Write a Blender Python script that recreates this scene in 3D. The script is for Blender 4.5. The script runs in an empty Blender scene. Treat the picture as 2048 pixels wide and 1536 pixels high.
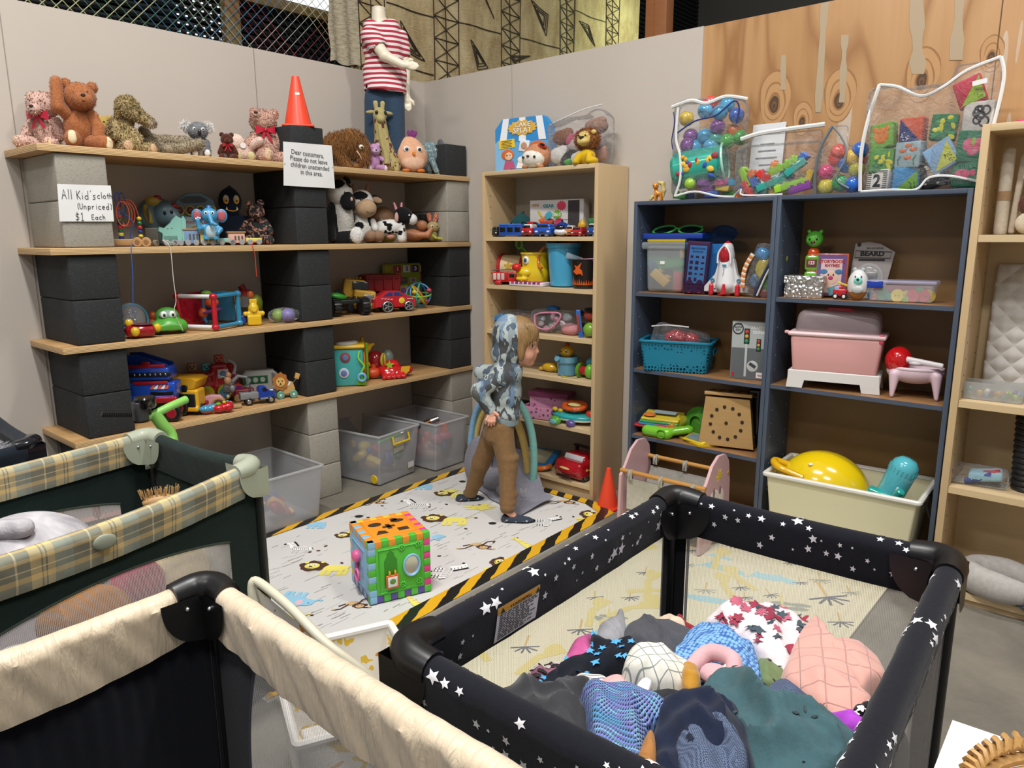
import bpy, bmesh, math, random
import numpy as np
from mathutils import Vector, Matrix, Euler
S=bpy.context.scene; COL=S.collection
# ---------------------------------------------------------------- camera
FPX=1465.3; CAM=Vector((3.7973,-3.5133,1.4613))
CR=Vector((0.7567901,0.65363573,-0.00539206)); CF=Vector((-0.64132491,0.74089106,-0.19945625)); CU=Vector((-0.1263768,0.15440457,0.9798919))
cd=bpy.data.cameras.new('camera'); cam=bpy.data.objects.new('camera',cd); COL.objects.link(cam); S.camera=cam
cd.sensor_width=36; cd.lens=FPX*36/2048; cd.clip_start=.02; cd.clip_end=60
cam.matrix_world=Matrix(((CR.x,CU.x,-CF.x,CAM.x),(CR.y,CU.y,-CF.y,CAM.y),(CR.z,CU.z,-CF.z,CAM.z),(0,0,0,1)))
# ---------------------------------------------------------------- world, lamps, exposure
W=bpy.data.worlds.new('hall_ambience'); S.world=W; W.use_nodes=True
W.node_tree.nodes['Background'].inputs[0].default_value=(1.0,.98,.96,1); W.node_tree.nodes['Background'].inputs[1].default_value=.30
S.view_settings.view_transform='Standard'; S.view_settings.look='None'; S.view_settings.gamma=1; S.view_settings.exposure=0.0; S.view_settings.use_curve_mapping=False
def area(loc,size,sy,power,col,tgt=None):
 l=bpy.data.lights.new('ceiling_or_added_light','AREA'); l.shape='RECTANGLE'; l.size=size; l.size_y=sy; l.energy=power; l.color=col
 o=bpy.data.objects.new('ceiling_or_added_light',l); COL.objects.link(o); o.location=loc
 d=(Vector(tgt)-Vector(loc)) if tgt else Vector((0,0,-1)); o.rotation_euler=d.to_track_quat('-Z','Y').to_euler(); return o
area((2.3,-2.9,4.9),1.3,.25,175,(1,.975,.94))
area((4.2,-1.0,5.0),1.3,.3,95,(1,.98,.95))
area((4.6,-4.2,5.0),1.3,.5,112,(1,.98,.96))
area((.45,2.9,3.35),.5,.7,11,(.85,1,.65),(-.3,2.7,2.9))  # added greenish lamp, emulates window light on the bark cloth; no ceiling fitting
area((1.9,-6.0,5.0),1.3,.5,75,(1,.98,.96))
# ---------------------------------------------------------------- helpers
R_=math.radians; PI=math.pi
random.seed(7); rng=np.random.default_rng(7)
def lin(h):
 h=h.lstrip('#'); c=[int(h[i:i+2],16)/255 for i in (0,2,4)]
 return tuple(x/12.92 if x<=.04045 else ((x+.055)/1.055)**2.4 for x in c)+(1,)
def ray(u,v): return CF+CR*((u-1024)/FPX)-CU*((v-768)/FPX)
def bp(u,v,**k):
 a,val=list(k.items())[0]; i='xyz'.index(a); d=ray(u,v); return CAM+d*((val-CAM[i])/d[i])
def proj(X):
 d=Vector(X)-CAM; z=d.dot(CF); return 1024+FPX*d.dot(CR)/z, 768-FPX*d.dot(CU)/z
def colpt(u,z,x=None,y=None):
 k=(u-1024)/FPX; n=CR-CF*k
 if x is not None:
  y=CAM.y-((x-CAM.x)*n.x+(z-CAM.z)*n.z)/n.y
 else:
  x=CAM.x-((y-CAM.y)*n.y+(z-CAM.z)*n.z)/n.x
 return Vector((x,y,z))
# ---- materials
_M={}
class NT:
 def __init__(s,name):
  s.m=bpy.data.materials.new(name); s.m.use_nodes=True; s.t=s.m.node_tree; s.b=s.t.nodes['Principled BSDF']; s.out=s.t.nodes['Material Output']
 def n(s,t,**k):
  x=s.t.nodes.new('ShaderNode'+t)
  for a,b in k.items():
   if a[0]=='_': setattr(x,a[1:],b)
   else:
    key=int(a[1:]) if a[0]=='i' and a[1:].isdigit() else a.replace('_',' ')
    x.inputs[key].default_value=b
  return x
 def l(s,a,b): s.t.links.new(a,b)
 def co(s,kind='Object',scale=(1,1,1),rot=(0,0,0)):
  tc=s.n('TexCoord'); mp=s.n('Mapping'); mp.inputs['Scale'].default_value=scale; mp.inputs['Rotation'].default_value=rot; s.l(tc.outputs[kind],mp.inputs[0]); return mp.outputs[0]
 def noise(s,vec,sc,det=3,rough=.5,dist=0):
  x=s.n('TexNoise',Scale=sc,Detail=det,Roughness=rough,Distortion=dist); s.l(vec,x.inputs['Vector']); return x
 def ramp(s,fac,stops,interp='LINEAR'):
  r=s.n('ValToRGB'); e=r.color_ramp.elements; r.color_ramp.interpolation=interp
  e[1].position=stops[-1][0]; e[0].position=stops[0][0]
  for k,(p,c) in zip([e[0],e[1]],(stops[0],stops[-1])): k.color=lin(c) if isinstance(c,str) else c
  for p,c in stops[1:-1]: k=e.new(p); k.color=lin(c) if isinstance(c,str) else c
  s.l(fac,r.inputs[0]); return r.outputs[0]
 def bump(s,h,st=.3,d=.01):
  b=s.n('Bump',Strength=st,Distance=d); s.l(h,b.inputs['Height']); s.l(b.outputs[0],s.b.inputs['Normal']); return b
 def math(s,op,a,b=None):
  x=s.n('Math',_operation=op)
  for i,q in enumerate((a,b)):
   if q is None: continue
   if isinstance(q,(int,float)): x.inputs[i].default_value=q
   else: s.l(q,x.inputs[i])
  return x.outputs[0]
 def mix(s,f,a,b,mode='MIX'):
  x=s.n('Mix',_data_type='RGBA',_blend_type=mode)
  for i,q in ((0,f),(6,a),(7,b)):
   if isinstance(q,(int,float)): x.inputs[i].default_value=q
   elif isinstance(q,str): x.inputs[i].default_value=lin(q)
   else: s.l(q,x.inputs[i])
  return x.outputs[2]
def mat(sp):
 """spec: kind letters then colour, e.g. 'p#ff0000' plastic, 'f' fabric, 'u' fur, 'w' wood, 'm' metal, 't' frosted, 'e' matte paint"""
 if not isinstance(sp,str): return sp
 if sp in _M: return _M[sp]
 kind,_,hx=sp.partition('#')
 if kind in SPECIAL: m=SPECIAL[kind](); _M[sp]=m; return m
 q=NT({'p':'plastic','g':'gloss','f':'fabric','u':'plush','w':'wood','m':'metal','t':'frosted_plastic','e':'paint','k':'knit','s':'skin','h':'hair'}.get(kind,kind)+'_'+hx); b=q.b; c=lin(hx)
 b.inputs['Base Color'].default_value=c
 if kind=='p': b.inputs['Roughness'].default_value=.38
 elif kind=='g': b.inputs['Roughness'].default_value=.15; b.inputs['Coat Weight'].default_value=.3
 elif kind=='e': b.inputs['Roughness'].default_value=.7
 elif kind=='m': b.inputs['Metallic'].default_value=1; b.inputs['Roughness'].default_value=.3
 elif kind=='s':
  b.inputs['Roughness'].default_value=.5; b.inputs['Subsurface Weight'].default_value=.1; b.inputs['Subsurface Radius'].default_value=(.01,.004,.002)
  nz=q.noise(q.co(),18,3); q.l(q.mix(q.math('MULTIPLY',nz.outputs[0],.5),tuple_(c),tuple_((c[0]*.9,c[1]*.7,c[2]*.62,1))),b.inputs['Base Color'])
 elif kind in 'fuk':
  b.inputs['Roughness'].default_value=.95; b.inputs['Specular IOR Level'].default_value=.15
  b.inputs['Sheen Weight'].default_value=.25 if kind!='f' else .1
  v=q.co(); nz=q.noise(v,{'f':60,'u':45,'k':25}[kind],4,.6)
  q.l(q.mix(nz.outputs[0],tuple_(tuple(x*.72 for x in c[:3])+(1,)),tuple_(tuple(min(1,x*1.18) for x in c[:3])+(1,))),b.inputs['Base Color'])
  q.bump(q.noise(v,{'f':250,'u':90,'k':120}[kind],3).outputs[0],.5 if kind=='u' else .3,.004 if kind=='u' else .002)
 elif kind=='h':
  b.inputs['Roughness'].default_value=.5
  nz=q.noise(q.co('Object',(1,1,.12)),220,2); q.l(q.mix(nz.outputs[0],tuple_(tuple(x*.45 for x in c[:3])+(1,)),tuple_(tuple(min(1,x*1.5) for x in c[:3])+(1,))),b.inputs['Base Color']); q.bump(nz.outputs[0],.6,.003)
 elif kind=='w':
  b.inputs['Roughness'].default_value=.5
  nz=q.noise(q.co('Object',(1,8,8)),9,5,.6,.4); q.l(q.mix(nz.outputs[0],tuple_(tuple(x*.78 for x in c[:3])+(1,)),tuple_(tuple(min(1,x*1.12) for x in c[:3])+(1,))),b.inputs['Base Color'])
 elif kind in('t','t2'):
  b.inputs['Roughness'].default_value=.35
  tr=q.n('BsdfTransparent'); mx=q.n('MixShader'); mx.inputs[0].default_value=.42 if kind=='t' else .86; q.l(tr.outputs[0],mx.inputs[1]); q.l(b.outputs[0],mx.inputs[2]); q.l(mx.outputs[0],q.out.inputs[0])
 _M[sp]=q.m; return q.m
def tuple_(c): return RGB(c)
class RGB(tuple): pass
_mix0=NT.mix
def _mix(s,f,a,b,mode='MIX'):
 x=s.n('Mix',_data_type='RGBA',_blend_type=mode)
 for i,q in ((0,f),(6,a),(7,b)):
  if isinstance(q,(int,float,)): x.inputs[i].default_value=q
  elif isinstance(q,str): x.inputs[i].default_value=lin(q)
  elif isinstance(q,RGB): x.inputs[i].default_value=tuple(q)
  else: s.l(q,x.inputs[i])
 return x.outputs[2]
NT.mix=_mix
SPECIAL={}
def special(f): SPECIAL[f.__name__]=f; return f
# ---- geometry builder
def rotm(r): return Euler([R_(a) for a in r]).to_matrix()
FONTC={}
class MB:
 def __init__(s): s.v=[]; s.f=[]; s.mi=[]; s.sm=[]; s.uv={}; s.k=0; s.M=None; s.flat=False
 def mk(s,k): s.k=k; return s
 def at(s,loc=(0,0,0),rot=(0,0,0),sc=1):
  s.M=Matrix.Translation(loc)@rotm(rot).to_4x4()@Matrix.Diagonal((sc,sc,sc,1) if not hasattr(sc,'__len__') else (*sc,1)); return s
 def add(s,vs,fs,smooth=False,uvs=None,mis=None):
  n=len(s.v)
  if s.M is not None: vs=[tuple(s.M@Vector(p)) for p in vs]
  s.v.extend(tuple(map(float,p)) for p in vs)
  for i,f in enumerate(fs):
   if uvs is not None: s.uv[len(s.f)]=uvs[i]
   s.f.append(tuple(n+int(a) for a in f)); s.mi.append(int(mis[i]) if mis is not None else s.k); s.sm.append(smooth)
  return s
 def box(s,c,size,bev=0,rot=(0,0,0),top=1.0):
  m=rotm(rot); hx,hy,hz=[a/2 for a in size]; c=Vector(c)
  if bev<=0:
   vs=[(x*(top if z>0 else 1)*hx,y*(top if z>0 else 1)*hy,z*hz) for z in(-1,1) for y in(-1,1) for x in(-1,1)]
   fs=[(0,2,3,1),(4,5,7,6),(0,1,5,4),(2,6,7,3),(0,4,6,2),(1,3,7,5)]
   return s.add([m@Vector(p)+c for p in vs],fs)
  bev=min(bev,hx*.98,hy*.98,hz*.98); seg=3; n=4*(seg+1); vs=[]
  for j in range(2*(seg+1)):
   if j<=seg: a=PI/2*j/seg; z=-hz+bev-bev*math.cos(a); ins=bev*(1-math.sin(a))
   else: a=PI/2*(j-seg-1)/seg; z=hz-bev+bev*math.sin(a); ins=bev*(1-math.cos(a))
   tt=1+(top-1)*(z+hz)/(2*hz); rb=bev-ins
   for q in range(4):
    for i in range(seg+1):
     b=PI/2*(q+i/seg); sx=1 if q in(0,3) else -1; sy=1 if q in(0,1) else -1
     vs.append((((hx-bev)*sx+rb*math.cos(b))*tt,((hy-bev)*sy+rb*math.sin(b))*tt,z))
  fs=[]; L=2*(seg+1)
  for j in range(L-1):
   for i in range(n): fs.append((j*n+i,j*n+(i+1)%n,(j+1)*n+(i+1)%n,(j+1)*n+i))
  fs.append(tuple(range(n-1,-1,-1))); fs.append(tuple(range((L-1)*n,L*n)))
  return s.add([m@Vector(p)+c for p in vs],fs,True)
 def lathe(s,c,prof,n=24,rot=(0,0,0),sy=1,caps=True):
  m=rotm(rot); c=Vector(c); vs=[];fs=[]
  for r,z in prof:
   for i in range(n): a=2*PI*i/n; vs.append(m@Vector((r*math.cos(a),r*sy*math.sin(a),z))+c)
  for j in range(len(prof)-1):
   for i in range(n): fs.append((j*n+i,j*n+(i+1)%n,(j+1)*n+(i+1)%n,(j+1)*n+i))
  if caps:
   if prof[0][0]>1e-6: fs.append(tuple(range(n-1,-1,-1)))
   if prof[-1][0]>1e-6: fs.append(tuple(range((len(prof)-1)*n,len(prof)*n)))
  return s.add(vs,fs,True)
 def cyl(s,a,b,r0,r1=None,n=16,bev=0):
  a=Vector(a); b=Vector(b); r1=r0 if r1 is None else r1; d=b-a; L=d.length; q=d.to_track_quat('Z','Y').to_matrix()
  pr=[(r0,0),(r1,L)] if not bev else [(max(r0-bev,1e-4),0),(r0,bev),(r1,L-bev),(max(r1-bev,1e-4),L)]
  vs=[];fs=[]
  for r,z in pr:
   for i in range(n): t=2*PI*i/n; vs.append(q@Vector((r*math.cos(t),r*math.sin(t),z))+a)
  for j in range(len(pr)-1):
   for i in range(n): fs.append((j*n+i,j*n+(i+1)%n,(j+1)*n+(i+1)%n,(j+1)*n+i))
  fs.append(tuple(range(n-1,-1,-1))); fs.append(tuple(range((len(pr)-1)*n,len(pr)*n)))
  return s.add(vs,fs,True)
 def tube(s,pts,r,n=8,closed=False,sub=0):
  P=[Vector(p) for p in pts]
  if sub: P=spline(P,sub,closed)
  N=len(P); rs=r if hasattr(r,'__len__') else [r]*N
  if hasattr(r,'__len__') and len(r)!=N: rs=[np.interp(i/(N-1)*(len(r)-1),range(len(r)),r) for i in range(N)]
  vs=[];fs=[];ref=None
  for i in range(N):
   t=(P[(i+1)%N]-P[i-1]) if closed else (P[min(i+1,N-1)]-P[max(i-1,0)])
   t.normalize()
   if ref is None: ref=t.orthogonal()
   ref=(ref-t*ref.dot(t)); ref=ref.normalized() if ref.length>1e-6 else t.orthogonal().normalized(); bb=t.cross(ref)
   for j in range(n): a=2*PI*j/n; vs.append(P[i]+(ref*math.cos(a)+bb*math.sin(a))*rs[i])
  for i in range(N if closed else N-1):
   for j in range(n): k=(i+1)%N; fs.append((i*n+j,i*n+(j+1)%n,k*n+(j+1)%n,k*n+j))
  if not closed: fs.append(tuple(range(n-1,-1,-1))); fs.append(tuple(range((N-1)*n,N*n)))
  return s.add(vs,fs,True)
 def ell(s,c,r,rot=(0,0,0),n=16,z0=-1,z1=1):
  if not hasattr(r,'__len__'): r=(r,r,r)
  m=rotm(rot); c=Vector(c); a0=math.asin(z0); a1=math.asin(z1); L=max(4,n*2//3); vs=[];fs=[]
  for j in range(L+1):
   a=a0+(a1-a0)*j/L
   for i in range(n): t=2*PI*i/n; vs.append(m@Vector((r[0]*math.cos(a)*math.cos(t),r[1]*math.cos(a)*math.sin(t),r[2]*math.sin(a)))+c)
  for j in range(L):
   for i in range(n): fs.append((j*n+i,j*n+(i+1)%n,(j+1)*n+(i+1)%n,(j+1)*n+i))
  if z0>-1: fs.append(tuple(range(n-1,-1,-1)))
  if z1<1: fs.append(tuple(range(L*n,(L+1)*n)))
  return s.add(vs,fs,True)
 def torus(s,c,R,r,rot=(0,0,0),n=28,m=8,sc=(1,1)):
  q=rotm(rot); c=Vector(c)
  return s.tube([q@Vector((R*sc[0]*math.cos(2*PI*i/n),R*sc[1]*math.sin(2*PI*i/n),0))+c for i in range(n)],r,m,True)
 def prism(s,poly,y0,y1,ax='y',bev=0):
  """2-D outline in the x-z plane (ax y), x-y (ax z) or y-z (ax x), given thickness"""
  def w(p,d): return {'y':(p[0],d,p[1]),'z':(p[0],p[1],d),'x':(d,p[0],p[1])}[ax]
  n=len(poly)
  if bev:
   cx=sum(p[0] for p in poly)/n; cy=sum(p[1] for p in poly)/n
   def ins(p):
    d=math.hypot(p[0]-cx,p[1]-cy) or 1; k=1-bev/d; return (cx+(p[0]-cx)*k,cy+(p[1]-cy)*k)
   sg=1 if y1>y0 else -1; rings=[([ins(p) for p in poly],y0),(poly,y0+sg*bev),(poly,y1-sg*bev),([ins(p) for p in poly],y1)]
  else: rings=[(poly,y0),(poly,y1)]
  vs=[w(p,d) for pl,d in rings for p in pl]; fs=[]
  for j in range(len(rings)-1):
   for i in range(n): fs.append((j*n+i,j*n+(i+1)%n,(j+1)*n+(i+1)%n,(j+1)*n+i))
  fs.append(tuple(range(n-1,-1,-1))); fs.append(tuple(range((len(rings)-1)*n,len(rings)*n)))
  return s.add(vs,fs)
 def grid(s,fn,nu,nv,su=1,sv=1,smooth=True,cu=False):
  vs=[fn(i/nu,j/nv) for j in range(nv+1) for i in range(nu+1)]; fs=[];uv=[]
  for j in range(nv):
   for i in range(nu):
    a=j*(nu+1)+i; fs.append((a,a+1,a+nu+2,a+nu+1))
    uv.append(((i/nu*su,j/nv*sv),((i+1)/nu*su,j/nv*sv),((i+1)/nu*su,(j+1)/nv*sv),(i/nu*su,(j+1)/nv*sv)))
  return s.add(vs,fs,smooth,uv)
 def text(s,txt,c,size,rot=(90,0,0),ex=.0,al='CENTER',sx=1,bold=0,shear=0):
  """lettering: default stands in the x-z plane, readable from -y"""
  key=(txt,al,bold,shear)
  if key not in FONTC:
   cu=bpy.data.curves.new('t','FONT'); cu.body=txt; cu.align_x=al; cu.align_y='CENTER'; cu.size=1; cu.resolution_u=2; cu.offset=bold; cu.shear=shear; cu.space_line=1.0
   o=bpy.data.objects.new('t',cu); COL.objects.link(o); dg=bpy.context.evaluated_depsgraph_get(); me=bpy.data.meshes.new_from_object(o.evaluated_get(dg))
   FONTC[key]=([tuple(v.co) for v in me.vertices],[tuple(p.vertices) for p in me.polygons]); bpy.data.objects.remove(o); bpy.data.curves.remove(cu); bpy.data.meshes.remove(me)
  vs,fs=FONTC[key]; m=rotm(rot); c=Vector(c)
  return s.add([m@Vector((p[0]*size*sx,p[1]*size,0))+c for p in vs],fs)
 def sculpt(s,prims,res,k=.0,fz=None,sm=True,noise=0):
  v,f,mi=surfnet(prims,res,k)
  if noise: v=v+rng.normal(0,noise,v.shape)
  s.add(v,f,sm,None,[m if m is not None else s.k for m in mi])
  if fz: s.fuzz(v,f,mi,*fz)
  return s
 def fuzz(s,v,f,mi,n,L,w=.12,lay=.6,droop=.2):
  v=np.array(v); f=np.array(f); a=v[f[:,0]];b=v[f[:,1]];c=v[f[:,2]];d=v[f[:,3]]
  nn=np.cross(c-a,d-b); ar=np.linalg.norm(nn,axis=1)+1e-12; nn=nn/ar[:,None]
  idx=rng.choice(len(f),n,p=ar/ar.sum()); t=rng.random((n,2));
  p=(a[idx]*(1-t[:,:1])+b[idx]*t[:,:1])*(1-t[:,1:])+(d[idx]*(1-t[:,:1])+c[idx]*t[:,:1])*t[:,1:]
  j=rng.normal(0,lay,(n,3)); dr=nn[idx]+j; dr[:,2]-=droop; dr/=np.linalg.norm(dr,axis=1)[:,None]; ln=L*(.5+rng.random((n,1)))
  sd=np.cross(dr,rng.normal(0,1,(n,3))); sd/=np.linalg.norm(sd,axis=1)[:,None]; sd*=L*w
  base=p-nn[idx]*L*.1; mid=p+dr*ln*.55+nn[idx]*L*.1; tip=p+dr*ln-np.array([0,0,1])*L*droop
  vs=np.stack([base-sd,base+sd,mid+sd*.6,mid-sd*.6,tip],1).reshape(-1,3); fs=[];ms=[]
  for i in range(n):
   o=5*i; fs+= [(o,o+1,o+2,o+3),(o+3,o+2,o+4)]; m=mi[idx[i]]; m=m if m is not None else s.k; ms+=[m,m]
  s.add(vs,fs,False,None,ms)
def spline(P,sub,closed=False):
 out=[]; N=len(P)
 for i in range(N if closed else N-1):
  p0=P[i-1] if (closed or i>0) else P[0]; p1=P[i]; p2=P[(i+1)%N]; p3=P[(i+2)%N] if (closed or i+2<N) else P[-1]
  for j in range(sub):
   t=j/sub; out.append(.5*((2*p1)+(p2-p0)*t+(2*p0-5*p1+4*p2-p3)*t*t+(3*p1-p0-3*p2+p3)*t**3))
 if not closed: out.append(P[-1])
 return out
# ---- sculpting: smooth union of rounded primitives turned into one skin
def El(m,c,r,rot=(0,0,0),op=0): return ('e',m,c,(r,r,r) if not hasattr(r,'__len__') else r,rot,op)
def Ca(m,a,b,ra,rb=None,op=0): return ('c',m,a,b,(ra,ra if rb is None else rb),op)
def Bo(m,c,half,rd=0,rot=(0,0,0),op=0): return ('b',m,c,half,(rd,rot),op)
def sdf(pr,P):
 t=pr[0]
 if t=='e':
  q=P-np.array(pr[2]);
  if any(pr[4]): q=q@np.array(rotm(pr[4]))
  r=np.array(pr[3],float); k0=np.linalg.norm(q/r,axis=-1); k1=np.linalg.norm(q/(r*r),axis=-1)+1e-9; return k0*(k0-1)/k1
 if t=='c':
  a=np.array(pr[2],float); b=np.array(pr[3],float); ab=b-a; h=np.clip(((P-a)@ab)/(ab@ab+1e-12),0,1)
  return np.linalg.norm(P-a-h[...,None]*ab,axis=-1)-(pr[4][0]+(pr[4][1]-pr[4][0])*h)
 q=P-np.array(pr[2]); rd,rot=pr[4]
 if any(rot): q=q@np.array(rotm(rot))
 q=np.abs(q)-(np.array(pr[3],float)-rd); return np.linalg.norm(np.maximum(q,0),axis=-1)+np.minimum(q.max(-1),0)-rd
def bnd(pr):
 if pr[0]=='c': a=np.array(pr[2]);b=np.array(pr[3]); r=max(pr[4]); return np.minimum(a,b)-r,np.maximum(a,b)+r
 r=max(pr[3]) if any(pr[4] if pr[0]=='e' else pr[4][1]) else np.array(pr[3]); c=np.array(pr[2]); return c-r*(1.0 if pr[0]=='e' else 1.3),c+r*(1.0 if pr[0]=='e' else 1.3)
def surfnet(prims,res,k):
 pos=[p for p in prims if p[-1]==0]; neg=[p for p in prims if p[-1]==-1]; pnt=[p for p in prims if p[-1]==1]
 lo=np.min([bnd(p)[0] for p in pos],0)-2.5*res-k*.3; hi=np.max([bnd(p)[1] for p in pos],0)+2.5*res+k*.3
 n=np.ceil((hi-lo)/res).astype(int)+1
 ax=[lo[i]+res*np.arange(n[i]) for i in range(3)]; P=np.stack(np.meshgrid(*ax,indexing='ij'),-1)
 D=None
 for p in pos:
  d=sdf(p,P)
  if D is None: D=d
  elif k>0:
   h=np.maximum(k-np.abs(D-d),0)/k; D=np.minimum(D,d)-h*h*k*.25
  else: D=np.minimum(D,d)
 for p in neg: D=np.maximum(D,-sdf(p,P))
 ins=D<0; c=tuple(x-1 for x in D.shape); acc=np.zeros(c+(3,)); cnt=np.zeros(c)
 sl=lambda o:tuple(slice(o[i],o[i]+c[i]) for i in range(3))
 for a in range(3):
  for o1 in (0,1):
   for o2 in (0,1):
    o=[0,0,0]; oth=[q for q in range(3) if q!=a]; o[oth[0]]=o1; o[oth[1]]=o2; e=list(o); e[a]=1
    d0=D[sl(o)]; d1=D[sl(e)]; x=(d0<0)!=(d1<0); t=np.where(x,d0/np.where(x,d0-d1,1),0)
    pt=np.zeros(c+(3,)); pt[...,oth[0]]=o1; pt[...,oth[1]]=o2; pt[...,a]=t; acc+=pt*x[...,None]; cnt+=x
 act=cnt>0; idx=-np.ones(c,int); ii=np.argwhere(act); idx[act]=np.arange(len(ii))
 V=lo+(ii+acc[act]/cnt[act][:,None])*res; F=[]
 for a in range(3):
  oth=[q for q in range(3) if q!=a]; b_,c_=oth
  s0=[slice(None)]*3; s1=[slice(None)]*3; s0[a]=slice(0,-1); s1[a]=slice(1,None)
  for q in oth: s0[q]=slice(1,-1); s1[q]=slice(1,-1)
  A=ins[tuple(s0)];B=ins[tuple(s1)]; e=np.argwhere(A!=B)
  if not len(e): continue
  fl=A[tuple(e.T)]; g=e.copy(); g[:,b_]+=1; g[:,c_]+=1
  def gi(db,dc):
   h=g.copy(); h[:,b_]-=db; h[:,c_]-=dc; return idx[tuple(h.T)]
  q=np.stack([gi(1,1),gi(0,1),gi(0,0),gi(1,0)],1)
  if a==1: fl=~fl
  q[~fl]=q[~fl][:,::-1]; F.append(q)
 F=np.concatenate(F); C=V[F].mean(1); best=np.full(len(F),1e9); mi=np.zeros(len(F),int)
 for p in pos:
  if p[1] is None: continue
  d=sdf(p,C); w=d<best; best[w]=d[w]; mi[w]=p[1]
 for p in pnt:
  d=sdf(p,C); mi[d<0]=p[1]
 return V,F.tolist(),mi.tolist()
# ---- objects
def mkobj(name,mb,mats,parent=None,sc=(1,1,1)):
 me=bpy.data.meshes.new(name); v=np.array(mb.v)*np.array(sc); me.from_pydata(v.tolist(),[],mb.f)
 if not isinstance(mats,(list,tuple)): mats=[mats]
 for m in mats: me.materials.append(mat(m))
 me.polygons.foreach_set('material_index',mb.mi); me.polygons.foreach_set('use_smooth',mb.sm)
 if mb.uv:
  uvl=me.uv_layers.new(name='uv')
  for i,us in mb.uv.items():
   ls=me.polygons[i].loop_start
   for j,u in enumerate(us): uvl.data[ls+j].uv=u
 me.update();
 try: me.set_sharp_from_angle(angle=R_(42))
 except Exception: pass
 o=bpy.data.objects.new(name,me); COL.objects.link(o)
 if parent is not None: o.parent=parent
 return o
def tag(o,label=None,cat=None,group=None,kind=None):
 if label: o['label']=label
 if cat: o['category']=cat
 if group: o['group']=group
 if kind: o['kind']=kind
 return o
def struct(name,mb,mats,parent=None): o=mkobj(name,mb,mats,parent); o['kind']='structure'; return o
class Thing:
 """an Empty at the base of a thing; parts are drawn in units of s metres (x right, y back, z up)"""
 def __init__(s,name,label,cat,loc,rz=0,group=None,px=True,sc=None,tilt=(0,0)):
  s.o=bpy.data.objects.new(name,None); COL.objects.link(s.o); s.o.empty_display_size=.02
  s.o.location=loc; s.o.rotation_euler=(R_(tilt[0]),R_(tilt[1]),R_(rz)); tag(s.o,label,cat,group)
  if sc is not None: s.sc=(sc,)*3 if not hasattr(sc,'__len__') else sc
  elif px:
   d=Vector(loc)-CAM; z=d.dot(CF); m=z/FPX; u=proj(loc)[0]; ax=Vector((math.cos(R_(rz)),math.sin(R_(rz)),0))
   kx=ax.dot(CR)-(u-1024)/FPX*ax.dot(CF); kz=CU.z-(768-proj(loc)[1])/FPX*CF.z; s.sc=(m/max(kx,.35),m*min(1.15,1/max(kx,.35)),m/kz)
  else: s.sc=(1,1,1)
 clamp=True
 def p(s,name,mats,mb,parent=None,label=None):
  if s.clamp and s.sc[0]<.5: mb.v=[(a,b,max(c,.15)) for a,b,c in mb.v]
  o=mkobj(name,mb,mats,parent or s.o,s.sc)
  if label: o['label']=label
  return o
def solo(name,label,cat,mats,mb,loc=(0,0,0),rz=0,group=None,px=False,sc=None,kind=None):
 """a thing that is a single mesh"""
 t=Thing(name,label,cat,loc,rz,group,px,sc); o=mkobj(name,mb,mats,None,t.sc); o.location=t.o.location; o.rotation_euler=t.o.rotation_euler
 bpy.data.objects.remove(t.o); o.name=name; tag(o,label,cat,group,kind); return o
# shelf levels on the block shelving (k=1 top .. 4) and places along them
BH=.19; TB=.0294
def ztop(k): return 3*BH+(4-k)*(2*BH+TB)+TB
def A(u,k,x=.22): return colpt(u,ztop(k)+.0015,x=x)
def B(u,z,y=-.15): return colpt(u,z+.0015,y=y)
def face(loc): # z-rotation that turns a thing's front to the viewer
 d=Vector(loc)-CAM; return math.degrees(math.atan2(d.y,d.x))-90
# ---------------------------------------------------------------- setting
def wallmat(col,bs=.05):
 q=NT('painted_board'); v=q.co(); n1=q.noise(v,1.3,4,.6); n2=q.noise(v,160,2)
 q.l(q.mix(n1.outputs[0],tuple_(tuple(x*.93 for x in lin(col)[:3])+(1,)),tuple_(tuple(x*1.05 for x in lin(col)[:3])+(1,))),q.b.inputs['Base Color'])
 q.b.inputs['Roughness'].default_value=.75; q.bump(n2.outputs[0],.15,.002); return q.m
WALLM=wallmat('#b9b0a6')
@special
def concrete_floor():
 q=NT('concrete_floor'); v=q.co(); n=q.noise(v,3,6,.65,.3); n2=q.noise(v,40,4,.7)
 c=q.ramp(n.outputs[0],[(.3,'#5f5b53'),(.5,'#726d62'),(.7,'#857f74')]); c=q.mix(q.math('MULTIPLY',n2.outputs[0],.5),c,'#7f7a70'); q.l(c,q.b.inputs['Base Color'])
 q.b.inputs['Roughness'].default_value=.6; q.bump(n2.outputs[0],.3,.004); return q.m
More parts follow.
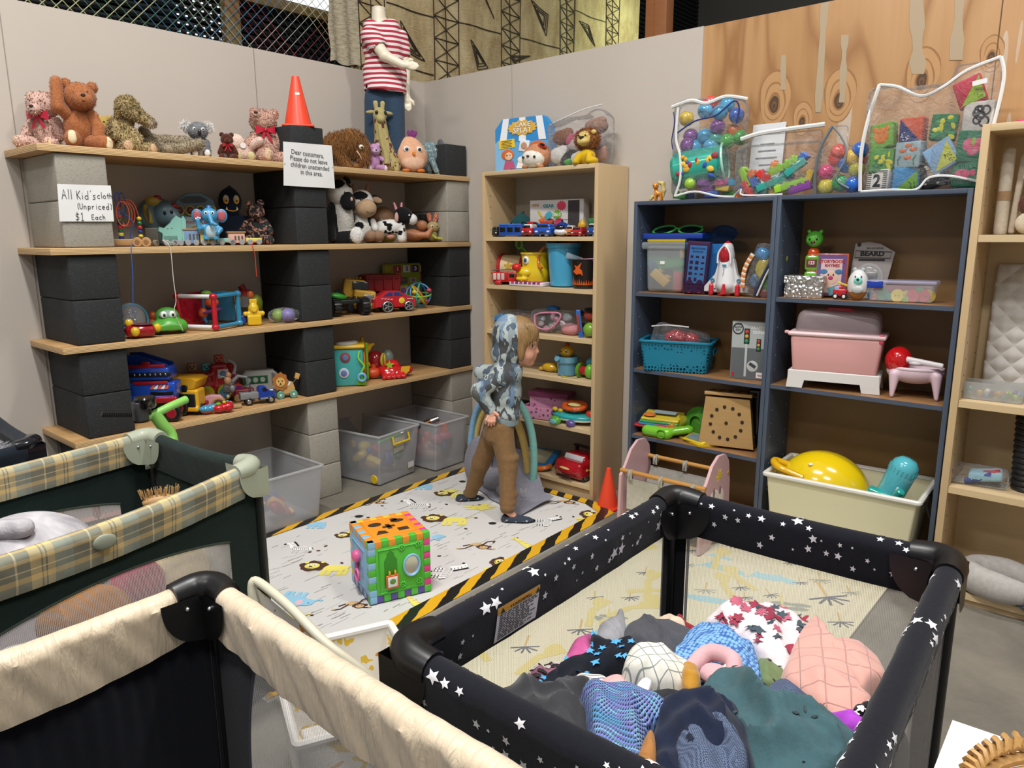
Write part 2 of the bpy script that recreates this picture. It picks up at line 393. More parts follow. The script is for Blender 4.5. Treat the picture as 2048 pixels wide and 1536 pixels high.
@special
def plywall():
 q=NT('plywood_wall'); v=q.co('Object',(1,1,.28)); n=q.noise(v,1.6,3,.5,.6)
 bands=q.math('FRACT',q.math('MULTIPLY',n.outputs[0],7.0)); fine=q.noise(q.co('Object',(1,1,.03)),60,3)
 c=q.ramp(bands,[(0,'#ad8354'),(.12,'#94693f'),(.3,'#b48a5c'),(.8,'#bb9265'),(1,'#ad8354')]); c=q.mix(q.math('MULTIPLY',fine.outputs[0],.35),c,'#94693f')
 # knots
 vo=q.n('TexVoronoi',Scale=1.9,Randomness=.9); q.l(q.co('Object',(1,0,.8)),vo.inputs['Vector']); k=q.ramp(vo.outputs['Distance'],[(0,(1,1,1,1)),(.05,(.8,.8,.8,1)),(.065,(.25,.25,.25,1)),(.08,(.5,.5,.5,1)),(.13,(0,0,0,1))])
 c=q.mix(k,c,'#5e3f26')
 # filler smears
 w=q.noise(q.co('Object',(4.2,1,.5)),1.2,2); sm=q.noise(v,25,3); f=q.math('MULTIPLY',q.math('GREATER_THAN',w.outputs[0],.62),q.math('MULTIPLY',sm.outputs[0],.9)); c=q.mix(f,c,'#c6bfb4')
 q.l(c,q.b.inputs['Base Color']); q.b.inputs['Roughness'].default_value=.45; return q.m
@special
def plyedge():
 q=NT('shelf_plywood'); v=q.co(); w=q.n('TexWave',_wave_type='BANDS',_bands_direction='Z',Scale=55,Distortion=1.5,Detail=2); q.l(v,w.inputs[0])
 n=q.noise(q.co('Object',(9,.7,1)),5,4,.6,.5); c=q.ramp(n.outputs[0],[(.3,'#a37a4c'),(.6,'#bb9462'),(.8,'#c9a574')]); g=q.n('NewGeometry'); s=q.n('SeparateXYZ'); q.l(g.outputs['Normal'],s.inputs[0])
 e=q.math('LESS_THAN',q.math('ABSOLUTE',s.outputs[2]),.5); c2=q.ramp(w.outputs[0],[(.25,'#9a7549'),(.5,'#c8a877'),(.8,'#d3b688')]); q.l(q.mix(e,c,c2),q.b.inputs['Base Color']); q.b.inputs['Roughness'].default_value=.6; return q.m
def concmat(name,c0,c1,spk):
 q=NT(name); v=q.co(); n=q.noise(v,5,4,.6); n2=q.noise(v,130,3,.7); c=q.mix(n.outputs[0],c0,c1); c=q.mix(q.math('MULTIPLY',q.math('GREATER_THAN',n2.outputs[0],.60),.55),c,spk); q.l(c,q.b.inputs['Base Color'])
 q.b.inputs['Roughness'].default_value=.85; q.bump(n2.outputs[0],.5,.003); return q.m
SPECIAL['concgrey']=lambda:concmat('grey_concrete','#8d897e','#a29d92','#77736a')
SPECIAL['concblack']=lambda:concmat('black_painted_concrete','#1b1d1f','#27292b','#3a3d3f')
SPECIAL['corrugated']=lambda:mat('p#17191b')
H=2.4503
mb=MB(); mb.box((3,-2,-.05),(14,16,.1)); struct('floor',mb,'concrete_floor')
mb=MB(); mb.box((-.03,-3.5,H/2),(.06,7,H)); struct('wall_left',mb,WALLM)
mb=MB(); mb.box((.985,.03,H/2),(2.03,.06,H)); struct('wall_back',mb,WALLM)
mb=MB(); mb.box((4.0,.035,H/2),(4.0,.05,H));
def wallp(u,v): q=bp(u,v,y=.009); return q.x,min(q.z,H-.001)
def knot(u,v,r,k=1.7):
 x,z=wallp(u,v)
 for i,(f,c) in enumerate(((3.4,2),(3.2,3),(2.3,2),(2.1,3),(1.35,2),(1.0,1),(.55,4),(.3,1))): mb.mk(c).prism([(x+r*f*(1+.08*math.sin(3*a+i))*math.cos(a),z+r*f*k*math.sin(a)+(f*r*.5)) for a in [2*PI*j/26 for j in range(26)]],.0095-i*.00012,.0101,'y')
for a in ((1548,214,.022),(1604,247,.013),(1678,206,.020),(1843,166,.019),(1982,118,.012)): knot(*a)
def smear(u0,v0,u1,v1,w,seed):
 r=random.Random(seed); P=[];Q=[]
 for j in range(9): t=j/8; u=u0+(u1-u0)*t; v=v0+(v1-v0)*t; e=w*(.5+.5*r.random()); P.append(wallp(u-e,v)); Q.append(wallp(u+e,v))
 mb.mk(5).prism(P+Q[::-1],.0084,.0101,'y')
smear(1652,-30,1636,225,9,1); smear(1690,70,1684,205,8,2); smear(1833,-40,1836,148,19,3); smear(1922,-40,1912,120,15,4); smear(1567,110,1566,180,6,5)
struct('wall_back_plywood',mb,['plywall','e#4f3823','e#94693f','e#b48a5c','e#6b4c30','e#a8957a'])
def strip(name,a,b,w,m):
 mb=MB(); a=Vector(a);b=Vector(b); mb.cyl(a,b,w,w,4); return struct(name,mb,m)
for i,u in enumerate([25,519]): # joints between the sheets of the left wall
 y=colpt(u,2.0,x=0).y; mb=MB(); mb.box((.0005,y,H/2),(.002,.004,H)); struct('trim_%d'%(i+1),mb,'e#8d857b')
y=colpt(1025,1.9,y=0).x; mb=MB(); mb.box((y,-.0005,H/2),(.003,.002,H)); struct('trim_3',mb,'e#9a9288')
mb=MB(); mb.box((bp(1998,60,y=0).x,.0095,H/2),(.004,.002,H)); struct('trim_4',mb,'e#5d4328')
mb=MB(); mb.box((.3,-.006,.03),(.6,.012,.06)); struct('baseboard_back',mb,'e#c9c3ba')
# tall outer wall of the hall beyond the partitions: dark slatted shutters, bronze frame, bright window
XO=-.62
mb=MB()
for j in range(60): mb.cyl((XO,-6,1.9+j*.045),(XO,.6+5,1.9+j*.045),.019,.019,6)
mb.box((XO-.06,-.2,3.2),(.02,12,2.9)); struct('wall_left_outer',mb,'p#16181b')
mb=MB();
for (u0,v0,r) in [(0,0,0)]:
 y0=bp(445,40,x=XO+.05).y; y1=bp(475,40,x=XO+.05).y
 mb.box((XO+.06,(y0+y1)/2,3.3),(.06,(y1-y0),2.8),.006); mb.box((XO+.093,(y0+y1)/2+.004,3.3),(.004,.004,2.8))
zz=bp(600,18,x=XO+.05).z
mb.box((XO+.05,(y1+.8)/2,zz-.01),(.05,.8-y1,.06),.004); struct('window_1',mb,'p#75623f')
mb=MB(); mb.box((XO+.075,(bp(548,5,x=XO+.075).y+bp(675,5,x=XO+.075).y)/2,zz+.075),(.01,bp(675,5,x=XO+.075).y-bp(548,5,x=XO+.075).y,.10)); g=NT('bright_window'); g.b.inputs['Emission Color'].default_value=(.85,.92,1,1); g.b.inputs['Emission Strength'].default_value=1.3; struct('window_2',mb,g.m)
# pin-holes of daylight between the shutter slats
mb=MB();
for j in range(12):
 for i in range(7):
  y=bp(352,25,x=XO).y+i*.05; mb.box((XO+.021,y,2.55+.0225+j*.045),(.004,.012,.008))
g2=NT('daylight_slits'); g2.b.inputs['Emission Color'].default_value=(.8,.88,1,1); g2.b.inputs['Emission Strength'].default_value=.9; struct('window_3',mb,g2.m)
# far grey wall and timber post of the hall
mb=MB(); mb.box((5,5.0,2.5),(12,.1,5)); mb.box((5,4.93,2.95),(12,.05,.03)); mb.box((5,4.93,3.4),(12,.05,.03)); struct('wall_far',mb,'e#55544f')
mb=MB(); pA=colpt(1298,3,y=1.2); pB=colpt(1342,3,y=1.2); mb.box(((pA.x+pB.x)/2,1.2,2.5),((pB.x-pA.x)*.95,.1,5),.004); mb.box(((pA.x+pB.x)/2-.01,1.148,2.5),(.003,.002,5)); struct('trim_5',mb,'w#a4693f')
# ---- concrete blocks and plywood boards
def block(y0,y1,z,m,x0=0.004,x1=.3976,lab='',grp=None,rz=0):
 mb=MB(); w=y1-y0
 mb.box((0,0,BH/2),(x1-x0,w,BH-.002),.006); j=random.uniform(-.002,.002)
 o=solo('concrete_block',lab,'concrete block',m,mb,((x0+x1)/2+j,(y0+y1)/2,z),rz+random.uniform(-.5,.5),grp); return o
P1=(-2.3917,-2.1967); P2=(-1.2927,-1.0976); P3=(-.1985,-.004)
PN={0:'left',1:'middle',2:'right'}
for pi,(a,b) in enumerate((P1,P2,P3)):
 nm=PN[pi]; end={'left':'left end pillar','middle':'middle pillar','right':'pillar in the wall corner'}[nm]
 for k in (1,2,3):
  m='concblack' if (k>1 or pi==1) else 'concgrey'; c='black painted' if m=='concblack' else 'bare grey'
  for l in (0,1):
   block(a,b,ztop(k+1)+l*BH,m,lab='%s concrete block, %s one under the %s board, %s'%(c,('lower','upper')[l],{1:'top',2:'second',3:'third'}[k],end),grp='concrete blocks of the shelving')
 for l in range(3):
  m='concblack' if pi==0 else 'concgrey'
  block(a,b,l*BH,m,lab='%s concrete block, %s under the bottom board, %s'%('black painted' if pi==0 else 'bare grey',('lowest','middle','topmost')[l],end),grp='concrete blocks of the shelving')
ya=colpt(582,ztop(1),x=.38).y
block(ya,ya+.195,ztop(1),'concblack',lab='black concrete block on the top board carrying the orange traffic cone',grp='concrete blocks of the shelving')
block(P3[0],P3[1]-.012,ztop(1),'concblack',lab='black concrete block on the right end of the top board, beside the grey plush',grp='concrete blocks of the shelving')
for k in (1,2,3,4):
 mb=MB(); mb.box((.2065,-1.2305,-TB/2),(.409,2.447,TB-.001),.0015)
 solo('plywood_shelf',['','topmost long plywood board carrying the row of teddy bears','second plywood board carrying the pastel wooden train and the cow plushes','third plywood board carrying the green toy car and red racing car','lowest plywood board carrying the blue truck and the lion pull toy'][k],'shelf','plyedge',mb,(0,0,ztop(k)),group='plywood boards of the block shelving')
# ---- bookcases
def bookcase(name,label,x0,x1,d,h,shelves,mats,tk=.018,back=True,plinth=.055,rz=0):
 t=Thing(name,label,'bookcase',((x0+x1)/2,-.008,0),rz,px=False); w=x1-x0
 for sx in (-1,1):
  mb=MB(); mb.box((sx*(w/2-tk/2),-d/2,h/2),(tk,d,h),.001)
  for j in range(int(h/.064)-3):
   for yy in (-.05,-d+.05): mb.mk(1).box((sx*(w/2-tk-.0005),yy,.15+j*.064),(.001,.005,.005)); mb.mk(0)
  t.p('side_panel',[mats[0],'e#4a3a28' if mats[0]!='lamblue' else 'e#8a8f98'],mb)
 mb=MB(); mb.box((0,-d/2,h-tk/2),(w-2*tk,d,tk),.001); t.p('top_panel',mats[1],mb)
 if back: mb=MB(); mb.box((0,-.003,h/2),(w-.01,.005,h-.01)); t.p('back_panel',mats[2],mb)
 for z in shelves:
  mb=MB(); dd=d-.012 if name else d
  mb.box((0,-dd/2-.006,z-tk/2),(w-2*tk-.002,dd,tk),.001)
  mb.mk(1).box((0,-dd-.0065,z-tk/2),(w-2*tk-.002,.001,tk)); t.p('shelf',[mats[3],mats[1]],mb)
 if plinth: mb=MB(); mb.box((0,-d+.03,plinth/2),(w-2*tk,.015,plinth)); t.p('plinth',mats[0],mb)
 return t
def lam(name,c,sc=(14,14,.8)):
 def f():
  q=NT(name); n=q.noise(q.co('Object',sc),9,4,.6,.2); cc=lin(c); q.l(q.mix(n.outputs[0],tuple_(tuple(x*.9 for x in cc[:3])+(1,)),tuple_(tuple(x*1.06 for x in cc[:3])+(1,))),q.b.inputs['Base Color']); q.b.inputs['Roughness'].default_value=.42; return q.m
 SPECIAL[name]=f
lam('lambeige','#c3a880'); lam('lambeige2','#ccb48c',(.8,14,14)); lam('lamblue','#465163'); lam('lambrown','#8a6440',(1,1,1)); lam('lamback','#7a5c38',(1,1,1)); lam('lamgrey','#aaa296',(1,1,1))
ZB=[1.450,1.172,.905,.672,.402,.082]
bookcase('beige_bookcase','tall narrow beige laminate bookcase, first one right of the wall corner',.786,1.600,.2864,1.818,ZB,['lambeige','lambeige2','lamgrey','lambeige2'],tk=.022)
ZL=[1.173,.782,.430,.075]; ZR=[1.183,.790,.05]
XL0=1.813; XL1=2.530; XR1=3.262
bookcase('blue_bookcase','slate blue bookcase with brown back, holding the toy space shuttle',XL0,XL1,.28,1.620,ZL,['lamblue','lamblue','lamback','lambrown'],tk=.018)
bookcase('blue_bookcase','slate blue bookcase with brown back, holding the pink case and yellow ball tub',XL1+.002,XR1,.28,1.622,ZR,['lamblue','lamblue','lamback','lambrown'],tk=.018)
XQ0=XR1+.008
ZQ=[1.452,.826,.478,.055]
bookcase('beige_bookcase','beige laminate bookcase at the right edge holding the white quilted mat',XQ0,XQ0+.80,.30,1.842,ZQ,['lambeige','lambeige2','lambeige2','lambeige2'],tk=.026)
# ---------------------------------------------------------------- flat prints (patterns printed into a mat)
class Print:
 """coloured flat shapes laid on a plane; cur frame: origin, x dir, y dir"""
 def __init__(s,mb,z0,bb=None): s.bb=bb; s.mb=mb; s.z=z0; s.o=(0,0); s.a=0; s.sc=1
 def fr(s,o,deg,sc,my=1): s.o=o; s.a=R_(deg); s.sc=sc; s.my=my; return s
 def poly(s,k,pts):
  s.z+=2.2e-6; ca,sa=math.cos(s.a),math.sin(s.a); vs=[]
  for x,y in pts: x*=s.sc*s.my; y*=s.sc; vs.append((s.o[0]+x*ca-y*sa,s.o[1]+x*sa+y*ca,s.z))
  if s.my<0: vs=vs[::-1]
  if s.bb and any(not(s.bb[0]<v[0]<s.bb[1] and s.bb[2]<v[1]<s.bb[3]) for v in vs): return
  s.mb.mk(k).add(vs,[tuple(range(len(vs)))])
 def el(s,k,x,y,rx,ry=None,rot=0,n=14):
  ry=rx if ry is None else ry; r=R_(rot)
  s.poly(k,[(x+rx*math.cos(t)*math.cos(r)-ry*math.sin(t)*math.sin(r),y+rx*math.cos(t)*math.sin(r)+ry*math.sin(t)*math.cos(r)) for t in [2*PI*i/n for i in range(n)]])
 def ln(s,k,pts,w):
  for (x0,y0),(x1,y1) in zip(pts,pts[1:]):
   d=math.hypot(x1-x0,y1-y0) or 1; nx=-(y1-y0)/d*w/2; ny=(x1-x0)/d*w/2
   s.poly(k,[(x0-nx,y0-ny),(x1-nx,y1-ny),(x1+nx,y1+ny),(x0+nx,y0+ny)])
# colours: 0 base 1 yellow 2 brown 3 black 4 white 5 blue 6 pink 7 grey 8 tan 9 orange 10 magenta
MATCOL=['e#cbc9c6','e#e3d66a','e#4c2f22','e#1c1b1e','e#efeeec','e#8fc3de','e#e6b3b8','e#8d8982','e#c9a878','e#dd8b3a','e#b8325e','e#a9a6a2']
def lion(P):
 P.el(1,.22,0,.34,.17);
 for x in(-.02,.12,.38,.5): P.poly(1,[(x,-.05),(x+.09,-.05),(x+.07,-.36),(x-.05,-.36)])
 P.ln(1,[(.52,.04),(.72,.2),(.8,.12)],.035); P.el(2,.8,.12,.05,.035)
 P.poly(2,[(-.3+.33*math.cos(t)*(1+.12*math.sin(5*t)),.12+.27*math.sin(t)*(1+.12*math.cos(7*t))) for t in [2*PI*i/26 for i in range(26)]])
 P.el(1,-.33,.12,.18,.15); P.el(1,-.5,.3,.05);P.el(1,-.12,.32,.05); P.el(4,-.4,.17,.045);P.el(4,-.28,.17,.045); P.el(3,-.4,.16,.02);P.el(3,-.28,.16,.02); P.el(3,-.36,.08,.045,.03); P.ln(3,[(-.43,.02),(-.35,-.01),(-.27,.03)],.015)
def zebra(P):
 P.el(4,.1,0,.32,.14)
 for x in(-.13,0,.26,.36):
  P.poly(4,[(x,-.05),(x+.08,-.05),(x+.06,-.38),(x,-.38)])
  for y in (-.16,-.25,-.34): P.ln(3,[(x,y),(x+.07,y)],.03)
 P.poly(4,[(-.25,-.02),(-.05,.12),(-.25,.42),(-.4,.34)]); P.el(4,-.38,.36,.15,.08,20); P.el(3,-.5,.31,.05)
 P.ln(3,[(-.03,.14),(-.2,.42),(-.27,.5)],.06); P.el(3,-.36,.39,.02)
 for i in range(9): x=-.15+i*.06; P.ln(3,[(x,.12-.1*abs(x-.1)),(x-.03,0),(x+.01,-.12+.1*abs(x-.1))],.018)
 for i in range(4): P.ln(3,[(-.3+i*.05,.3-i*.08),(-.2+i*.05,.33-i*.08)],.02)
 P.ln(3,[(.42,.05),(.5,-.1)],.02)
def monkey(P):
 P.ln(2,[(-.3,-.05),(-.1,.05),(.05,.1),(.2,.02),(.3,.2),(.5,.25),(.45,.12)],.045); P.el(8,.02,.05,.16,.09,20); P.ln(2,[(-.05,0),(-.25,-.2),(-.4,-.22)],.04); P.ln(2,[(.1,0),(.3,-.22),(.45,-.25)],.04)
 P.el(2,.22,-.12,.15,.12); P.el(8,.22,-.14,.11,.085); P.el(3,.18,-.12,.018);P.el(3,.27,-.12,.018); P.el(2,.08,-.1,.05);P.el(2,.37,-.1,.05); P.el(8,-.42,-.2,.05,.03); P.el(8,.47,-.24,.05,.03)
def giraffe(P):
 P.el(1,.12,-.02,.2,.12,-15)
 for x0,x1 in((-.02,-.2),(.05,-.02),(.22,.35),(.28,.5)): P.ln(1,[(x0,-.08),(x0*.5+x1*.5,-.25),(x1,-.38)],.045)
 P.poly(1,[(-.08,-.03),(.1,.06),(-.22,.42),(-.29,.38)]); P.el(1,-.3,.43,.09,.05,-20); P.el(2,-.24,.5,.02);P.el(3,-.32,.45,.014)
 for i in range(12): P.el(8,-.2+i*.035,.33-i*.033+.03*(i%3-1),.022,.018)
def elephant(P):
 P.el(5,.12,0,.3,.18)
 for x in(-.1,.05,.22,.33): P.poly(5,[(x,-.05),(x+.1,-.05),(x+.09,-.33),(x-.01,-.33)])
 P.el(5,-.22,.1,.2,.16); P.ln(5,[(-.35,.08),(-.48,-.08),(-.56,-.02)],.07); P.el(5,-.08,.13,.14,.17,15); P.el(6,-.08,.13,.08,.11,15); P.el(3,-.3,.13,.02)
 P.ln(11,[(-.2,-.05),(.1,-.1),(.35,-.04)],.012)
def toucan(P):
 P.el(3,.1,-.05,.16,.1,-20); P.el(4,.0,.0,.07); P.poly(9,[(-.04,.07),(-.04,-.03),(-.42,-.02),(-.48,.03),(-.3,.07)]); P.el(3,.02,.03,.018); P.poly(3,[(-.42,-.02),(-.48,.03),(-.4,.05)])
def blob(P):
 P.poly(3,[(.25*math.cos(t)*(1+.15*math.sin(5*t)),.2*math.sin(t)) for t in [2*PI*i/20 for i in range(20)]])
def splash(P): P.poly(1,[(.5*math.cos(t)*(.7+.3*math.sin(7*t)),.28*math.sin(t)*(.7+.3*math.cos(5*t))) for t in [2*PI*i/30 for i in range(30)]])
KIN=dict(lion=lion,zebra=zebra,monkey=monkey,giraffe=giraffe,elephant=elephant,toucan=toucan,blob=blob,splash=splash)
mb=MB()
ML=[(.60,-2.50),(.635,-.31),(1.62,-.305),(1.80,-.38),(1.835,-2.45)]
mb.prism(ML,0,.008,'z'); P=Print(mb,.0081,(.64,1.80,-2.46,-.33))
inner=[(.665,-2.46),(.695,-.365),(1.60,-.365),(1.725,-.425),(1.750,-2.40)]
r2=random.Random(3)
for i in range(330):
 x=r2.uniform(.72,1.7); y=r2.uniform(-2.4,-.42); l=r2.uniform(.015,.09); P.fr((x,y),90+r2.uniform(-4,4),1); P.ln(r2.choice([7,7,11,11,11]),[(0,0),(l*.5,r2.uniform(-.003,.003)),(l,0)],r2.uniform(.0012,.004))
AN=[('zebra',597,1100,0,.15),('elephant',625,1052,0,.17),('lion',650,1140,0,.19),('zebra',832,1012,0,.17),('monkey',748,1008,20,.14),('elephant',838,975,0,.19),('lion',703,1075,10,.13),('blob',718,1036,0,.09),
('lion',890,1043,0,.2),('lion',905,992,0,.17),('splash',960,1018,0,.2),('monkey',950,1094,0,.19),('giraffe',1058,1098,0,.22),('lion',995,1140,-80,.17),('toucan',935,1180,0,.12),('zebra',895,1146,-100,.17),('lion',1175,1040,-80,.17),
('monkey',1125,1006,0,.17),('zebra',1095,1046,-95,.15),('blob',985,1050,0,.08),('elephant',597,1203,170,.18),('monkey',702,1213,10,.16),('giraffe',833,1214,0,.18),('lion',724,1280,-95,.19),('elephant',868,1080,60,.12),('toucan',1143,1069,0,.12),
('blob',925,966,0,.08),('splash',720,1066,0,.12),('splash',900,985,0,.13),('monkey',1010,975,0,.1),('lion',560,1240,0,.15)]
for k,u,v,a,s in AN:
 q=bp(u,v,z=0); P.fr((q.x,q.y),40.9+a,s); KIN[k](P)
for i in range(26):
 x=r2.uniform(.75,1.7); y=r2.uniform(-2.3,-.5); P.fr((x,y),r2.uniform(0,180),.02); P.el(2,0,0,.5,.3)
@special
def hazardtape():
 q=NT('hazard_tape'); v=q.co(); s=q.n('SeparateXYZ'); q.l(v,s.inputs[0]);
 t=q.math('ADD',q.math('MULTIPLY',s.outputs[1],4.6),q.math('MULTIPLY',s.outputs[0],10.0)); nz=q.noise(v,9,2); t=q.math('ADD',t,q.math('MULTIPLY',nz.outputs[0],.35))
 c=q.ramp(q.math('FRACT',t),[(0,'#d9a520'),(.5,'#1b1b1a')],'CONSTANT'); q.l(c,q.b.inputs['Base Color']); q.b.inputs['Roughness'].default_value=.35; return q.m
mb.mk(12)
for i in range(4):
 a,b=ML[i],ML[i+1]; c,d=inner[i+1],inner[i]
 mb.add([(a[0],a[1],.0122),(d[0],d[1],.0122),(c[0],c[1],.0122),(b[0],b[1],.0122)],[(3,2,1,0)][:1])
solo('play_mat','light grey foam play mat printed with lions and zebras, edged with yellow and black tape','play mat',MATCOL+['hazardtape'],mb)
# second mat: cream, palms and hippos
mb=MB(); x0,x1,y0,y1=2.00,3.13,-2.35,-.32; mb.box(((x0+x1)/2,(y0+y1)/2,.006),(x1-x0,y1-y0,.012),.003); P=Print(mb,.0123,(x0,x1,y0,y1))
# 0 cream 1 yellow 2 grey 3 blue 4 orange 5 dark
def palm(P):
 P.ln(4,[(0,.05),(.05,.5)],.05)
 for a in (-75,-40,-10,25,60,100): P.ln(5 if P.kk else 2,[(0,0),(.33*math.sin(R_(a)),-.33*math.cos(R_(a))*.8)],.045)
def hippo(P):
 P.el(3,0,0,.45,.17); P.el(3,-.45,.08,.2,.13); P.poly(3,[(-.3,-.05),(-.2,-.3),(-.1,-.05)]); P.poly(3,[(.2,-.05),(.28,-.3),(.4,-.05)]); P.ln(3,[(.4,.05),(.6,.15)],.05)
def bush(P):
 for x,y in((-.3,0),(0,.05),(.3,-.03),(-.1,-.14),(.2,-.16)): P.el(2,x,y,.2,.07,-12)
 P.ln(1,[(0,0),(.1,.4)],.05)
H2=[(hippo,1440,1140,150,.17),(hippo,1540,1160,160,.18),(hippo,1437,1118,150,.1),(hippo,1255,1265,20,.2),(bush,1565,1215,0,.22),(bush,1215,1240,0,.16)]
for f,u,v,a,s in H2: q=bp(u,v,z=0); P.fr((q.x,q.y),40.9+a,s); f(P)
q=bp(1420,1205,z=0); P.fr((q.x,q.y),20,.22); P.el(3,0,0,.5,.12)
for u,v,s in [(1385,1105,.12),(1470,1095,.14),(1410,1185,.14),(1480,1180,.12),(1530,1110,.1),(1580,1130,.11),(1650,1120,.12),(1640,1165,.14),(1655,1200,.26),(1600,1170,.1),(1700,1190,.12),(1490,1200,.1),(1260,1200,.12),(1160,1265,.15),(1190,1200,.11),(1290,1150,.12),(1050,1300,.16),(1375,1135,.1),(1540,1195,.11),(1680,1250,.15)]:
 q=bp(u,v,z=0); P.kk=r2.random()<.6; P.fr((q.x,q.y),40.9+r2.uniform(-15,15),s); palm(P)
for i in range(16): q=(r2.uniform(2.1,2.7),r2.uniform(-2.2,-.5)); P.fr(q,r2.uniform(0,180),.25); P.ln(1,[(-.5,0),(0,.1),(.4,-.05)],.12); P.el(1,.3,.1,.16,.1)
solo('foam_mat','cream foam mat with palm trees and pale blue hippos lying behind the starry playpen','play mat',['e#dcd6b8','e#d9cb84','e#9aa092','e#a3cdd2','e#cfae6c','e#5b626a'],mb)
# ---- shape sorter cube
q0=bp(741,1213,z=.009); s=.262
t=Thing('shape_sorter_cube','green, blue and orange shape sorter cube with a round mirror standing on the grey mat','toy',(q0.x,q0.y,.0135),69,px=False)
C=lambda k:['p#4fb83a','p#86b8d8','p#e8912a','p#5d4a9b','p#d8438e','p#e2c23a'][k]
cols=[C(i) for i in range(6)]
def face_panel(name,k,nbr,M,extra=None):
 """square face in the x(0..s) z(0..s) plane, front -y; nbr=(left,right,bottom,top) neighbour colours"""
 mb=MB(); mb.M=M; th=.03; w=s/9
 mb.mk(0).box((s/2,th/2,s/2),(s-2*w,th,s-2*w),.003)
 for i in range(9):
  a=w*(i+.5)
  for side in range(4):
   if (i in(0,8)) and side<2: continue
   nb=nbr[side]; own=(i%2==0)==(k<nb); kk=0 if own else 1+side
   if not own and nb in(0,1,2): continue
   c={0:(w/2,a),1:(s-w/2,a),2:(a,w/2),3:(a,s-w/2)}[side]
   mb.mk(kk).box((c[0],th/2-(.000 if own else -.0012),c[1]),(w*1.005 if side>1 else w,th,w if side>1 else w*1.005),.0025)
 if k==2: [mb.mk(0).box((x,th/2+.0006,z),(w*.99,th,w*.99),.0025) for x in (w/2,s-w/2) for z in (w/2,s-w/2)]
 if extra: extra(mb)
 return t.p(name,[cols[k]]+[cols[j] for j in nbr]+['p#2f8a25','p#c9702a','m#c8ccd0','e#3a2a1a'],mb)
def green_extra(mb):
 mb.mk(0); rr=[(s*.16,s*.15),(s*.84,s*.15),(s*.84,s*.85),(s*.16,s*.85)]
 mb.tube([(x,0,z) for x,z in rr],.0035,6,True)
 mb.mk(5).prism([(s*.24,s*.22),(s*.45,s*.22),(s*.45,s*.66),(s*.41,s*.72),(s*.40,s*.78),(s*.345,s*.82),(s*.29,s*.78),(s*.28,s*.72),(s*.24,s*.66)],-.0005,.002)
 for x,z in((.53,.83),(.80,.83),(.53,.22),(.80,.22)):
  for a in range(8): mb.mk(0).ell((s*(x+.04*math.cos(a*PI/4)),-.001,s*(z+.04*math.sin(a*PI/4))),(s*.018,.004,s*.018),n=8)
  mb.mk(0).ell((s*x,-.002,s*z),(s*.016,.004,s*.016),n=8)
Mf=Matrix.Identity(4)
gf=face_panel('front_panel',0,(1,4,3,2),Mf,green_extra)
mb=MB(); mb.torus((s*.68,-.006,s*.52),s*.135,s*.02,(90,0,0),sc=(.95,1.25)); mb.mk(1).ell((s*.68,-.003,s*.52),(s*.125,.003,s*.165),n=28); t.p('mirror',[cols[1],'m#d0d2d4'],mb)
mb=MB(); mb.box((s*.35,-.012,s*.33),(s*.2,.008,s*.22),.004); mb.mk(1).box((s*.35,-.0165,s*.33),(s*.15,.002,s*.16),.0005); mb.mk(2).ell((s*.35,-.018,s*.34),(s*.05,.001,s*.045),n=10); mb.mk(3)
for x in(.31,.40): mb.torus((s*x,-.01,s*.47),s*.028,s*.009,(0,90,0),n=14,m=6)
t.p('picture_tag',['p#d9622a','e#d9e3e6','e#5f8f3c','p#e5a52c'],mb)
# left face: local frame x' along +y.. normal -x
Ml=Matrix(((0,1,0,0),(-1,0,0,s),(0,0,1,0),(0,0,0,1)))
def blue_extra(mb):
 mb.mk(0); mb.tube([(x,0,z) for x,z in [(s*.2,s*.18),(s*.8,s*.18),(s*.8,s*.8),(s*.2,s*.8)]],.0035,6,True)
face_panel('side_panel',1,(5,0,3,2),Ml,blue_extra)
mb=MB(); mb.M=Ml; mb.ell((s*.5,-.01,s*.62),(s*.1,.022,s*.1)); mb.torus((s*.56,-.016,s*.33),s*.09,s*.02,(90,0,0)); mb.box((s*.45,-.008,s*.48),(s*.05,.015,s*.3),.006); t.p('rattle_handle','p#e0679c',mb)
Mt=Matrix(((1,0,0,0),(0,0,1,0),(0,-1,0,s),(0,0,0,1)))
def top_extra(mb):
 mb.mk(0); mb.tube([(x,0,z) for x,z in [(s*.15,s*.15),(s*.85,s*.15),(s*.85,s*.85),(s*.15,s*.85)]],.0035,6,True)
 mb.mk(8); y0,y1=-.0005,.001
 E2=lambda x,z,a,b:[(s*(x+a*math.cos(2*PI*i/20)),s*(z+b*math.sin(2*PI*i/20))) for i in range(20)]
 mb.prism(E2(.32,.66,.11,.08),y0,y1); mb.prism(E2(.70,.68,.11,.07),y0,y1); mb.prism(E2(.66,.74,.06,.06),y0,y1)
 mb.box((s*.5,0,s*.5),(s*.2,.002,s*.07)); mb.box((s*.5,0,s*.5),(s*.07,.002,s*.2)); mb.box((s*.68,0,s*.32),(s*.17,.002,s*.12)); mb.prism([(s*.22,s*.25),(s*.42,s*.25),(s*.40,s*.36),(s*.30,s*.40)],y0,y1)
face_panel('top_panel',2,(1,4,0,5),Mt,top_extra)
mb=MB(); mb.box((s/2,s/2,s/2),(s-.03,s-.04,s-.05),.004); mb.mk(1).box((s-.008,s/2,s/2),(.014,s-.01,s-.01),.003); mb.mk(2).box((s/2,s-.008,s/2),(s-.02,.014,s-.01),.003); mb.mk(3).box((s/2,s/2,.006),(s-.01,s-.01,.01),.003)
t.p('inner_body',['p#8a5a2a','p#d8438e','p#e2c23a','p#5d4a9b'],mb)
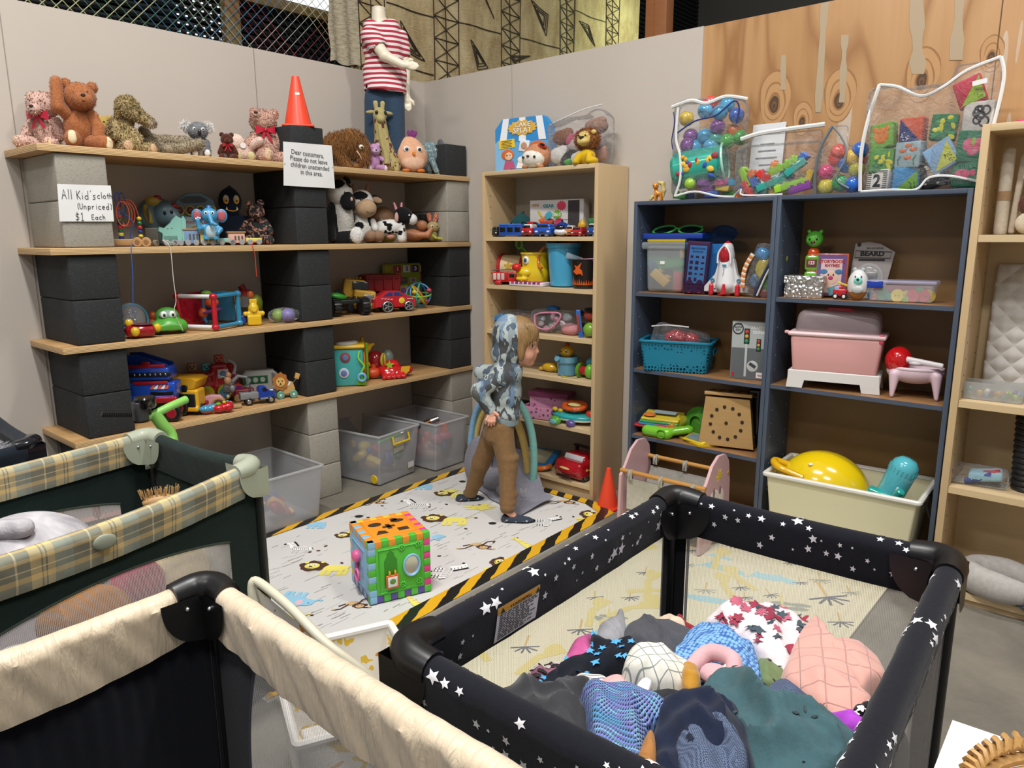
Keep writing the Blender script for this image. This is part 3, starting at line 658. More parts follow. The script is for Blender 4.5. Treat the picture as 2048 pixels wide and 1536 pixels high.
# ---------------------------------------------------------------- playpens
def netting(name,col,cov,p=.0036,al=1.0):
 def f():
  q=NT(name); uv=q.n('UVMap'); s=q.n('SeparateXYZ'); q.l(uv.outputs[0],s.inputs[0])
  a=q.math('SINE',q.math('MULTIPLY',s.outputs[0],PI/p)); b=q.math('SINE',q.math('MULTIPLY',s.outputs[1],PI/(p*.75)))
  h=q.math('GREATER_THAN',q.math('ABSOLUTE',q.math('MULTIPLY',a,b)),cov)
  q.b.inputs['Base Color'].default_value=lin(col); q.b.inputs['Roughness'].default_value=.7
  tr=q.n('BsdfTransparent'); mx=q.n('MixShader'); q.l(h,mx.inputs[0]); q.l(q.b.outputs[0],mx.inputs[1]); q.l(tr.outputs[0],mx.inputs[2]); q.l(mx.outputs[0],q.out.inputs[0]); return q.m
 SPECIAL[name]=f
netting('white_netting','#cfcdca',.24); netting('grey_netting','#d6d3d1',.34,.0042); netting('dense_netting','#d0cecc',.34)
@special
def plaid():
 q=NT('plaid_fabric'); uv=q.n('UVMap'); s=q.n('SeparateXYZ'); q.l(uv.outputs[0],s.inputs[0])
 def band(x,per,st): return q.ramp(q.math('FRACT',q.math('DIVIDE',x,per)),st,'CONSTANT')
 a=band(s.outputs[0],.17,[(0,'#6f6a58'),(.22,'#d8c49a'),(.25,'#6f6a58'),(.42,'#d7b877'),(.56,'#5a5a54'),(.58,'#cfb47c'),(.62,'#55564f'),(.64,'#d9bd80'),(.74,'#8d9488'),(.9,'#7f8a86')])
 b=band(s.outputs[1],.105,[(0,'#8d9488'),(.25,'#dfbe7c'),(.4,'#757567'),(.55,'#e8d7a8'),(.58,'#6a6a60'),(.78,'#dcbf84'),(.9,'#8d9488')])
 c=q.mix(.5,a,b); n=q.noise(q.co('UV',(8,300,1)),10,2); q.l(q.mix(q.math('MULTIPLY',n.outputs[0],.3),c,'#9b9a86'),q.b.inputs['Base Color']); q.b.inputs['Roughness'].default_value=.9; q.bump(n.outputs[0],.2,.002); return q.m
@special
def creamsatin():
 q=NT('cream_satin'); v=q.co('Object',(1,1,1)); n=q.noise(v,9,4,.6,1.2); q.l(q.mix(n.outputs[0],'#c5b295','#ddcdb4'),q.b.inputs['Base Color']); q.b.inputs['Roughness'].default_value=.42; q.b.inputs['Sheen Weight'].default_value=.3
 w=q.noise(q.co('UV',(14,2,1)),3,4,.55,1.5); q.bump(w.outputs[0],.9,.008); return q.m
def cloth_noise(x,k=1.0): return math.sin(x*37*k)*.5+math.sin(x*83*k+1.3)*.3+math.sin(x*19*k+.7)*.4
def rail(mb,p0,p1,hh,rt,wb,nu=60,sag=0,wr=0,inw=0,hf=None,prof=None):
 """padded fabric rail wrapped over a bar: closed teardrop section swept from p0 to p1"""
 p0=Vector(p0);p1=Vector(p1); d=(p1-p0); L=d.length; d.normalize(); nrm=Vector((-d.y,d.x,0))
 def sec(t,h):  # t 0..1 round the section -> (offset, z)
  if t<.30: q=t/.30; return (-wb-(rt-wb)*q**.7, -h+(h-rt)*q)
  if t<.70: a=PI*(t-.30)/.40; return (-rt*math.cos(a),-rt+rt*math.sin(a))
  q=(1-t)/.30; return (wb+(rt-wb)*q**.7,-h+(h-rt)*q)
 def fn(i,j):
  h=hf(i) if hf else hh; o,z=sec(j,h); c=p0.lerp(p1,i); dz=-sag*math.sin(PI*i)
  k=wr*cloth_noise(i*L*1.6+j*.35)*(1 if z<-rt*.6 else .25);
  return c+nrm*(o*(1+0*k)+k*(1 if o>0 else -1))+Vector((0,0,z+dz+k*.3))
 mb.grid(fn,nu,28,L,.30,True)
 return fn
def starpts(r,rot=0,n=5): return [((r if i%2==0 else r*.46)*math.cos(R_(rot)+PI/2+i*PI/n),(r if i%2==0 else r*.46)*math.sin(R_(rot)+PI/2+i*PI/n)) for i in range(2*n)]
def decal(mb,fn,i0,j0,pts,L,hp,off=.0012):
 """flat print wrapped on a rail surface at (i0,j0)"""
 def P(di,dj):
  i=i0+di/L; j=j0+dj/hp; a=Vector(fn(i,j)); e=1e-3; n=(Vector(fn(i+e,j))-a).cross(Vector(fn(i,j+e))-a).normalized(); return a+n*off*mb.sg
 vs=[P(0,0)]+[P(x*.5,y*.5) for x,y in pts]+[P(x,y) for x,y in pts]; n=len(pts); fs=[]
 for k in range(n): k2=(k+1)%n; fs+=[(0,1+k,1+k2),(1+k,1+n+k,1+n+k2,1+k2)]
 mb.add(vs,fs)
def panel(mb,a,b,z0,z1,k,nu=2,bow=0,nv=2):
 a=Vector(a);b=Vector(b); L=(b-a).length; d=(b-a).normalized(); n=Vector((-d.y,d.x))
 mb.mk(k).grid(lambda i,j:V3(a.lerp(b,i)+n*bow*math.sin(PI*i)*math.sin(PI*j),z0+(z1-z0)*j),nu,nv,L,z1-z0)
def corner_cap(t,name,c,d1,d2,m,r=.033,dp=.105,arm=.085,drop=0,zt=0,lab=None):
 """moulded corner: elbow over both rails and a shield hanging inside/outside the corner"""
 c=Vector(c); d1=Vector(d1).normalized(); d2=Vector(d2).normalized(); mb=MB(); u=Vector((0,0,1))
 P=[c+d1*arm+u*(zt-r*.9),c+d1*arm*.45+u*(zt-r*.8),c+(d1+d2)*.012+u*(zt-r*.75),c+d2*arm*.45+u*(zt-r*.8),c+d2*arm+u*(zt-r*.9)]
 mb.tube(P,[r*.9,r,r*1.02,r,r*.9],14,sub=5)
 def inw(d):
  nn=Vector((-d.y,d.x,0)); return nn if nn.dot(d1+d2-d)>0 else -nn
 n1,n2=inw(d1),inw(d2)
 for side in (1,-1):
  o=r*.98
  def fn(i,j):
   a=arm*1.05*math.sqrt(max(0,1-(j**2.2)))+.002; q=i*2-1; e=abs(q)
   d,nn=(d1,n1) if q<0 else (d2,n2)
   if side>0: p=c+d*(o+(a)*e)+nn*o if a*e>0 else c+(d1+d2)*o
   else: p=c-(n1+n2)*o*.8*(1-e)+ (d*a*e-nn*o*.8*e)
   if side>0:
    bl=max(0,1-e*3); p=p-(p-(c+(d1*(o*1.9)+d2*(o*1.9))))*bl*.0
   return p+u*(zt-r*.9-dp*j)
  mb.grid(fn,16,10,smooth=True)
 for d,nn in ((d1,n1),(d2,n2)):
  mb.mk(1).ell(tuple(c+d*(r+arm*.40)+nn*(r+.001)+u*(zt-r*.9-dp*.22)),.005,n=10); mb.mk(0)
 return t.p(name,[m,'m#c9ccd0'],mb,label=lab)
def V3(a,z): return Vector((a[0],a[1],z))
# ---- star-patterned black playpen
SA,SB,SC_,SD=(2.885,-2.765),(2.872,-1.765),(3.549,-1.740),(3.592,-2.745)
ZR_=.772
t=Thing('playpen','black playpen with white stars on its padded rails, heaped with clothes','playpen',(0,0,0),px=False)
def inset(a,b,q): a=Vector(a);b=Vector(b); d=(b-a).normalized(); return a+d*q,b-d*q
STARS=[]
rs=random.Random(11)
for (a,b) in ((SA,SB),(SB,SC_),(SC_,SD),(SD,SA)):
 L=math.dist(a,b); rows=[]
 for i in range(int(L/.036)):
  rows.append(((i+.5)*.036+rs.uniform(-.008,.008), rs.choice([.03,.07,.11,.16,.20]) ,rs.choice([.0185,.013,.011,.009,.005])))
 a2,b2=inset(a,b,.045); mb=MB(); fn=rail(mb,V3(a2,ZR_),V3(b2,ZR_),.118,.027,.010,60,.004,.0012)
 mb.mk(1)
 for sgj in (1,-1):
  mb.sg=1
  for x,h,r in rows:
   for (hh,rr) in ((h,r),((h+.11)%.2+.04,rs.choice([.010,.007,.004,.0045]))):
    j=.5+sgj*(hh*.45+.0)/.21*.75*.5*1.25; jj=.5+sgj*min(.45,hh*2.0)
    i=(x+(hh*1.3)%.05)/L
    if .05<i<.95 and abs(jj-.5)<.44: decal(mb,fn,i,jj,starpts(rr,rs.uniform(-25,25)),L,.30)
 t.p('padded_rail',['f#16171f','e#dcdce0'],mb,label='black rail cover printed with white stars')
 # panels: black side strips and netting, black hem
 a3,b3=Vector(a),Vector(b); d=(b3-a3).normalized(); mb=MB()
 for p_,q_ in ((a3,a3+d*.045),(b3-d*.045,b3)): panel(mb,p_,q_,.02,ZR_-.09,0)
 n_=Vector((-d.y,d.x));
 panel(mb,a3,b3,.016,.16,0); t.p('fabric_panel',['f#14151a'],mb)
 mb=MB(); panel(mb,a3+d*.045,b3-d*.045,.16,ZR_-.105,0,12,0,6)
 for q_ in (a3+d*.047,b3-d*.052): mb.mk(1); panel(mb,q_,q_+d*.009,.16,ZR_-.11,1)
 t.p('mesh_panel',['white_netting','e#8f8f93'],mb)
for c,e,f in ((SA,SB,SD),(SB,SA,SC_),(SC_,SB,SD),(SD,SC_,SA)):
 mb=MB(); mb.cyl(V3(c,.014),V3(c,ZR_-.08),.016,.016,12); mb.cyl(V3(c,.014),V3(c,.04),.03,.024,12); t.p('corner_post','p#101114',mb)
 corner_cap(t,'corner_cap',V3(c,ZR_+.006),V3(e,0)-V3(c,0),V3(f,0)-V3(c,0),'p#0d0d0f',lab='glossy black corner')
mb=MB(); cx=(SA[0]+SC_[0])/2; cy=(SA[1]+SC_[1])/2; mb.box((cx,cy,.17),(.66,.97,.03),.008); t.p('mattress','f#202127',mb)
# warning label on the left rail (inner side faces +x)
mb=MB(); x=2.881+.020
def LB(y,z,o=0): # label on rail's inner face
 q=max(0,min(1,(z-(ZR_-.122))/.091)); return (2.885-.013*(y+2.765)+.010+.017*q**.7+.0035+o,y,z)
yl0,yl1=bp(1072,1160,x=2.9).y,bp(987,1260,x=2.9).y
z0,z1=ZR_-.108,ZR_-.028
mb.grid(lambda i,j:LB(yl1+(yl0-yl1)*i,z0+(z1-z0)*j),2,6); mb.mk(1).grid(lambda i,j:LB(yl1+(yl0-yl1)*i,z1-.016+.016*j,.0006),2,3)
mb.mk(2)
lean=math.degrees(math.atan2(.0145,.075))
mb.text('WARNING',LB((yl0+yl1)/2+.004,z1-.009,.0012),.014,rot=(90-lean,0,90),bold=.02)
for dy in(-.052,.06): p_=LB((yl0+yl1)/2+dy,z1-.009,.0012); mb.add([(p_[0],p_[1]-.007,p_[2]-.006),(p_[0],p_[1]+.007,p_[2]-.006),(p_[0],p_[1],p_[2]+.006)],[(0,1,2)])
for i in range(13):
 z=z1-.021-i*.0045; w=(yl0-yl1)*rs.uniform(.6,.92); y=yl1+.008
 x_=y
 while x_<y+w-.01:
  l=rs.uniform(.006,.02); a_=LB(x_,z,.0006); b_=LB(min(x_+l,y+w),z+.0021,.0006); mb.add([a_,(a_[0],b_[1],a_[2]),b_,(b_[0],a_[1],b_[2])],[(0,1,2,3)]); x_+=l+.003
t.p('warning_label',['e#d5d4d8','e#d3982e','e#2a2523'],mb,label='white warning label with an orange heading')
# ---- cream playpen in the foreground
KA=(2.405,-2.865); KB=(3.50,-2.875); KC=(2.36,-3.62); ZK=.775
t=Thing('playpen','cream-railed playpen with black and mesh sides at the front left of the picture','playpen',(0,0,0),px=False)
KD=(3.47,-3.66)
for i_,(a,b,sag) in enumerate(((KA,KB,.010),(KC,KA,.012))):
 a2,b2=inset(a,b,.05); mb=MB(); rail(mb,V3(a2,ZK),V3(b2,ZK),.12,.026,.016,110,sag,.0042,hf=lambda i:.105+.03*math.sin(PI*i)**.5)
 t.p('padded_rail',['creamsatin'],mb,label='cream satin rail cover')
mb=MB(); a3,b3=Vector(KA),Vector(KB)
N=30 # black side with a curved edge, then netting
def edge(j): return .115-.0*j+.07*(j*2-1)**2*(1 if j>.5 else .3)
mb.grid(lambda i,j:V3(a3+(b3-a3).normalized()*(edge(j)*i),.03+(ZK-.12)*j),6,24,.2,.7); t.p('fabric_panel','f#14161f',mb)
mb=MB(); mb.grid(lambda i,j:V3(a3+(b3-a3).normalized()*(edge(j)+(1.05-edge(j))*i),.03+(ZK-.12)*j),24,24,1.0,.66)
mb.mk(1).tube([V3(a3+(b3-a3).normalized()*edge(j/24),.03+(ZK-.12)*j/24)+Vector((0,-.002,0)) for j in range(25)],.0025,5); t.p('mesh_panel',['dense_netting','e#3d3f4c'],mb)
mb=MB(); a3,b3=Vector(KC),Vector(KA)
mb.grid(lambda i,j:V3(a3.lerp(b3,i),.0+(ZK-.10)*j)+Vector((.004*math.sin(i*140)*j**4+.006*math.sin(i*23+j*5),0,0)),140,14,.75,.7); t.p('fabric_panel','f#12141d',mb)
mb=MB(); mb.tube([V3(KA,0)+Vector((.012,-.012,z)) for z in (.05,.3,.5,ZK-.1)],.004,6); t.p('seam_piping','f#0d0e14',mb)
mb=MB(); mb.box((2.93,-3.25,.19),(1.0,.72,.03),.008); t.p('mattress','f#1b1d26',mb)
mb=MB(); mb.cyl(V3(KA,.014),V3(KA,ZK-.1),.015,.015,10); t.p('corner_post','p#101114',mb)
corner_cap(t,'corner_cap',V3(KA,ZK+.010),(1,0,0),(-.03,-1,0),'p#0c0c0e',.030,.10,.075,lab='glossy black corner')
mb=MB()
for d_ in ((1,0,0),(-.06,-1,0)):
 d_=Vector(d_).normalized(); c_=V3(KA,0); n_=Vector((.7,-.7,0))*.031
 mb.tube([c_+n_*.8+d_*.07+Vector((0,0,ZK-.028)),c_+n_+d_*.055+Vector((0,0,ZK-.062)),c_+n_*1.1+d_*.028+Vector((0,0,ZK-.095)),c_+n_*1.1+d_*.012+Vector((0,0,ZK-.115))],.0035,6,sub=4)
t.p('white_trim','f#dcd9d6',mb)
# ---- plaid-railed dark green playpen
GA,GB=(1.188,-2.461),(1.800,-2.405); GC,GD=(1.335,-3.42),(2.012,-3.36); ZG=.79
t=Thing('playpen','dark green playpen with yellow and grey plaid rails, filled with soft toys','playpen',(0,0,0),px=False)
GREY='p#a0a693'
for (a,b,m,sg,lab) in ((GC,GA,'plaid',.006,'plaid fabric rail cover'),(GD,GB,'plaid',.022,'plaid fabric rail cover'),(GA,GB,'f#1f2c29',.012,'dark green rail cover'),(GC,GD,'f#1f2c29',.01,'dark green rail cover')):
 a2,b2=inset(a,b,.06 if m=='plaid' else .05); mb=MB(); rail(mb,V3(a2,ZG),V3(b2,ZG),.10 if m=='plaid' else .13,.021,.010,80,sg,.0016); t.p('padded_rail',m,mb,label=lab)
def winpanel(a,b,hi,lo,m1,net,side=.11,arch=.10):
 """fabric side with a netting window whose top edge is arched"""
 a=Vector(a);b=Vector(b); L=(b-a).length; d=(b-a)/L; zt=ZG-.085; mb=MB(); w0=side/L; w1=1-side/L
 top=lambda i: hi+arch*(math.sin(PI*(i-w0)/(w1-w0)))**.8 if w0<i<w1 else hi
 panel(mb,a,a+d*side,.01,zt,0); panel(mb,b-d*side,b,.01,zt,0)
 mb.grid(lambda i,j:V3(a.lerp(b,w0+(w1-w0)*i),top(w0+(w1-w0)*i)+(zt-top(w0+(w1-w0)*i))*j),40,2,L,.2)
 mb.grid(lambda i,j:V3(a.lerp(b,w0+(w1-w0)*i),.01+(lo-.01)*j),4,2,L,.2)
 mb.mk(1).tube([V3(a.lerp(b,w0+(w1-w0)*i/30),top(w0+(w1-w0)*i/30)) for i in range(31)],.004,5); t.p('fabric_panel',[m1,'f#3a4238'],mb)
 mb=MB(); mb.grid(lambda i,j:V3(a.lerp(b,w0+(w1-w0)*i),lo+(top(w0+(w1-w0)*i)-lo)*j),40,8,L*(w1-w0),hi-lo); t.p('mesh_panel',net,mb)
winpanel(GD,GB,.57,.12,'f#152420','grey_netting',.12,.05); winpanel(GC,GA,.56,.2,'f#152420','grey_netting',.13,.05)
mb=MB(); a,b=Vector(GA),Vector(GB); mb.grid(lambda i,j:V3(a.lerp(b,i),.01+(ZG-.11)*j)+Vector((0,.006*math.sin(9*i)*math.sin(6*j),0)),24,12,.6,.7); t.p('fabric_panel','f#15251f',mb); mb=MB(); a,b=Vector(GC),Vector(GD); mb.grid(lambda i,j:V3(a.lerp(b,i),.01+(ZG-.11)*j),4,2,.6,.7); t.p('fabric_panel','f#15251f',mb)
for c,e,f in ((GA,GB,GC),(GB,GA,GD),(GC,GA,GD),(GD,GB,GC)):
 mb=MB(); mb.cyl(V3(c,0),V3(c,ZG-.08),.015,.015,10); t.p('corner_post','p#171d1c',mb)
 corner_cap(t,'corner_cap',V3(c,ZG+.008),V3(e,0)-V3(c,0),V3(f,0)-V3(c,0),GREY,.030,.092,.078,lab='grey-green moulded corner')
mb=MB(); mb.box((1.6,-2.9,.2),(.62,.92,.03),.01); t.p('mattress','f#2b3531',mb)
qn=bp(208,1073,x=1.935); mb=MB(); mb.ell((1.912+.024,qn.y,ZG-.062),(.006,.028,.020)); t.p('release_button','p#8f9484',mb)
mb=MB(); c=Vector((1.222,-2.475,ZG-.118)); mb.box(tuple(c),(.004,.05,.016),.001,(0,0,8)); mb.box((1.25,-2.45,ZG-.118),(.05,.004,.016),.001,(0,0,6)); t.p('hook_tape','f#6b6c60',mb)
# ---- dark playpen behind, left edge
t=Thing('playpen','navy playpen corner behind the plaid one at the left edge, holding a grey fluffy toy','playpen',(0,0,0),px=False)
QA=(.80,-2.70); QB=(.17,-2.68); QC=(.86,-3.5)
for a,b in ((QB,QA),(QA,QC)):
 mb=MB(); a2,b2=inset(a,b,.04); rail(mb,V3(a2,.735),V3(b2,.735),.10,.026,.01,30,.01,.002); t.p('padded_rail','f#1b222b',mb)
 mb=MB(); panel(mb,Vector(a),Vector(b),.01,.65,0); t.p('fabric_panel','f#151a20',mb)
corner_cap(t,'corner_cap',V3(QA,.75),(-1,.03,0),(.08,-1,0),'g#12141a',.026,.06,.07,lab='dark plastic corner')
# ---------------------------------------------------------------- the child on the mat
@special
def camo():
 q=NT('camouflage_jersey'); v=q.co('Object',(1.5,1.5,1)); n=q.noise(v,9,2); d=q.mix(.22,v,n.outputs['Color']);
 vo=q.n('TexVoronoi',_distance='MANHATTAN',Scale=17,Randomness=1); mp=q.n('Mapping'); mp.inputs['Rotation'].default_value=(.5,.9,.6); mp.inputs['Scale'].default_value=(1.9,1,.75); q.l(d,mp.inputs[0]); q.l(mp.outputs[0],vo.inputs['Vector'])
 s=q.n('SeparateColor'); q.l(vo.outputs['Color'],s.inputs[0]); c=q.ramp(s.outputs[0],[(0,'#a9b4b3'),(.26,'#51606f'),(.46,'#8a979c'),(.62,'#45474a'),(.76,'#6d87a3'),(.84,'#62635f'),(.93,'#9aa5a6')],'CONSTANT'); q.l(c,q.b.inputs['Base Color'])
 q.b.inputs['Roughness'].default_value=.9; q.bump(q.noise(q.co(),28,3).outputs[0],.5,.006); return q.m
def pxframe(T):
 """picture point + depth step -> local coordinates of a thing, by true ray intersection with its own upright plane"""
 o=T.o; loc=o.location.copy(); a=o.rotation_euler.z; X=Vector((math.cos(a),math.sin(a),0)); Y=Vector((-math.sin(a),math.cos(a),0)); sx,sy,sz=T.sc
 def L(u,v,y=0):
  d=ray(u,v); t=((loc+Y*y*sy)-CAM).dot(Y)/d.dot(Y); q=CAM+d*t-loc; return (q.dot(X)/sx,y,q.z/sz)
 return L
loc=Vector((1.285,-.76,.0165)); rz=face(loc)
T=Thing('person','young child in a grey camouflage hoodie, brown trousers and slip-on shoes walking across the mat','person',loc,rz)
L=pxframe(T); FY,RY=-58,62
hip1=L(1002,858,-12); knee1=L(1016,932,-32); ank1=L(1015,1018,FY); hip2=L(990,858,14); knee2=L(962,925,34); ank2=L(940,990,RY)
sh1=L(1002,752,-22); el1=L(958,782,-30); wr1=L(980,820,-27); sh2=L(1003,745,22); el2=L(964,745,34); wr2=L(975,790,30)
hd=L(1040,684,0)
def face_prims():
 p=[El(0,L(1032,682),(34,28,38)),El(0,L(1052,680),(21,24,27)),El(0,L(1052,706,0),(18,19,20)),El(0,L(1052,716,0),(13,13,12)),El(0,L(1059,684,0),(15,19,9)),
       Ca(0,L(1070,690,0),L(1075,702,0),2.4,3.0),El(0,L(1072,704.5,-3.2),(3.2,2.4,2.2)),El(0,L(1072,704.5,3.2),(3.2,2.4,2.2)),
       El(1,L(1070,713.2,0),(2.6,4.8,1.5)),El(1,L(1068.6,719,0),(2.6,4.4,1.7)),El(0,L(1066,712,0),(4,7,4)),El(0,L(1060,726,0),(7.5,7,5.2)),El(0,L(1056,709,-12),(11,7,9)),El(0,L(1056,709,12),(11,7,9)),
       Ca(0,L(1030,715,0),L(1018,745,0),15,17)]
 p+=[El(2,L(1071.5,716.3,0),(3.4,3.6,1.3),(0,0,0),-1),El(0,L(1067,692,-17),(6.5,6,3.8),(0,0,0),-1),El(0,L(1067,692,17),(6.5,6,3.8),(0,0,0),-1)]
 return p
mb=MB()
mb.sculpt(face_prims()+[Ca(0,L(1018,745,0),L(1008,840,0),20,22),Ca(0,sh1,el1,11,8),Ca(0,el1,wr1,8,6.5),Ca(0,sh2,el2,11,8),Ca(0,el2,wr2,8,6.5),Ca(0,L(1012,750,-18),L(1012,750,18),16),
  Ca(0,hip1,knee1,17,11),Ca(0,knee1,ank1,11,7.5),Ca(0,hip2,knee2,17,11),Ca(0,knee2,ank2,11,7.5),Ca(0,ank1,L(1035,1044,FY),8,7),Ca(0,ank2,L(945,1002,RY),8,7),],1.7,6)
mb.sculpt([Ca(0,wr1,L(981,823,-31),6.2,6.4),El(0,L(982,829,-32),(9.5,4.6,8),(0,30,0))]+[Ca(0,L(976+i*4.6,834+[0,2.2,2.8,1.6][i],-34.5),L(972.5+i*5.4,840+[0,3,3.6,2.6][i],-36.5),2.7,2.5) for i in range(4)]+[Ca(0,L(972.5+i*5.4,840+[0,3,3.6,2.6][i],-36.5),L(971.5+i*5.6,847+[0,3.6,4.2,2.6][i],-33.5),2.5,2.0) for i in range(4)]+[Ca(0,L(989,825,-34),L(995.5,830,-37),3.2,2.6),Ca(0,L(995.5,830,-37),L(998,837,-36),2.6,2.1)],.75,1.6)
for y in(-12.2,12.2):
 sg=1 if y>0 else -1
 mb.mk(3).ell(L(1062.0,692,y+sg*2.8),(5.0,4.2,3.6),n=14); mb.mk(4).ell(L(1064.6,692.2,y+sg*5.2),(2.2,2.0,2.8),n=10)
 mb.mk(5).tube([L(1059,689.5,y+sg*6.0),L(1064,687.8,y+sg*5),L(1067.8,689.4,y+sg*1)],.9,5); mb.mk(6).tube([L(1060,683,y+sg*5),L(1068,680.5,y+sg*2),L(1071,681.5,y-sg*3)],1.0,5)
T.p('body',['s#d9a38c','s#c9756d','e#5a2626','e#e8e4e0','e#3a4b55','e#3a2a22','e#9a7550'],mb)
# hoodie: torso, sleeves, hood with an opening at the face
mb=MB(); hoodie=[Ca(0,L(1014,748,-8),L(1012,750,10),29),El(0,L(1012,785,0),(31,34,44)),El(0,L(1012,825,0),(29,32,24)),Ca(0,sh1,el1,17.5,14.5),Ca(0,el1,wr1,14.5,11.5),Ca(0,sh2,el2,17,14),Ca(0,el2,wr2,14,11),
  El(0,L(1018,672,0),(33,36,40)),El(0,L(1013,705,0),(30,32,31),(0,20,0)),Ca(0,L(1012,735,-14),L(1028,738,0),15,15),Ca(0,L(1012,735,14),L(1028,738,0),15,15),El(0,L(991,755,0),(13,22,16)),
  El(None,L(1056,688,0),(36,29,39),(0,0,0),-1),Bo(None,L(1064,683,0),(23,42,47),2,(0,0,0),-1),Bo(None,L(1012,868,0),(60,60,19),2,(0,0,0),-1)]
mb.sculpt(hoodie,1.7,7); T.p('hoodie','camo',mb)
mb=MB(); mb.lathe(L(1008,846,0),[(25,-3),(28.5,0),(29,7),(28.5,14),(26,17)],32,sy=1.08)
mb.M=None; T.p('rib_hem','k#7d8b90',mb)
mb=MB(); d_=(Vector(wr1)-Vector(el1)).normalized(); mb.cyl(Vector(wr1)-d_*7,Vector(wr1)+d_*7,12,9.5,18,2); T.p('cuff','k#7b898e',mb)
# trousers
mb=MB(); tr=[El(0,L(998,852,0),(29,30,24)),Ca(0,hip1,knee1,24,18.5),Ca(0,knee1,ank1,18.5,13.5),Ca(0,hip2,knee2,23,18),Ca(0,knee2,ank2,18,13),El(0,L(985,866,-4),(19,26,22)),
 El(0,L(1019,988,-46),(17,15,9)),El(0,L(1016,1004,-52),(16.5,15,8)),El(0,L(1018,915,-30),(20,19,9)),El(0,L(952,965,52),(16,14,9)),Bo(0,L(990,868,-29),(15,2.5,15),2,(0,5,0)),
 Bo(None,L(1015,1035,FY),(30,30,11),2,(0,0,0),-1),Bo(None,L(940,1000,RY),(26,26,8),2,(0,0,0),-1)]
mb.sculpt(tr,1.7,6); T.p('trousers','f#7d6040',mb)
for c,a in((L(1015,1015,FY),14.2),(L(940,986,RY),13.8)):
 mb=MB(); mb.lathe(c,[(a-2,-6),(a,-4),(a+.6,0),(a,4),(a-2,6)],24); T.p('ankle_cuff','k#765a3a',mb)
for (u,v,y,s_,a) in ((1034,1047,FY,1.0,-6),(938,1003,RY,.9,8)):
 mb=MB(); c=Vector(L(u,v,y));
 mb.at(tuple(c),(0,0,a),s_); mb.sculpt([El(0,(-16,0,7),(15,12,13)),El(0,(10,0,4),(24,12.5,10)),El(0,(-4,0,7),(20,11,11)),Bo(None,(0,0,-6),(60,40,5.5),0,(0,0,0),-1),El(None,(-14,0,20),(11,9,13),(0,0,0),-1)],1.4,4)
 rr=random.Random(4)
 for i in range(14): mb.mk(rr.choice([2,2,3,4])).ell((rr.uniform(-22,28),-11.3+rr.uniform(0,.5)-0,rr.uniform(2,10)),(2.2,.8,1.3),n=6)
 sh=T.p('shoe',['f#39424f','e#d8d3c4','e#b9bdb9','e#8c5a44','e#2f5f8f'],mb)
 m2=MB(); m2.at(tuple(c),(0,0,a),s_); pts=[(33*math.cos(t)*(1 if math.cos(t)<0 else 1.06)+1,12.8*math.sin(t)*(1 if math.cos(t)>0 else .9)) for t in [2*PI*i/32 for i in range(32)]]; m2.prism(pts,-1.6,3,'z',.6)
 T.p('sole','e#d8d0b9',m2,sh,'off-white rubber sole')
# hair
mb=MB(); mb.sculpt([El(0,L(1036,672,0),(36,31.5,37)),El(0,L(1054,668,0),(23,27,22)),El(0,L(1042,700,-22),(8,8,21)),El(0,L(1042,700,22),(8,8,21)),El(None,L(1070,712,0),(26,40,30),(0,0,0),-1)],1.8,4)
rr=random.Random(5)
for i in range(90):
 t=rr.uniform(-1.2,1.2); y=30*math.sin(t); fx=29*math.cos(t)
 a=L(1040+rr.uniform(-2,6),638+rr.uniform(0,8)+10*abs(math.sin(t)),y*.7); b=L(1048+fx*.72,653+rr.uniform(-3,4),y*.92); c=L(1049+fx*.95,668+rr.uniform(-4,4),y*.98); d=L(1047+fx+rr.uniform(-3,2),681+rr.uniform(-8,6)+10*abs(math.sin(t)),y*.98+rr.uniform(-3,3))
 mb.tube([a,b,c,d],[1.6,2.0,1.6,.4],5,sub=3)
T.p('hair','h#8f7046',mb)
# ---------------------------------------------------------------- shop mannequin on the top board
loc=A(770,1,.20)
T=Thing('mannequin','headless cream child mannequin in a red striped shirt and jeans standing behind the giraffe plush','mannequin',loc,face(loc)); L=pxframe(T)
def q_(u,v,y=0): return L(u,v,y)
mb=MB();
# bent right arm across the front, left arm hanging
sA_,eA,wA=q_(741,72,-18),q_(770,112,-38),q_(806,130,-46); sB,eB,wB=q_(800,75,12),q_(812,135,10),q_(813,192,2)
def mhand(w,dr,up,n):
 w=Vector(w);dr=Vector(dr).normalized();up=Vector(up).normalized();pr=[Ca(0,tuple(w),tuple(w+dr*9),6,6.5)]
 for i,(l,o) in enumerate(((13,-5.5),(16,-1.8),(15,1.8),(12,5.2))):
  a=w+dr*12+up*o; b=a+dr*l*.6+n*1.0; c=b+dr*l*.5+n*2.5; pr+=[Ca(0,tuple(a),tuple(b),2.3,2.1),Ca(0,tuple(b),tuple(c),2.1,1.6)]
 a=w+dr*4-up*5; pr+=[Ca(0,tuple(a),tuple(a+dr*8-up*6+n*3),2.6,2.2),Ca(0,tuple(a+dr*8-up*6+n*3),tuple(a+dr*14-up*7+n*4),2.2,1.7)]
 return pr
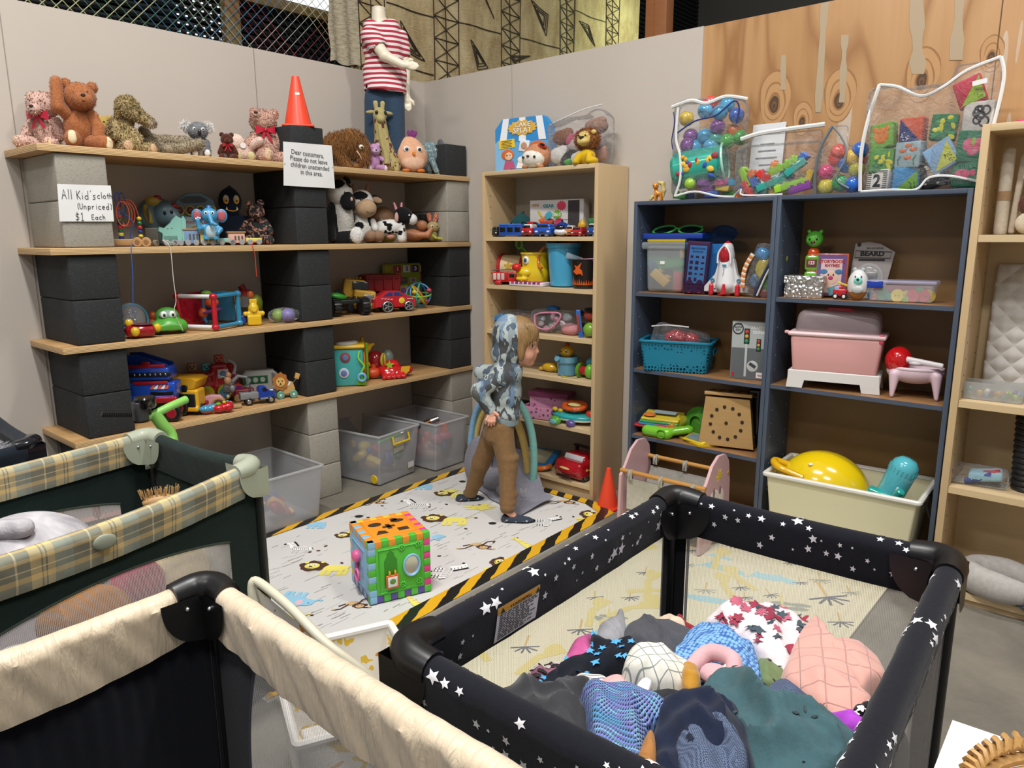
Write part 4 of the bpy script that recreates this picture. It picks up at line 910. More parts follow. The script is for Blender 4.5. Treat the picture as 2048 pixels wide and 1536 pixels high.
mb.sculpt([Ca(0,q_(757,24),q_(759,60),13.5,15),Ca(0,sA_,eA,14,10.5),Ca(0,eA,wA,10.5,7.5),Ca(0,sB,eB,12,9),Ca(0,eB,wB,9,6.5),El(0,q_(766,90),(35,22,50)),Bo(None,q_(757,7),(30,30,9),0,(0,0,0),-1),
  Ca(0,q_(752,200),q_(751,325),14,10),Ca(0,q_(786,200),q_(790,325),14,10)]
  +mhand(wA,Vector((.93,-.2,-.12)),Vector((-.12,0,-1)),Vector((0,-.6,0)))+mhand(wB,Vector((.05,-.1,-1)),Vector((-1,.2,0)),Vector((.3,-.5,0))),1.5,4)
mb.lathe(q_(757,17),[(13.2,-4),(13.2,1),(12,2)],24); T.p('body','p#ded5bf',mb)
@special
def redstripe():
 q=NT('red_striped_jersey'); s=q.n('SeparateXYZ'); n=q.noise(q.co(),6,2); q.l(q.co(),s.inputs[0]); t=q.math('ADD',q.math('MULTIPLY',s.outputs[2],34.0),q.math('MULTIPLY',n.outputs[0],.55))
 c=q.ramp(q.math('FRACT',t),[(0,'#a52a3c'),(.5,'#e2d5d5')],'CONSTANT'); q.l(c,q.b.inputs['Base Color']); q.b.inputs['Roughness'].default_value=.9; return q.m
mb=MB(); shp=[El(0,q_(765,92),(39,25,48)),El(0,q_(770,150),(43,27,50)),Ca(0,q_(768,185),q_(775,188),39,38),Ca(0,sA_,tuple(Vector(sA_).lerp(Vector(eA),.42)),19,18),Ca(0,sB,tuple(Vector(sB).lerp(Vector(eB),.5)),16,15),Ca(0,q_(740,52),q_(785,52),13,13),
  Bo(None,q_(770,228),(60,60,41),0,(0,4,0),-1),Ca(None,tuple(Vector(sA_).lerp(Vector(eA),.5)),eA,14,14,-1),El(None,q_(758,30),(20,19,18),(0,0,0),-1),Bo(None,q_(770,205),(36,20,30),0,(0,0,0),-1)]
mb.sculpt(shp,1.6,8); T.p('shirt','redstripe',mb)
mb=MB(); mb.sculpt([El(0,q_(769,192),(38,23,26)),Ca(0,q_(752,205),q_(750,320),23,20),Ca(0,q_(787,205),q_(791,320),22,20),Bo(None,(0,0,-24),(90,60,25),0,(0,0,0),-1)],1.8,5); T.p('jeans','f#35475c',mb)
mb=MB(); mb.box((0,0,1),(70,60,2),.8); T.p('base_plate','p#cfc8b8',mb)
# ---------------------------------------------------------------- plush toys
def bear(name,label,loc,h,col,acc,pad,rz=None,fz=(2600,3,.12,.6,.2),pose=None,grp=None,face_=True,ribbon=None,muz=None,eye='g#0c0b0b',cat='soft toy',tilt=(0,0),ear=None,headrot=0):
 """seated teddy, h picture units tall; pose may move arms/legs"""
 k=h/100; T=Thing(name,label,cat,loc,(face(loc) if rz is None else rz),grp,tilt=tilt); P=dict(head=(0,-4,72),hr=(23,21,22),body=(0,2,34),br=(22,18,29),armL=((-19,-2,48),(-30,-10,24)),armR=((19,-2,48),(30,-10,24)),legL=((-12,-4,12),(-24,-34,9)),legR=((12,-4,12),(24,-34,9)),ar=(9,8),lr=(11,11),ears=((-17,0,90),(17,0,90)),er=9,mz=(0,-24,66),mr=(11,9,9))
 P.update(pose or {}); S_=lambda p:tuple(a*k for a in p); n,L_,w,la,dr=fz; q=lambda fr:(int(n*fr),L_,w,la,dr)
 res=max(1.6,h/42)
 mb=MB(); mb.sculpt([El(0,S_(P['body']),S_(P['br'])),El(0,S_((P['body'][0]*.6+P['head'][0]*.4,P['body'][1],P['body'][2]+P['br'][2]*.8)),S_((12,11,10)))],res,3*k,q(.3)); b=T.p('body',[col],mb)
 mb=MB(); mb.sculpt([El(0,S_(P['head']),S_(P['hr'])),El(1,S_(P['mz']),S_(P['mr']))],res,4*k,q(.3)); hd_=T.p('head',[col,muz or col],mb)
 for s_,e in zip((-1,1),P['ears']):
  mb=MB(); r=P['er']; mb.sculpt([El(0,S_(e),S_((r,r*.55,r))),El(1,S_((e[0],e[1]-r*.5,e[2]-.5)),S_((r*.62,r*.3,r*.62)))],max(1.2,res*.6),1.5*k,(int(n*.05),L_,w,la,dr)); T.p('ear',[col,ear or acc],mb,hd_)
 mb=MB(); mx,my,mz=P['mz']; mb.ell(S_((mx,my-P['mr'][1]*.85,mz+P['mr'][2]*.45)),S_((3.6,2.6,2.8))); mb.tube([S_((mx-4,my-P['mr'][1]*.8,mz-4.5)),S_((mx,my-P['mr'][1]*1.02,mz-2.6)),S_((mx+4,my-P['mr'][1]*.8,mz-4.5))],.5*k,5); T.p('nose','e#221a1c',mb,hd_)
 if face_:
  hx,hy,hz=P['head']; a=P['hr']
  for s_ in (-1,1): mb=MB(); mb.ell(S_((hx+(mx-hx)*.6+s_*7.5,hy-a[1]*.93+2.0,hz+4.5)),S_((2.6,2.2,2.8))); T.p('eye',eye,mb,hd_)
 for a_ in ('armL','armR'):
  pts=P[a_]; mb=MB(); pr=[Ca(0,S_(p),S_(r),P['ar'][0]*k,P['ar'][1]*k) for p,r in zip(pts,pts[1:])]; mb.sculpt(pr,res,2*k,q(.12)); T.p('arm',col,mb)
 for l_ in ('legL','legR'):
  pts=P[l_]; mb=MB(); d=(Vector(pts[-1])-Vector(pts[-2])).normalized(); e=Vector(pts[-1])+d*P['lr'][1]*.62
  pr=[Ca(0,S_(p),S_(r),P['lr'][0]*k,P['lr'][1]*k) for p,r in zip(pts,pts[1:])]; mb.sculpt(pr,res,2*k,q(.12)); lg=T.p('leg',col,mb)
  m2=MB(); ang=math.degrees(math.atan2(d.x,-d.y)); m2.at(S_(tuple(e)),(-8,0,ang),1); m2.ell((0,0,0),(P['lr'][1]*.62*k,P['lr'][1]*.42*k,P['lr'][1]*.85*k)); T.p('foot_pad',pad,m2,lg)
 if ribbon:
  mb=MB(); hx,hy,hz=P['head']; bz=(hz-P['hr'][2]*.85); mb.torus(S_((hx*.6,0,bz)),15*k,1.6*k,(10,0,0))
  for s_ in(-1,1):
   mb.grid(lambda i,j,s_=s_:S_((hx*.6+s_*(2+16*i),-19-3*math.sin(PI*i),bz+(j-.5)*(5+11*i))),6,4); mb.grid(lambda i,j,s_=s_:S_((hx*.6+s_*(1+9*i)+(j-.5)*5,-19-1*i,bz-2-20*i)),6,3)
  mb.ell(S_((hx*.6,-20,bz)),S_((3.5,3,3.5))); T.p('ribbon',ribbon,mb)
 return T
G1='plush toys along the top board'
bear('teddy_bear','pale pink curly teddy with red ribbon, half hidden behind the big orange bear',A(98,1,.10),118,'u#c9a79a','f#cdb196','f#cfb08f',rz=40,fz=(2600,4,.3,.9,0),pose=dict(head=(0,-2,76),legL=((-12,0,12),(-30,-22,14))),ribbon='g#b1223a',grp=G1)
t=bear('teddy_bear','big orange-brown teddy with one arm raised beside its head, leftmost on the top board',A(166,1,.24),137,'u#a5673f','u#a5673f','f#ddcfae',rz=72,fz=(9500,3.0,.1,.5,.3),
  pose=dict(head=(4,-4,76),hr=(24,22,21),armL=((-18,-4,52),(-29,-12,60),(-27,-8,94)),armR=((18,-4,50),(26,-10,32),(24,-16,16)),legL=((-12,-4,12),(-14,-38,14)),legR=((12,-4,11),(33,-30,9)),ar=(10,9),lr=(12,11.5),mz=(8,-26,70),mr=(14,11,11),br=(24,19,28),ears=((-14,0,94),(24,2,92)),er=8.5),grp=G1)
bear('teddy_bear','small mustard teddy peeping out behind the curly golden dog',A(213,1,.09),82,'u#bfa257','u#bfa257','f#d3c08e',rz=60,fz=(1200,2.5,.15,.7,0),pose=dict(head=(-4,-4,74)),grp=G1)
# curly golden dog, leaning right
loc=A(262,1,.20); T=Thing('plush_dog','curly golden plush dog slumped forward with its head hanging to the right','soft toy',loc,70,G1); q=lambda n:(int(n*1.5),4.6,.24,.9,.1)
mb=MB(); mb.sculpt([El(0,(-18,0,38),(24,22,36),(0,-8,0)),El(0,(-5,0,62),(16,15,16))],2.4,6,q(2200)); T.p('body','u#a8956a',mb)
mb=MB(); mb.sculpt([El(0,(2,-8,92),(24,21,23)),Ca(0,(12,-16,84),(40,-22,66),15,10),El(1,(47,-24,62),(9,9,8))],2.4,5,q(1900)); hd_=T.p('head',['u#a8956a','u#a79a86'],mb)
mb=MB(); mb.sculpt([El(0,(-14,-14,88),(8,6,20),(0,20,0))],2,0,q(260)); T.p('ear','u#a8905a',mb,hd_)
mb=MB(); mb.ell((24,-34,82),(2.4,2,2.6)); T.p('eye','g#14100e',mb,hd_); mb=MB(); mb.ell((53,-28,63),(4,4,3)); T.p('nose','e#6b5547',mb,hd_)
for a,b,c in (((-26,-12,55),(-22,-24,34),(6,-34,20)),((2,-10,46),(14,-24,30),(10,-32,14))):
 mb=MB(); mb.sculpt([Ca(0,a,b,11,10),Ca(0,b,c,10,10)],2.4,2,q(520)); T.p('arm','u#a8956a',mb)
for a,b in (((-20,-6,12),(-8,-40,13)),((6,-4,10),(38,-30,10))):
 mb=MB(); mb.sculpt([Ca(0,a,b,13,12)],2.4,0,q(560)); lg=T.p('leg','u#a8956a',mb); m2=MB(); d=(Vector(b)-Vector(a)).normalized(); m2.at(tuple(Vector(b)+d*9),(-5,0,math.degrees(math.atan2(d.x,-d.y)))); m2.ell((0,0,0),(10,5,11)); T.p('foot_pad','f#c4a383',m2,lg)
# long-limbed plush lying right
loc=A(335,1,.22); T=Thing('plush_rabbit','grey-beige fluffy long-limbed plush lying on its back, arms stretched right','soft toy',loc,70,G1); q=lambda n:(n,3.2,.25,.9,0)
mb=MB(); mb.sculpt([El(0,(-18,4,24),(30,17,19),(0,18,0)),Ca(0,(-6,-2,34),(40,-6,33),9,9),Ca(0,(0,-16,14),(30,-20,17),12,10),Ca(0,(30,-20,17),(66,-22,28),10,10)],2.1,4,q(3600)); T.p('body','u#978b74',mb)
mb=MB(); mb.sculpt([El(0,(-40,0,48),(13,13,10),(0,30,0))],2,0,(400,2.5,.2,.9,0)); T.p('head','u#8f826d',mb)
mb=MB(); mb.box((-58,-22,4),(26,5,7),2);
for i in range(12): a=rng.uniform(-1,1,3); mb.tube([(-58+12*a[0],-22,5),(-62+20*a[0],-27+4*a[1],6+8*abs(a[2])),(-60+26*a[0],-30,1.5)],.8,4)
T.p('yarn_tail','f#18181c',mb)
# koala
loc=A(398,1,.25); T=Thing('plush_koala','small grey plush koala with fluffy white ears sitting on the top board','soft toy',loc,62,G1); q=lambda n:(n,2.6,.15,.8,.1)
mb=MB(); mb.sculpt([El(0,(4,2,24),(18,15,24)),El(1,(6,-12,20),(11,6,17))],1.9,2,q(900)); T.p('body',['u#6f7175','u#dcdcdc'],mb)
mb=MB(); mb.sculpt([El(0,(2,-3,55),(21,17,17))],1.9,0,q(900)); hd_=T.p('head','u#75777b',mb)
for x in(-21,22): mb=MB(); mb.sculpt([El(0,(x,0,63),(9,5,9))],1.8,0,(420,7,.1,1.0,0)); T.p('ear','u#e4e2e0',mb,hd_)
mb=MB(); mb.ell((6,-20,50),(3.6,3,7)); T.p('nose','g#15151a',mb,hd_)
for x in(-4,13): mb=MB(); mb.ell((x,-18,57),(3.6,2.4,3.6)); mb.mk(1).ell((x+.5,-20,57),(1.8,1.2,2)); T.p('eye',['g#e9e9e9','g#101010'],mb,hd_)
for a,b in (((-10,-4,32),(-6,-16,18)),((18,-4,32),(20,-14,14))): mb=MB(); mb.sculpt([Ca(0,a,b,7,6)],1.6,0,q(160)); T.p('arm','u#65676c',mb)
for x in(-8,16): mb=MB(); mb.sculpt([Ca(0,(x,-6,8),(x+2,-20,9),8,8),El(1,(x+2,-27,10),(6,3,7))],1.7,1,q(200)); T.p('leg',['u#6b6d71','u#e4e2df'],mb)
bear('teddy_bear','little dark brown teddy with a thin red ribbon, between koala and white bear',A(457,1,.29),56,'u#4b2215','u#4b2215','f#5a2d1c',rz=64,fz=(700,1.4,.2,.7,0),ribbon='g#a92430',muz='u#5c2c1b',grp=G1)
loc=A(488,1,.20); T=Thing('plush_lamb','cream-pink plush lying on its side with round feet, behind the dark brown teddy','soft toy',loc,68,G1); q=lambda n:(n,2.2,.2,.8,0)
mb=MB(); mb.sculpt([El(0,(0,6,24),(26,18,22)),Ca(0,(14,-4,34),(32,-14,44),9,9)],2.2,3,q(1300)); T.p('body','u#d7bcae',mb)
mb=MB(); mb.sculpt([El(0,(-14,2,40),(20,16,18))],2.2,0,q(500)); T.p('head','u#dcc4b4',mb)
for x in(-18,8): mb=MB(); mb.sculpt([Ca(0,(x,-6,10),(x+3,-24,11),10,10),El(1,(x+3,-31,12),(8,4,9))],2,1,q(260)); T.p('leg',['u#d3b7aa','f#c9bd8f'],mb)
mb=MB(); mb.lathe((-1,-14,34),[(6,-.6),(6,.6)],16,(90,0,0)); T.p('round_tag','e#d9d4d0',mb)
t=bear('teddy_bear','fluffy pale pink teddy with a red satin bow, looking up beside the cone',A(536,1,.23),106,'u#c59f8e','u#c59f8e','f#cdb393',rz=66,fz=(4600,3.6,.28,.9,0),
  pose=dict(head=(-4,-2,80),hr=(25,22,21),mz=(-19,-16,88),mr=(10,10,9),armL=((-18,-2,52),(-34,-12,36)),armR=((18,-2,50),(32,-8,28)),legL=((-12,-4,12),(-6,-36,14)),legR=((14,-4,10),(36,-26,9)),br=(27,20,30),lr=(13,14),ears=((-18,6,96),(18,4,94)),er=9),ribbon='g#b51f36',grp=G1)
# traffic cone on the block
loc=Vector((.30,ya+.11,ztop(1)+BH)); T=Thing('traffic_cone','orange plastic traffic cone standing on the black block of the top board','traffic cone',loc,face(loc))
mb=MB(); mb.box((0,0,2.2),(64,64,4.4),1.5); T.p('base','p#e2431f',mb); mb=MB(); mb.lathe((0,0,0),[(28,3.5),(27.4,7),(8,99),(7.4,102),(5.5,102),(5.0,98)],36,caps=False); T.p('cone_body','p#e8472a',mb)
mb=MB(); mb.at((2,-15.3,66),(-12,0,0)).box((0,0,0),(9,.5,5)); T.p('price_sticker','e#e6d8d2',mb)
# paper signs
def paper(name,label,pts,x,lines,thick=.0008):
 c=[bp(u,v,x=x) for u,v in pts]; mb=MB()
 ex=(c[1]-c[0]); ey=(c[3]-c[0]); n=8
 def fn(i,j):
  p=(c[0]*(1-i)+c[1]*i)*(1-j)+(c[3]*(1-i)+c[2]*i)*j; return p+Vector((.0012*math.sin(7*i+3*j)+.001,0,0))
 mb.grid(fn,n,n); mb.grid(lambda i,j:fn(1-i,j)+Vector((-thick,0,0)),n,n); mb.mk(1)
 return mb,fn,ex,ey
PX=.4085
mb,fn,ex,ey=paper('s','',[(114,368),(221,371),(228,443),(119,443)],.4035,None); W_=ex.length; H_=ey.length
# hand-written letters drawn as marker strokes in a 0..107 x 0..74 sheet
def stroke(mb,pts,w=.0011):
 P=[Vector(fn(x/107,y/74))+Vector((.0012,0,0)) for x,y in pts]; mb.tube(P,w,5)
def letters(mb,txt,x,y,h,G):
 for ch in txt:
  for st in G.get(ch,[]): stroke(mb,[(x+a*h,y-b*h) for a,b in st])
  x+=h*{'l':.28,'i':.32,' ':.5,"'":.3,'(':.35,')':.35,'1':.4,'t':.42}.get(ch,.62)
arc=lambda cx,cy,rx,ry,a0,a1:[(cx+rx*math.cos(R_(a0+(a1-a0)*i/8)),cy+ry*math.sin(R_(a0+(a1-a0)*i/8))) for i in range(9)]
GL={'A':[[(0,0),(.22,1),(.45,0)],[(.08,.4),(.38,.4)]],'l':[[(.05,1),(.08,0)]],'K':[[(0,1),(.05,0)],[(.4,1),(.05,.5),(.45,0)]],'i':[[(.05,.5),(.07,0)],[(.05,.7),(.06,.75)]],'d':[arc(.2,.22,.18,.22,30,330),[(.4,1),(.38,0)]],"'":[[(.1,1.05),(.08,.9)]],'s':[[(.35,.5),(.08,.45),(.1,.3),(.3,.22),(.28,.05),(0,0)]],
'c':[arc(.25,.25,.22,.25,45,315)],'o':[arc(.22,.25,.2,.25,0,360)],'t':[[(.15,.8),(.15,0)],[(0,.5),(.32,.5)]],'h':[[(.02,.9),(.02,0)],arc(.18,.25,.16,.25,180,0)+[(.34,0)]],'(':[arc(.3,.45,.22,.55,120,240)],')':[arc(.0,.45,.22,.55,60,-60)],'U':[[(0,.9),(.02,.2),(.2,0),(.4,.2),(.42,.9)]],'n':[[(0,.5),(.02,0)],arc(.18,.25,.16,.25,180,0)+[(.34,0)]],'p':[[(.03,.5),(0,-.25)],arc(.2,.25,.18,.22,150,-150)],'r':[[(.02,.5),(.04,0)],[(.04,.3),(.15,.48),(.3,.46)]],'e':[[(.03,.28),(.38,.3)]+arc(.2,.26,.19,.24,10,310)],'$':[[(.4,.75),(.1,.8),(.05,.55),(.38,.4),(.35,.12),(0,.1)],[(.2,1),(.2,-.1)]],'1':[[(.02,.75),(.15,.95),(.15,0)],[(0,0),(.3,0)]],'E':[[(.42,.85),(.05,.82),(.03,0),(.42,.02)],[(.03,.42),(.35,.44)]],'a':[arc(.2,.22,.18,.22,30,330),[(.38,.48),(.4,0)]]}
letters(mb,'All',7,29,19,GL); letters(mb,"Kid's",36,29,17,GL); letters(mb,'cloth',77,27,13,GL); letters(mb,'(Unpriced)',36,49,13,GL); letters(mb,'$1',31,72,17,GL); letters(mb,'Each',62,70,12,GL)
o=mkobj('paper_sign',mb,['e#dfdfdf','e#1b1b1d']); tag(o,"handwritten paper sign about kids' clothes taped to the grey blocks",'sign')
pts=[(566,283),(663,291),(670,377),(567,371)]; c=[bp(u,v,x=.413) for u,v in pts]
mb,fn,ex,ey=paper('s','',pts,.4145,None); cc=(c[0]+c[1]+c[2]+c[3])/4
for i,tx in enumerate(['Dear customers,','Please do not leave','children unattended','in this area.']):
 p=Vector(fn(.5+.02*i-.02,.24+.145*i)); mb.text(tx,(p.x+.0035,p.y,p.z),.0345,rot=(90,2.5,90),sx=.84,bold=.001)
for j in (.02,.98): mb.mk(2).ell(tuple(Vector(fn(j,.5))+Vector((.002,0,0))),.0025,n=8)
o=mkobj('paper_sign',mb,['e#dcdcdc','e#232325','m#999999']); tag(o,'printed paper notice asking customers not to leave children unattended','sign')
# shaggy brown creature
loc=A(695,1,.24); T=Thing('plush_mammoth','shaggy orange-brown plush animal bending its head down, right of the notice','soft toy',loc,65,G1); q=lambda n:(n,8,.08,.7,.75)
mb=MB(); mb.sculpt([El(0,(-10,4,46),(36,24,30),(0,-10,0)),Ca(0,(-24,-8,34),(-4,-20,6),10,9),El(0,(10,-4,56),(28,22,24))],2.6,5,q(3600)); T.p('body','u#84592c',mb)
mb=MB(); mb.sculpt([El(0,(26,-10,44),(17,16,24)),El(1,(28,-20,20),(12,12,15))],2.4,3,q(900)); hd_=T.p('head',['u#84592c','u#7b5029'],mb)
mb=MB(); mb.ell((23,-29,44),(5,3,5)); mb.mk(1).ell((24,-31.5,43),(2.4,1.2,2.4)); T.p('eye',['g#d8d2c0','g#1a120c'],mb,hd_)
mb=MB(); mb.tube([(14,-28,36),(19,-32,27),(23,-32,18)],[1.5,1.2,.6],6); T.p('tusk','e#cda98c',mb,hd_)
for x in(-4,14): mb=MB(); mb.sculpt([El(0,(x,-20,6),(9,10,7))],2,0,(150,2.5,.2,.8,0)); T.p('foot','u#84592c',mb)
bear('teddy_bear','small pink-purple mottled teddy with white feet beside the giraffe',A(748,1,.29),58,'u#b98bb4','u#c6a2c4','f#d9d3d8',rz=70,fz=(700,1.5,.2,.8,0),pose=dict(armR=((18,-2,46),(46,-14,34))),muz='u#c9a6c4',grp=G1)
# giraffe
@special
def patch():
 q=NT('giraffe_patch'); v=q.co('Object',(1,1,.8)); c=q.n('TexChecker',Scale=46); c.inputs[1].default_value=lin('#5e2f33'); c.inputs[2].default_value=lin('#a99a62'); q.l(v,c.inputs[0]); n=q.noise(v,30,2); q.l(q.mix(q.math('GREATER_THAN',n.outputs[0],.52),c.outputs[0],'#a99a62'),q.b.inputs['Base Color']); q.b.inputs['Roughness'].default_value=.9; return q.m
loc=A(762,1,.27); T=Thing('plush_giraffe','upright olive plush giraffe with maroon patchwork neck in front of the mannequin','soft toy',loc,66,G1)
mb=MB(); mb.sculpt([Ca(0,(2,2,104),(6,2,60),12,15),Ca(0,(6,2,60),(16,2,18),16,23),El(0,(16,0,12),(24,20,14))],2,3); T.p('body','patch',mb)
mb=MB(); mb.tube([(-3,-12,92),(0,-15,62),(6,-19,36),(6,-23,14)],[4,6,7,6],8,sub=4); T.p('belly_panel','f#a69a66',mb)
mb=MB(); mb.sculpt([El(0,(2,0,112),(13,12,16)),El(0,(1,-10,103),(8,8,8))],1.6,3); hd_=T.p('head','f#a99d6b',mb)
for s_ in(-1,1):
 mb=MB(); mb.sculpt([Ca(0,(2+s_*6,2,124),(2+s_*7,2,136),3.6,4.8)],1.2); T.p('horn','f#b3a774',mb,hd_)
 mb=MB(); mb.sculpt([El(0,(2+s_*17,2,118),(10,3,3.6),(0,s_*8,0))],1.1); T.p('ear','f#a99d6b',mb,hd_)
 mb=MB(); mb.ell((2+s_*8.5,-9,116),(3.4,3,4)); T.p('eye','g#120f0d',mb,hd_)
for x,y in((2,-16),(26,-14),(10,10)): mb=MB(); mb.sculpt([Ca(0,(x,y,12),(x,y,4.5),7,7.5)],1.7); T.p('leg','patch',mb)
# round chick (plain generic)
loc=A(822,1,.30); T=Thing('plush_chick','round peach plush chick with orange feet and a purple tuft on its head','soft toy',loc,62,G1)
mb=MB(); mb.sculpt([El(0,(0,0,34),(33,28,33)),El(0,(-2,0,52),(23,21,22)),El(1,(0,-18,20),(22,12,16))],2.4,6,(1500,.9,.3,.8,0)); T.p('body',['f#d9a686','f#dfb79c'],mb)
for x in(-13,12): mb=MB(); mb.ell((x,-22.5,46),(6.5,5,6.5)); mb.mk(1).ell((x,-26.5,46),(3.4,2,3.4)); T.p('eye',['e#dedcd8','g#1c2a24'],mb)
mb=MB(); mb.sculpt([Ca(0,(0,-26,38),(0,-33,35),4,1.5)],1); T.p('beak','f#cf7a2a',mb)
for x in(-16,14): mb=MB(); mb.sculpt([El(0,(x,-26,4),(8,7,4))],1.4); T.p('foot','f#c9712a',mb)
mb=MB();
for a in(-25,5,32): mb.ell((4+10*math.sin(R_(a)),0,72+8*math.cos(R_(a))),(4.5,2,8),(0,a,0))
T.p('tuft','f#7c3a76',mb)
loc=A(862,1,.24); T=Thing('plush_elephant','grey plush elephant with speckled body, between the chick and the black block','soft toy',loc,70,G1)
@special
def speck():
 q=NT('speckled_cloth'); v=q.co(); n=q.noise(v,90,2); q.l(q.ramp(n.outputs[0],[(.45,'#62767c'),(.58,'#8fa3a5')]),q.b.inputs['Base Color']); q.b.inputs['Roughness'].default_value=.95; return q.m
mb=MB(); mb.sculpt([El(0,(2,6,32),(26,22,34)),El(0,(-4,-8,44),(19,16,24))],2.4,5); T.p('body','speck',mb)
mb=MB(); mb.sculpt([El(0,(22,0,48),(7,14,28),(0,-4,0)),El(0,(20,-12,20),(7,9,20))],2,3); T.p('ear','f#5f6165',mb)
mb=MB(); mb.ell((2,-22,50),2.6); mb.mk(1).ell((2,-24,50),1.2); T.p('eye',['e#c9ccca','g#111111'],mb)
mb=MB(); mb.sculpt([Ca(0,(-6,-20,30),(0,-26,8),6,5),Ca(0,(16,-16,14),(18,-20,5),6,6)],1.8,2); T.p('trunk','speck',mb)
mb=MB(); mb.box((12,-24,16),(18,1.6,3),.5,(0,40,0)); mb.box((2,-26,4),(8,1.6,12),.5); T.p('fabric_tag','e#cfd2d2',mb)
# ---------------------------------------------------------------- toys on the block shelving
def wheels(T,pts,r,w,tm,hm,ax='y',par=None,hub=.55,n=20):
 """one part per wheel; axle along ax"""
 for c in pts:
  mb=MB(); d={'y':(0,w/2,0),'x':(w/2,0,0)}[ax]; a=tuple(c[i]-d[i] for i in range(3)); b=tuple(c[i]+d[i] for i in range(3))
  mb.cyl(a,b,r,None,n,min(r*.15,w*.25)); wl=T.p('wheel',tm,mb,par)
  if hm: m2=MB(); e=.04*w+(.3 if w>1 else .001); d2=tuple(x*(1+2*e/w) for x in d); m2.cyl(tuple(c[i]-d2[i] for i in range(3)),tuple(c[i]+d2[i] for i in range(3)),r*hub,None,12,r*.05); T.p('hub',hm,m2,wl)
def string(name,label,pts,col,grp=None,r=.0016):
 mb=MB(); mb.tube(pts,r,6,sub=6); return solo(name,label,'string',col,mb,(0,0,0),group=grp)
rt=random.Random(21)
# level 2, left bay
loc=A(262,2,.27); T=Thing('bead_maze','wooden pull-along bead maze with looping red and blue wires','toy',loc,58)
mb=MB(); mb.box((-10,0,8),(52,26,13),2); T.p('base','w#a98458',mb); wheels(T,[(16,-15,8),(34,-15,8),(16,15,8)],10,5,'w#b98f60','w#8a6540')
def wire(pts,c,r=1.1): mb=MB(); mb.tube(pts,r,7,sub=6); T.p('wire','p'+c,mb)
wire([(-17,0,14),(-17,0,60),(-22,0,98),(-16,2,106),(-12,0,90),(-8,-2,66),(2,-2,58),(10,-4,45),(4,-4,30),(0,-4,14)],'#27468f')
wire([(-8,4,58),(-14,4,95),(-8,6,106),(-2,4,88),(-6,4,62)],'#1d3570')
wire([(22,0,14),(22,0,55),(14,0,85),(0,0,92),(-14,4,88)],'#a8392a')
for i in range(3): wire([(-8+14*math.cos(t)*(.9+.1*i)+i*3,-6+6*i,64+24*math.sin(t)) for t in [PI*.9-2*PI*1.0*k/12 for k in range(13)]],['#c25a3c','#b04832','#c25a3c'][i])
for z,c in zip(range(17,66,7),['#1f2f6b','#c8b13a','#1f5b34','#9c2b33','#20293f','#1f5b34','#9c2b33']): mb=MB(); mb.lathe((-17,0,z),[(2,-3.2),(5,-3),(5.6,0),(5,3),(2,3.2)],14); T.p('bead','g'+c,mb)
for z,c in zip((20,29,37.5,46,55),['#c8b13a','#22377f','#a33039','#1f6b3b','#c5a92f']): mb=MB(); mb.ell((22,0,z),(5,5,4.3)); T.p('bead','g'+c,mb)
string('pull_string','blue pull string hanging over the second board from the bead maze',[(.36,loc.y-.02,ztop(2)+.004),(.413,colpt(262,ztop(2),x=.41).y,ztop(2)+.002),(.418,colpt(264,1.3,x=.41).y,1.30),(.416,colpt(268,1.1,x=.41).y,1.16),tuple(bp(270,625,x=.416))],'f#2d63b8','cords hanging from the second board')
string('pull_string','white pull string hanging from the wooden dinosaur train',[(.33,A(330,2).y,ztop(2)+.012),tuple(bp(325,480,x=.39)),tuple(bp(340,495,x=.415)),tuple(bp(347,560,x=.418)),tuple(bp(352,600,x=.416)),tuple(bp(349,625,x=.414)),tuple(bp(366,661,x=.405))],'f#d8d4cc','cords hanging from the second board')
string('pull_string','red pull string hanging from the yellow end of the train',[(.36,A(495,2).y,ztop(2)+.012),tuple(bp(505,487,x=.412)),tuple(bp(510,510,x=.415)),tuple(bp(513,553,x=.414))],'f#d0402c','cords hanging from the second board')
loc=A(308,2,.26); T=Thing('gift_box','small dark brown box with a ball of cord beside it, behind the train','box',loc,62); mb=MB(); mb.box((-2,4,18),(26,12,36),1); T.p('box_body','p#4a463d',mb)
mb=MB();
for i in range(5): a=rt.random()*6; mb.torus((4,-8,6),6,.8,(rt.uniform(30,80),rt.uniform(0,60),a*50))
T.p('cord_ball','f#8b8174',mb)
loc=A(325,2,.10); T=Thing('musical_toy','grey-blue elephant-face musical toy with a red button and yellow ear','toy',loc,72)
mb=MB(); mb.sculpt([El(0,(-4,4,62),(40,14,33)),El(0,(14,-6,62),(26,18,26)),El(0,(24,-14,54),(19,12,15)),El(1,(-10,-4,88),(15,10,9)),El(1,(-24,-8,62),(6,6,20),(0,-15,0)),El(0,(6,4,22),(24,10,22))],2.2,4); T.p('body',['p#5a7580','p#b59a3c'],mb)
mb=MB(); mb.ell((-2,-6,94),(9,6,5)); mb.ell((30,-14,78),(9,6,5),(0,20,0)); T.p('button','g#8a1c24',mb)
mb=MB(); mb.ell((8,-24,64),(3,2,4)); mb.ell((22,-25,66),(3,2,4)); T.p('eye','g#0e1012',mb)
for i in range(4): mb=MB(); mb.box((-26+i*1.2,-14,58+i*2),(1.2,2,22),.4,(0,-15+4*i,0)); T.p('speaker_slot','p#4e4a34',mb)
loc=A(395,2,.12); T=Thing('activity_board','blue activity panel with carry handle and four dark spinners behind the elephant figure','toy',loc,72)
mb=MB(); out=[(-42,0),(-44,60),(-36,86),(-14,102),(16,104),(40,90),(48,60),(46,0)]; mb.prism([tuple(p) for p in [(v.x,v.y) for v in spline([Vector((a,b)) for a,b in out],4,True)]] if False else out,0,9,'y',1.5); T.p('frame','p#587585',mb)
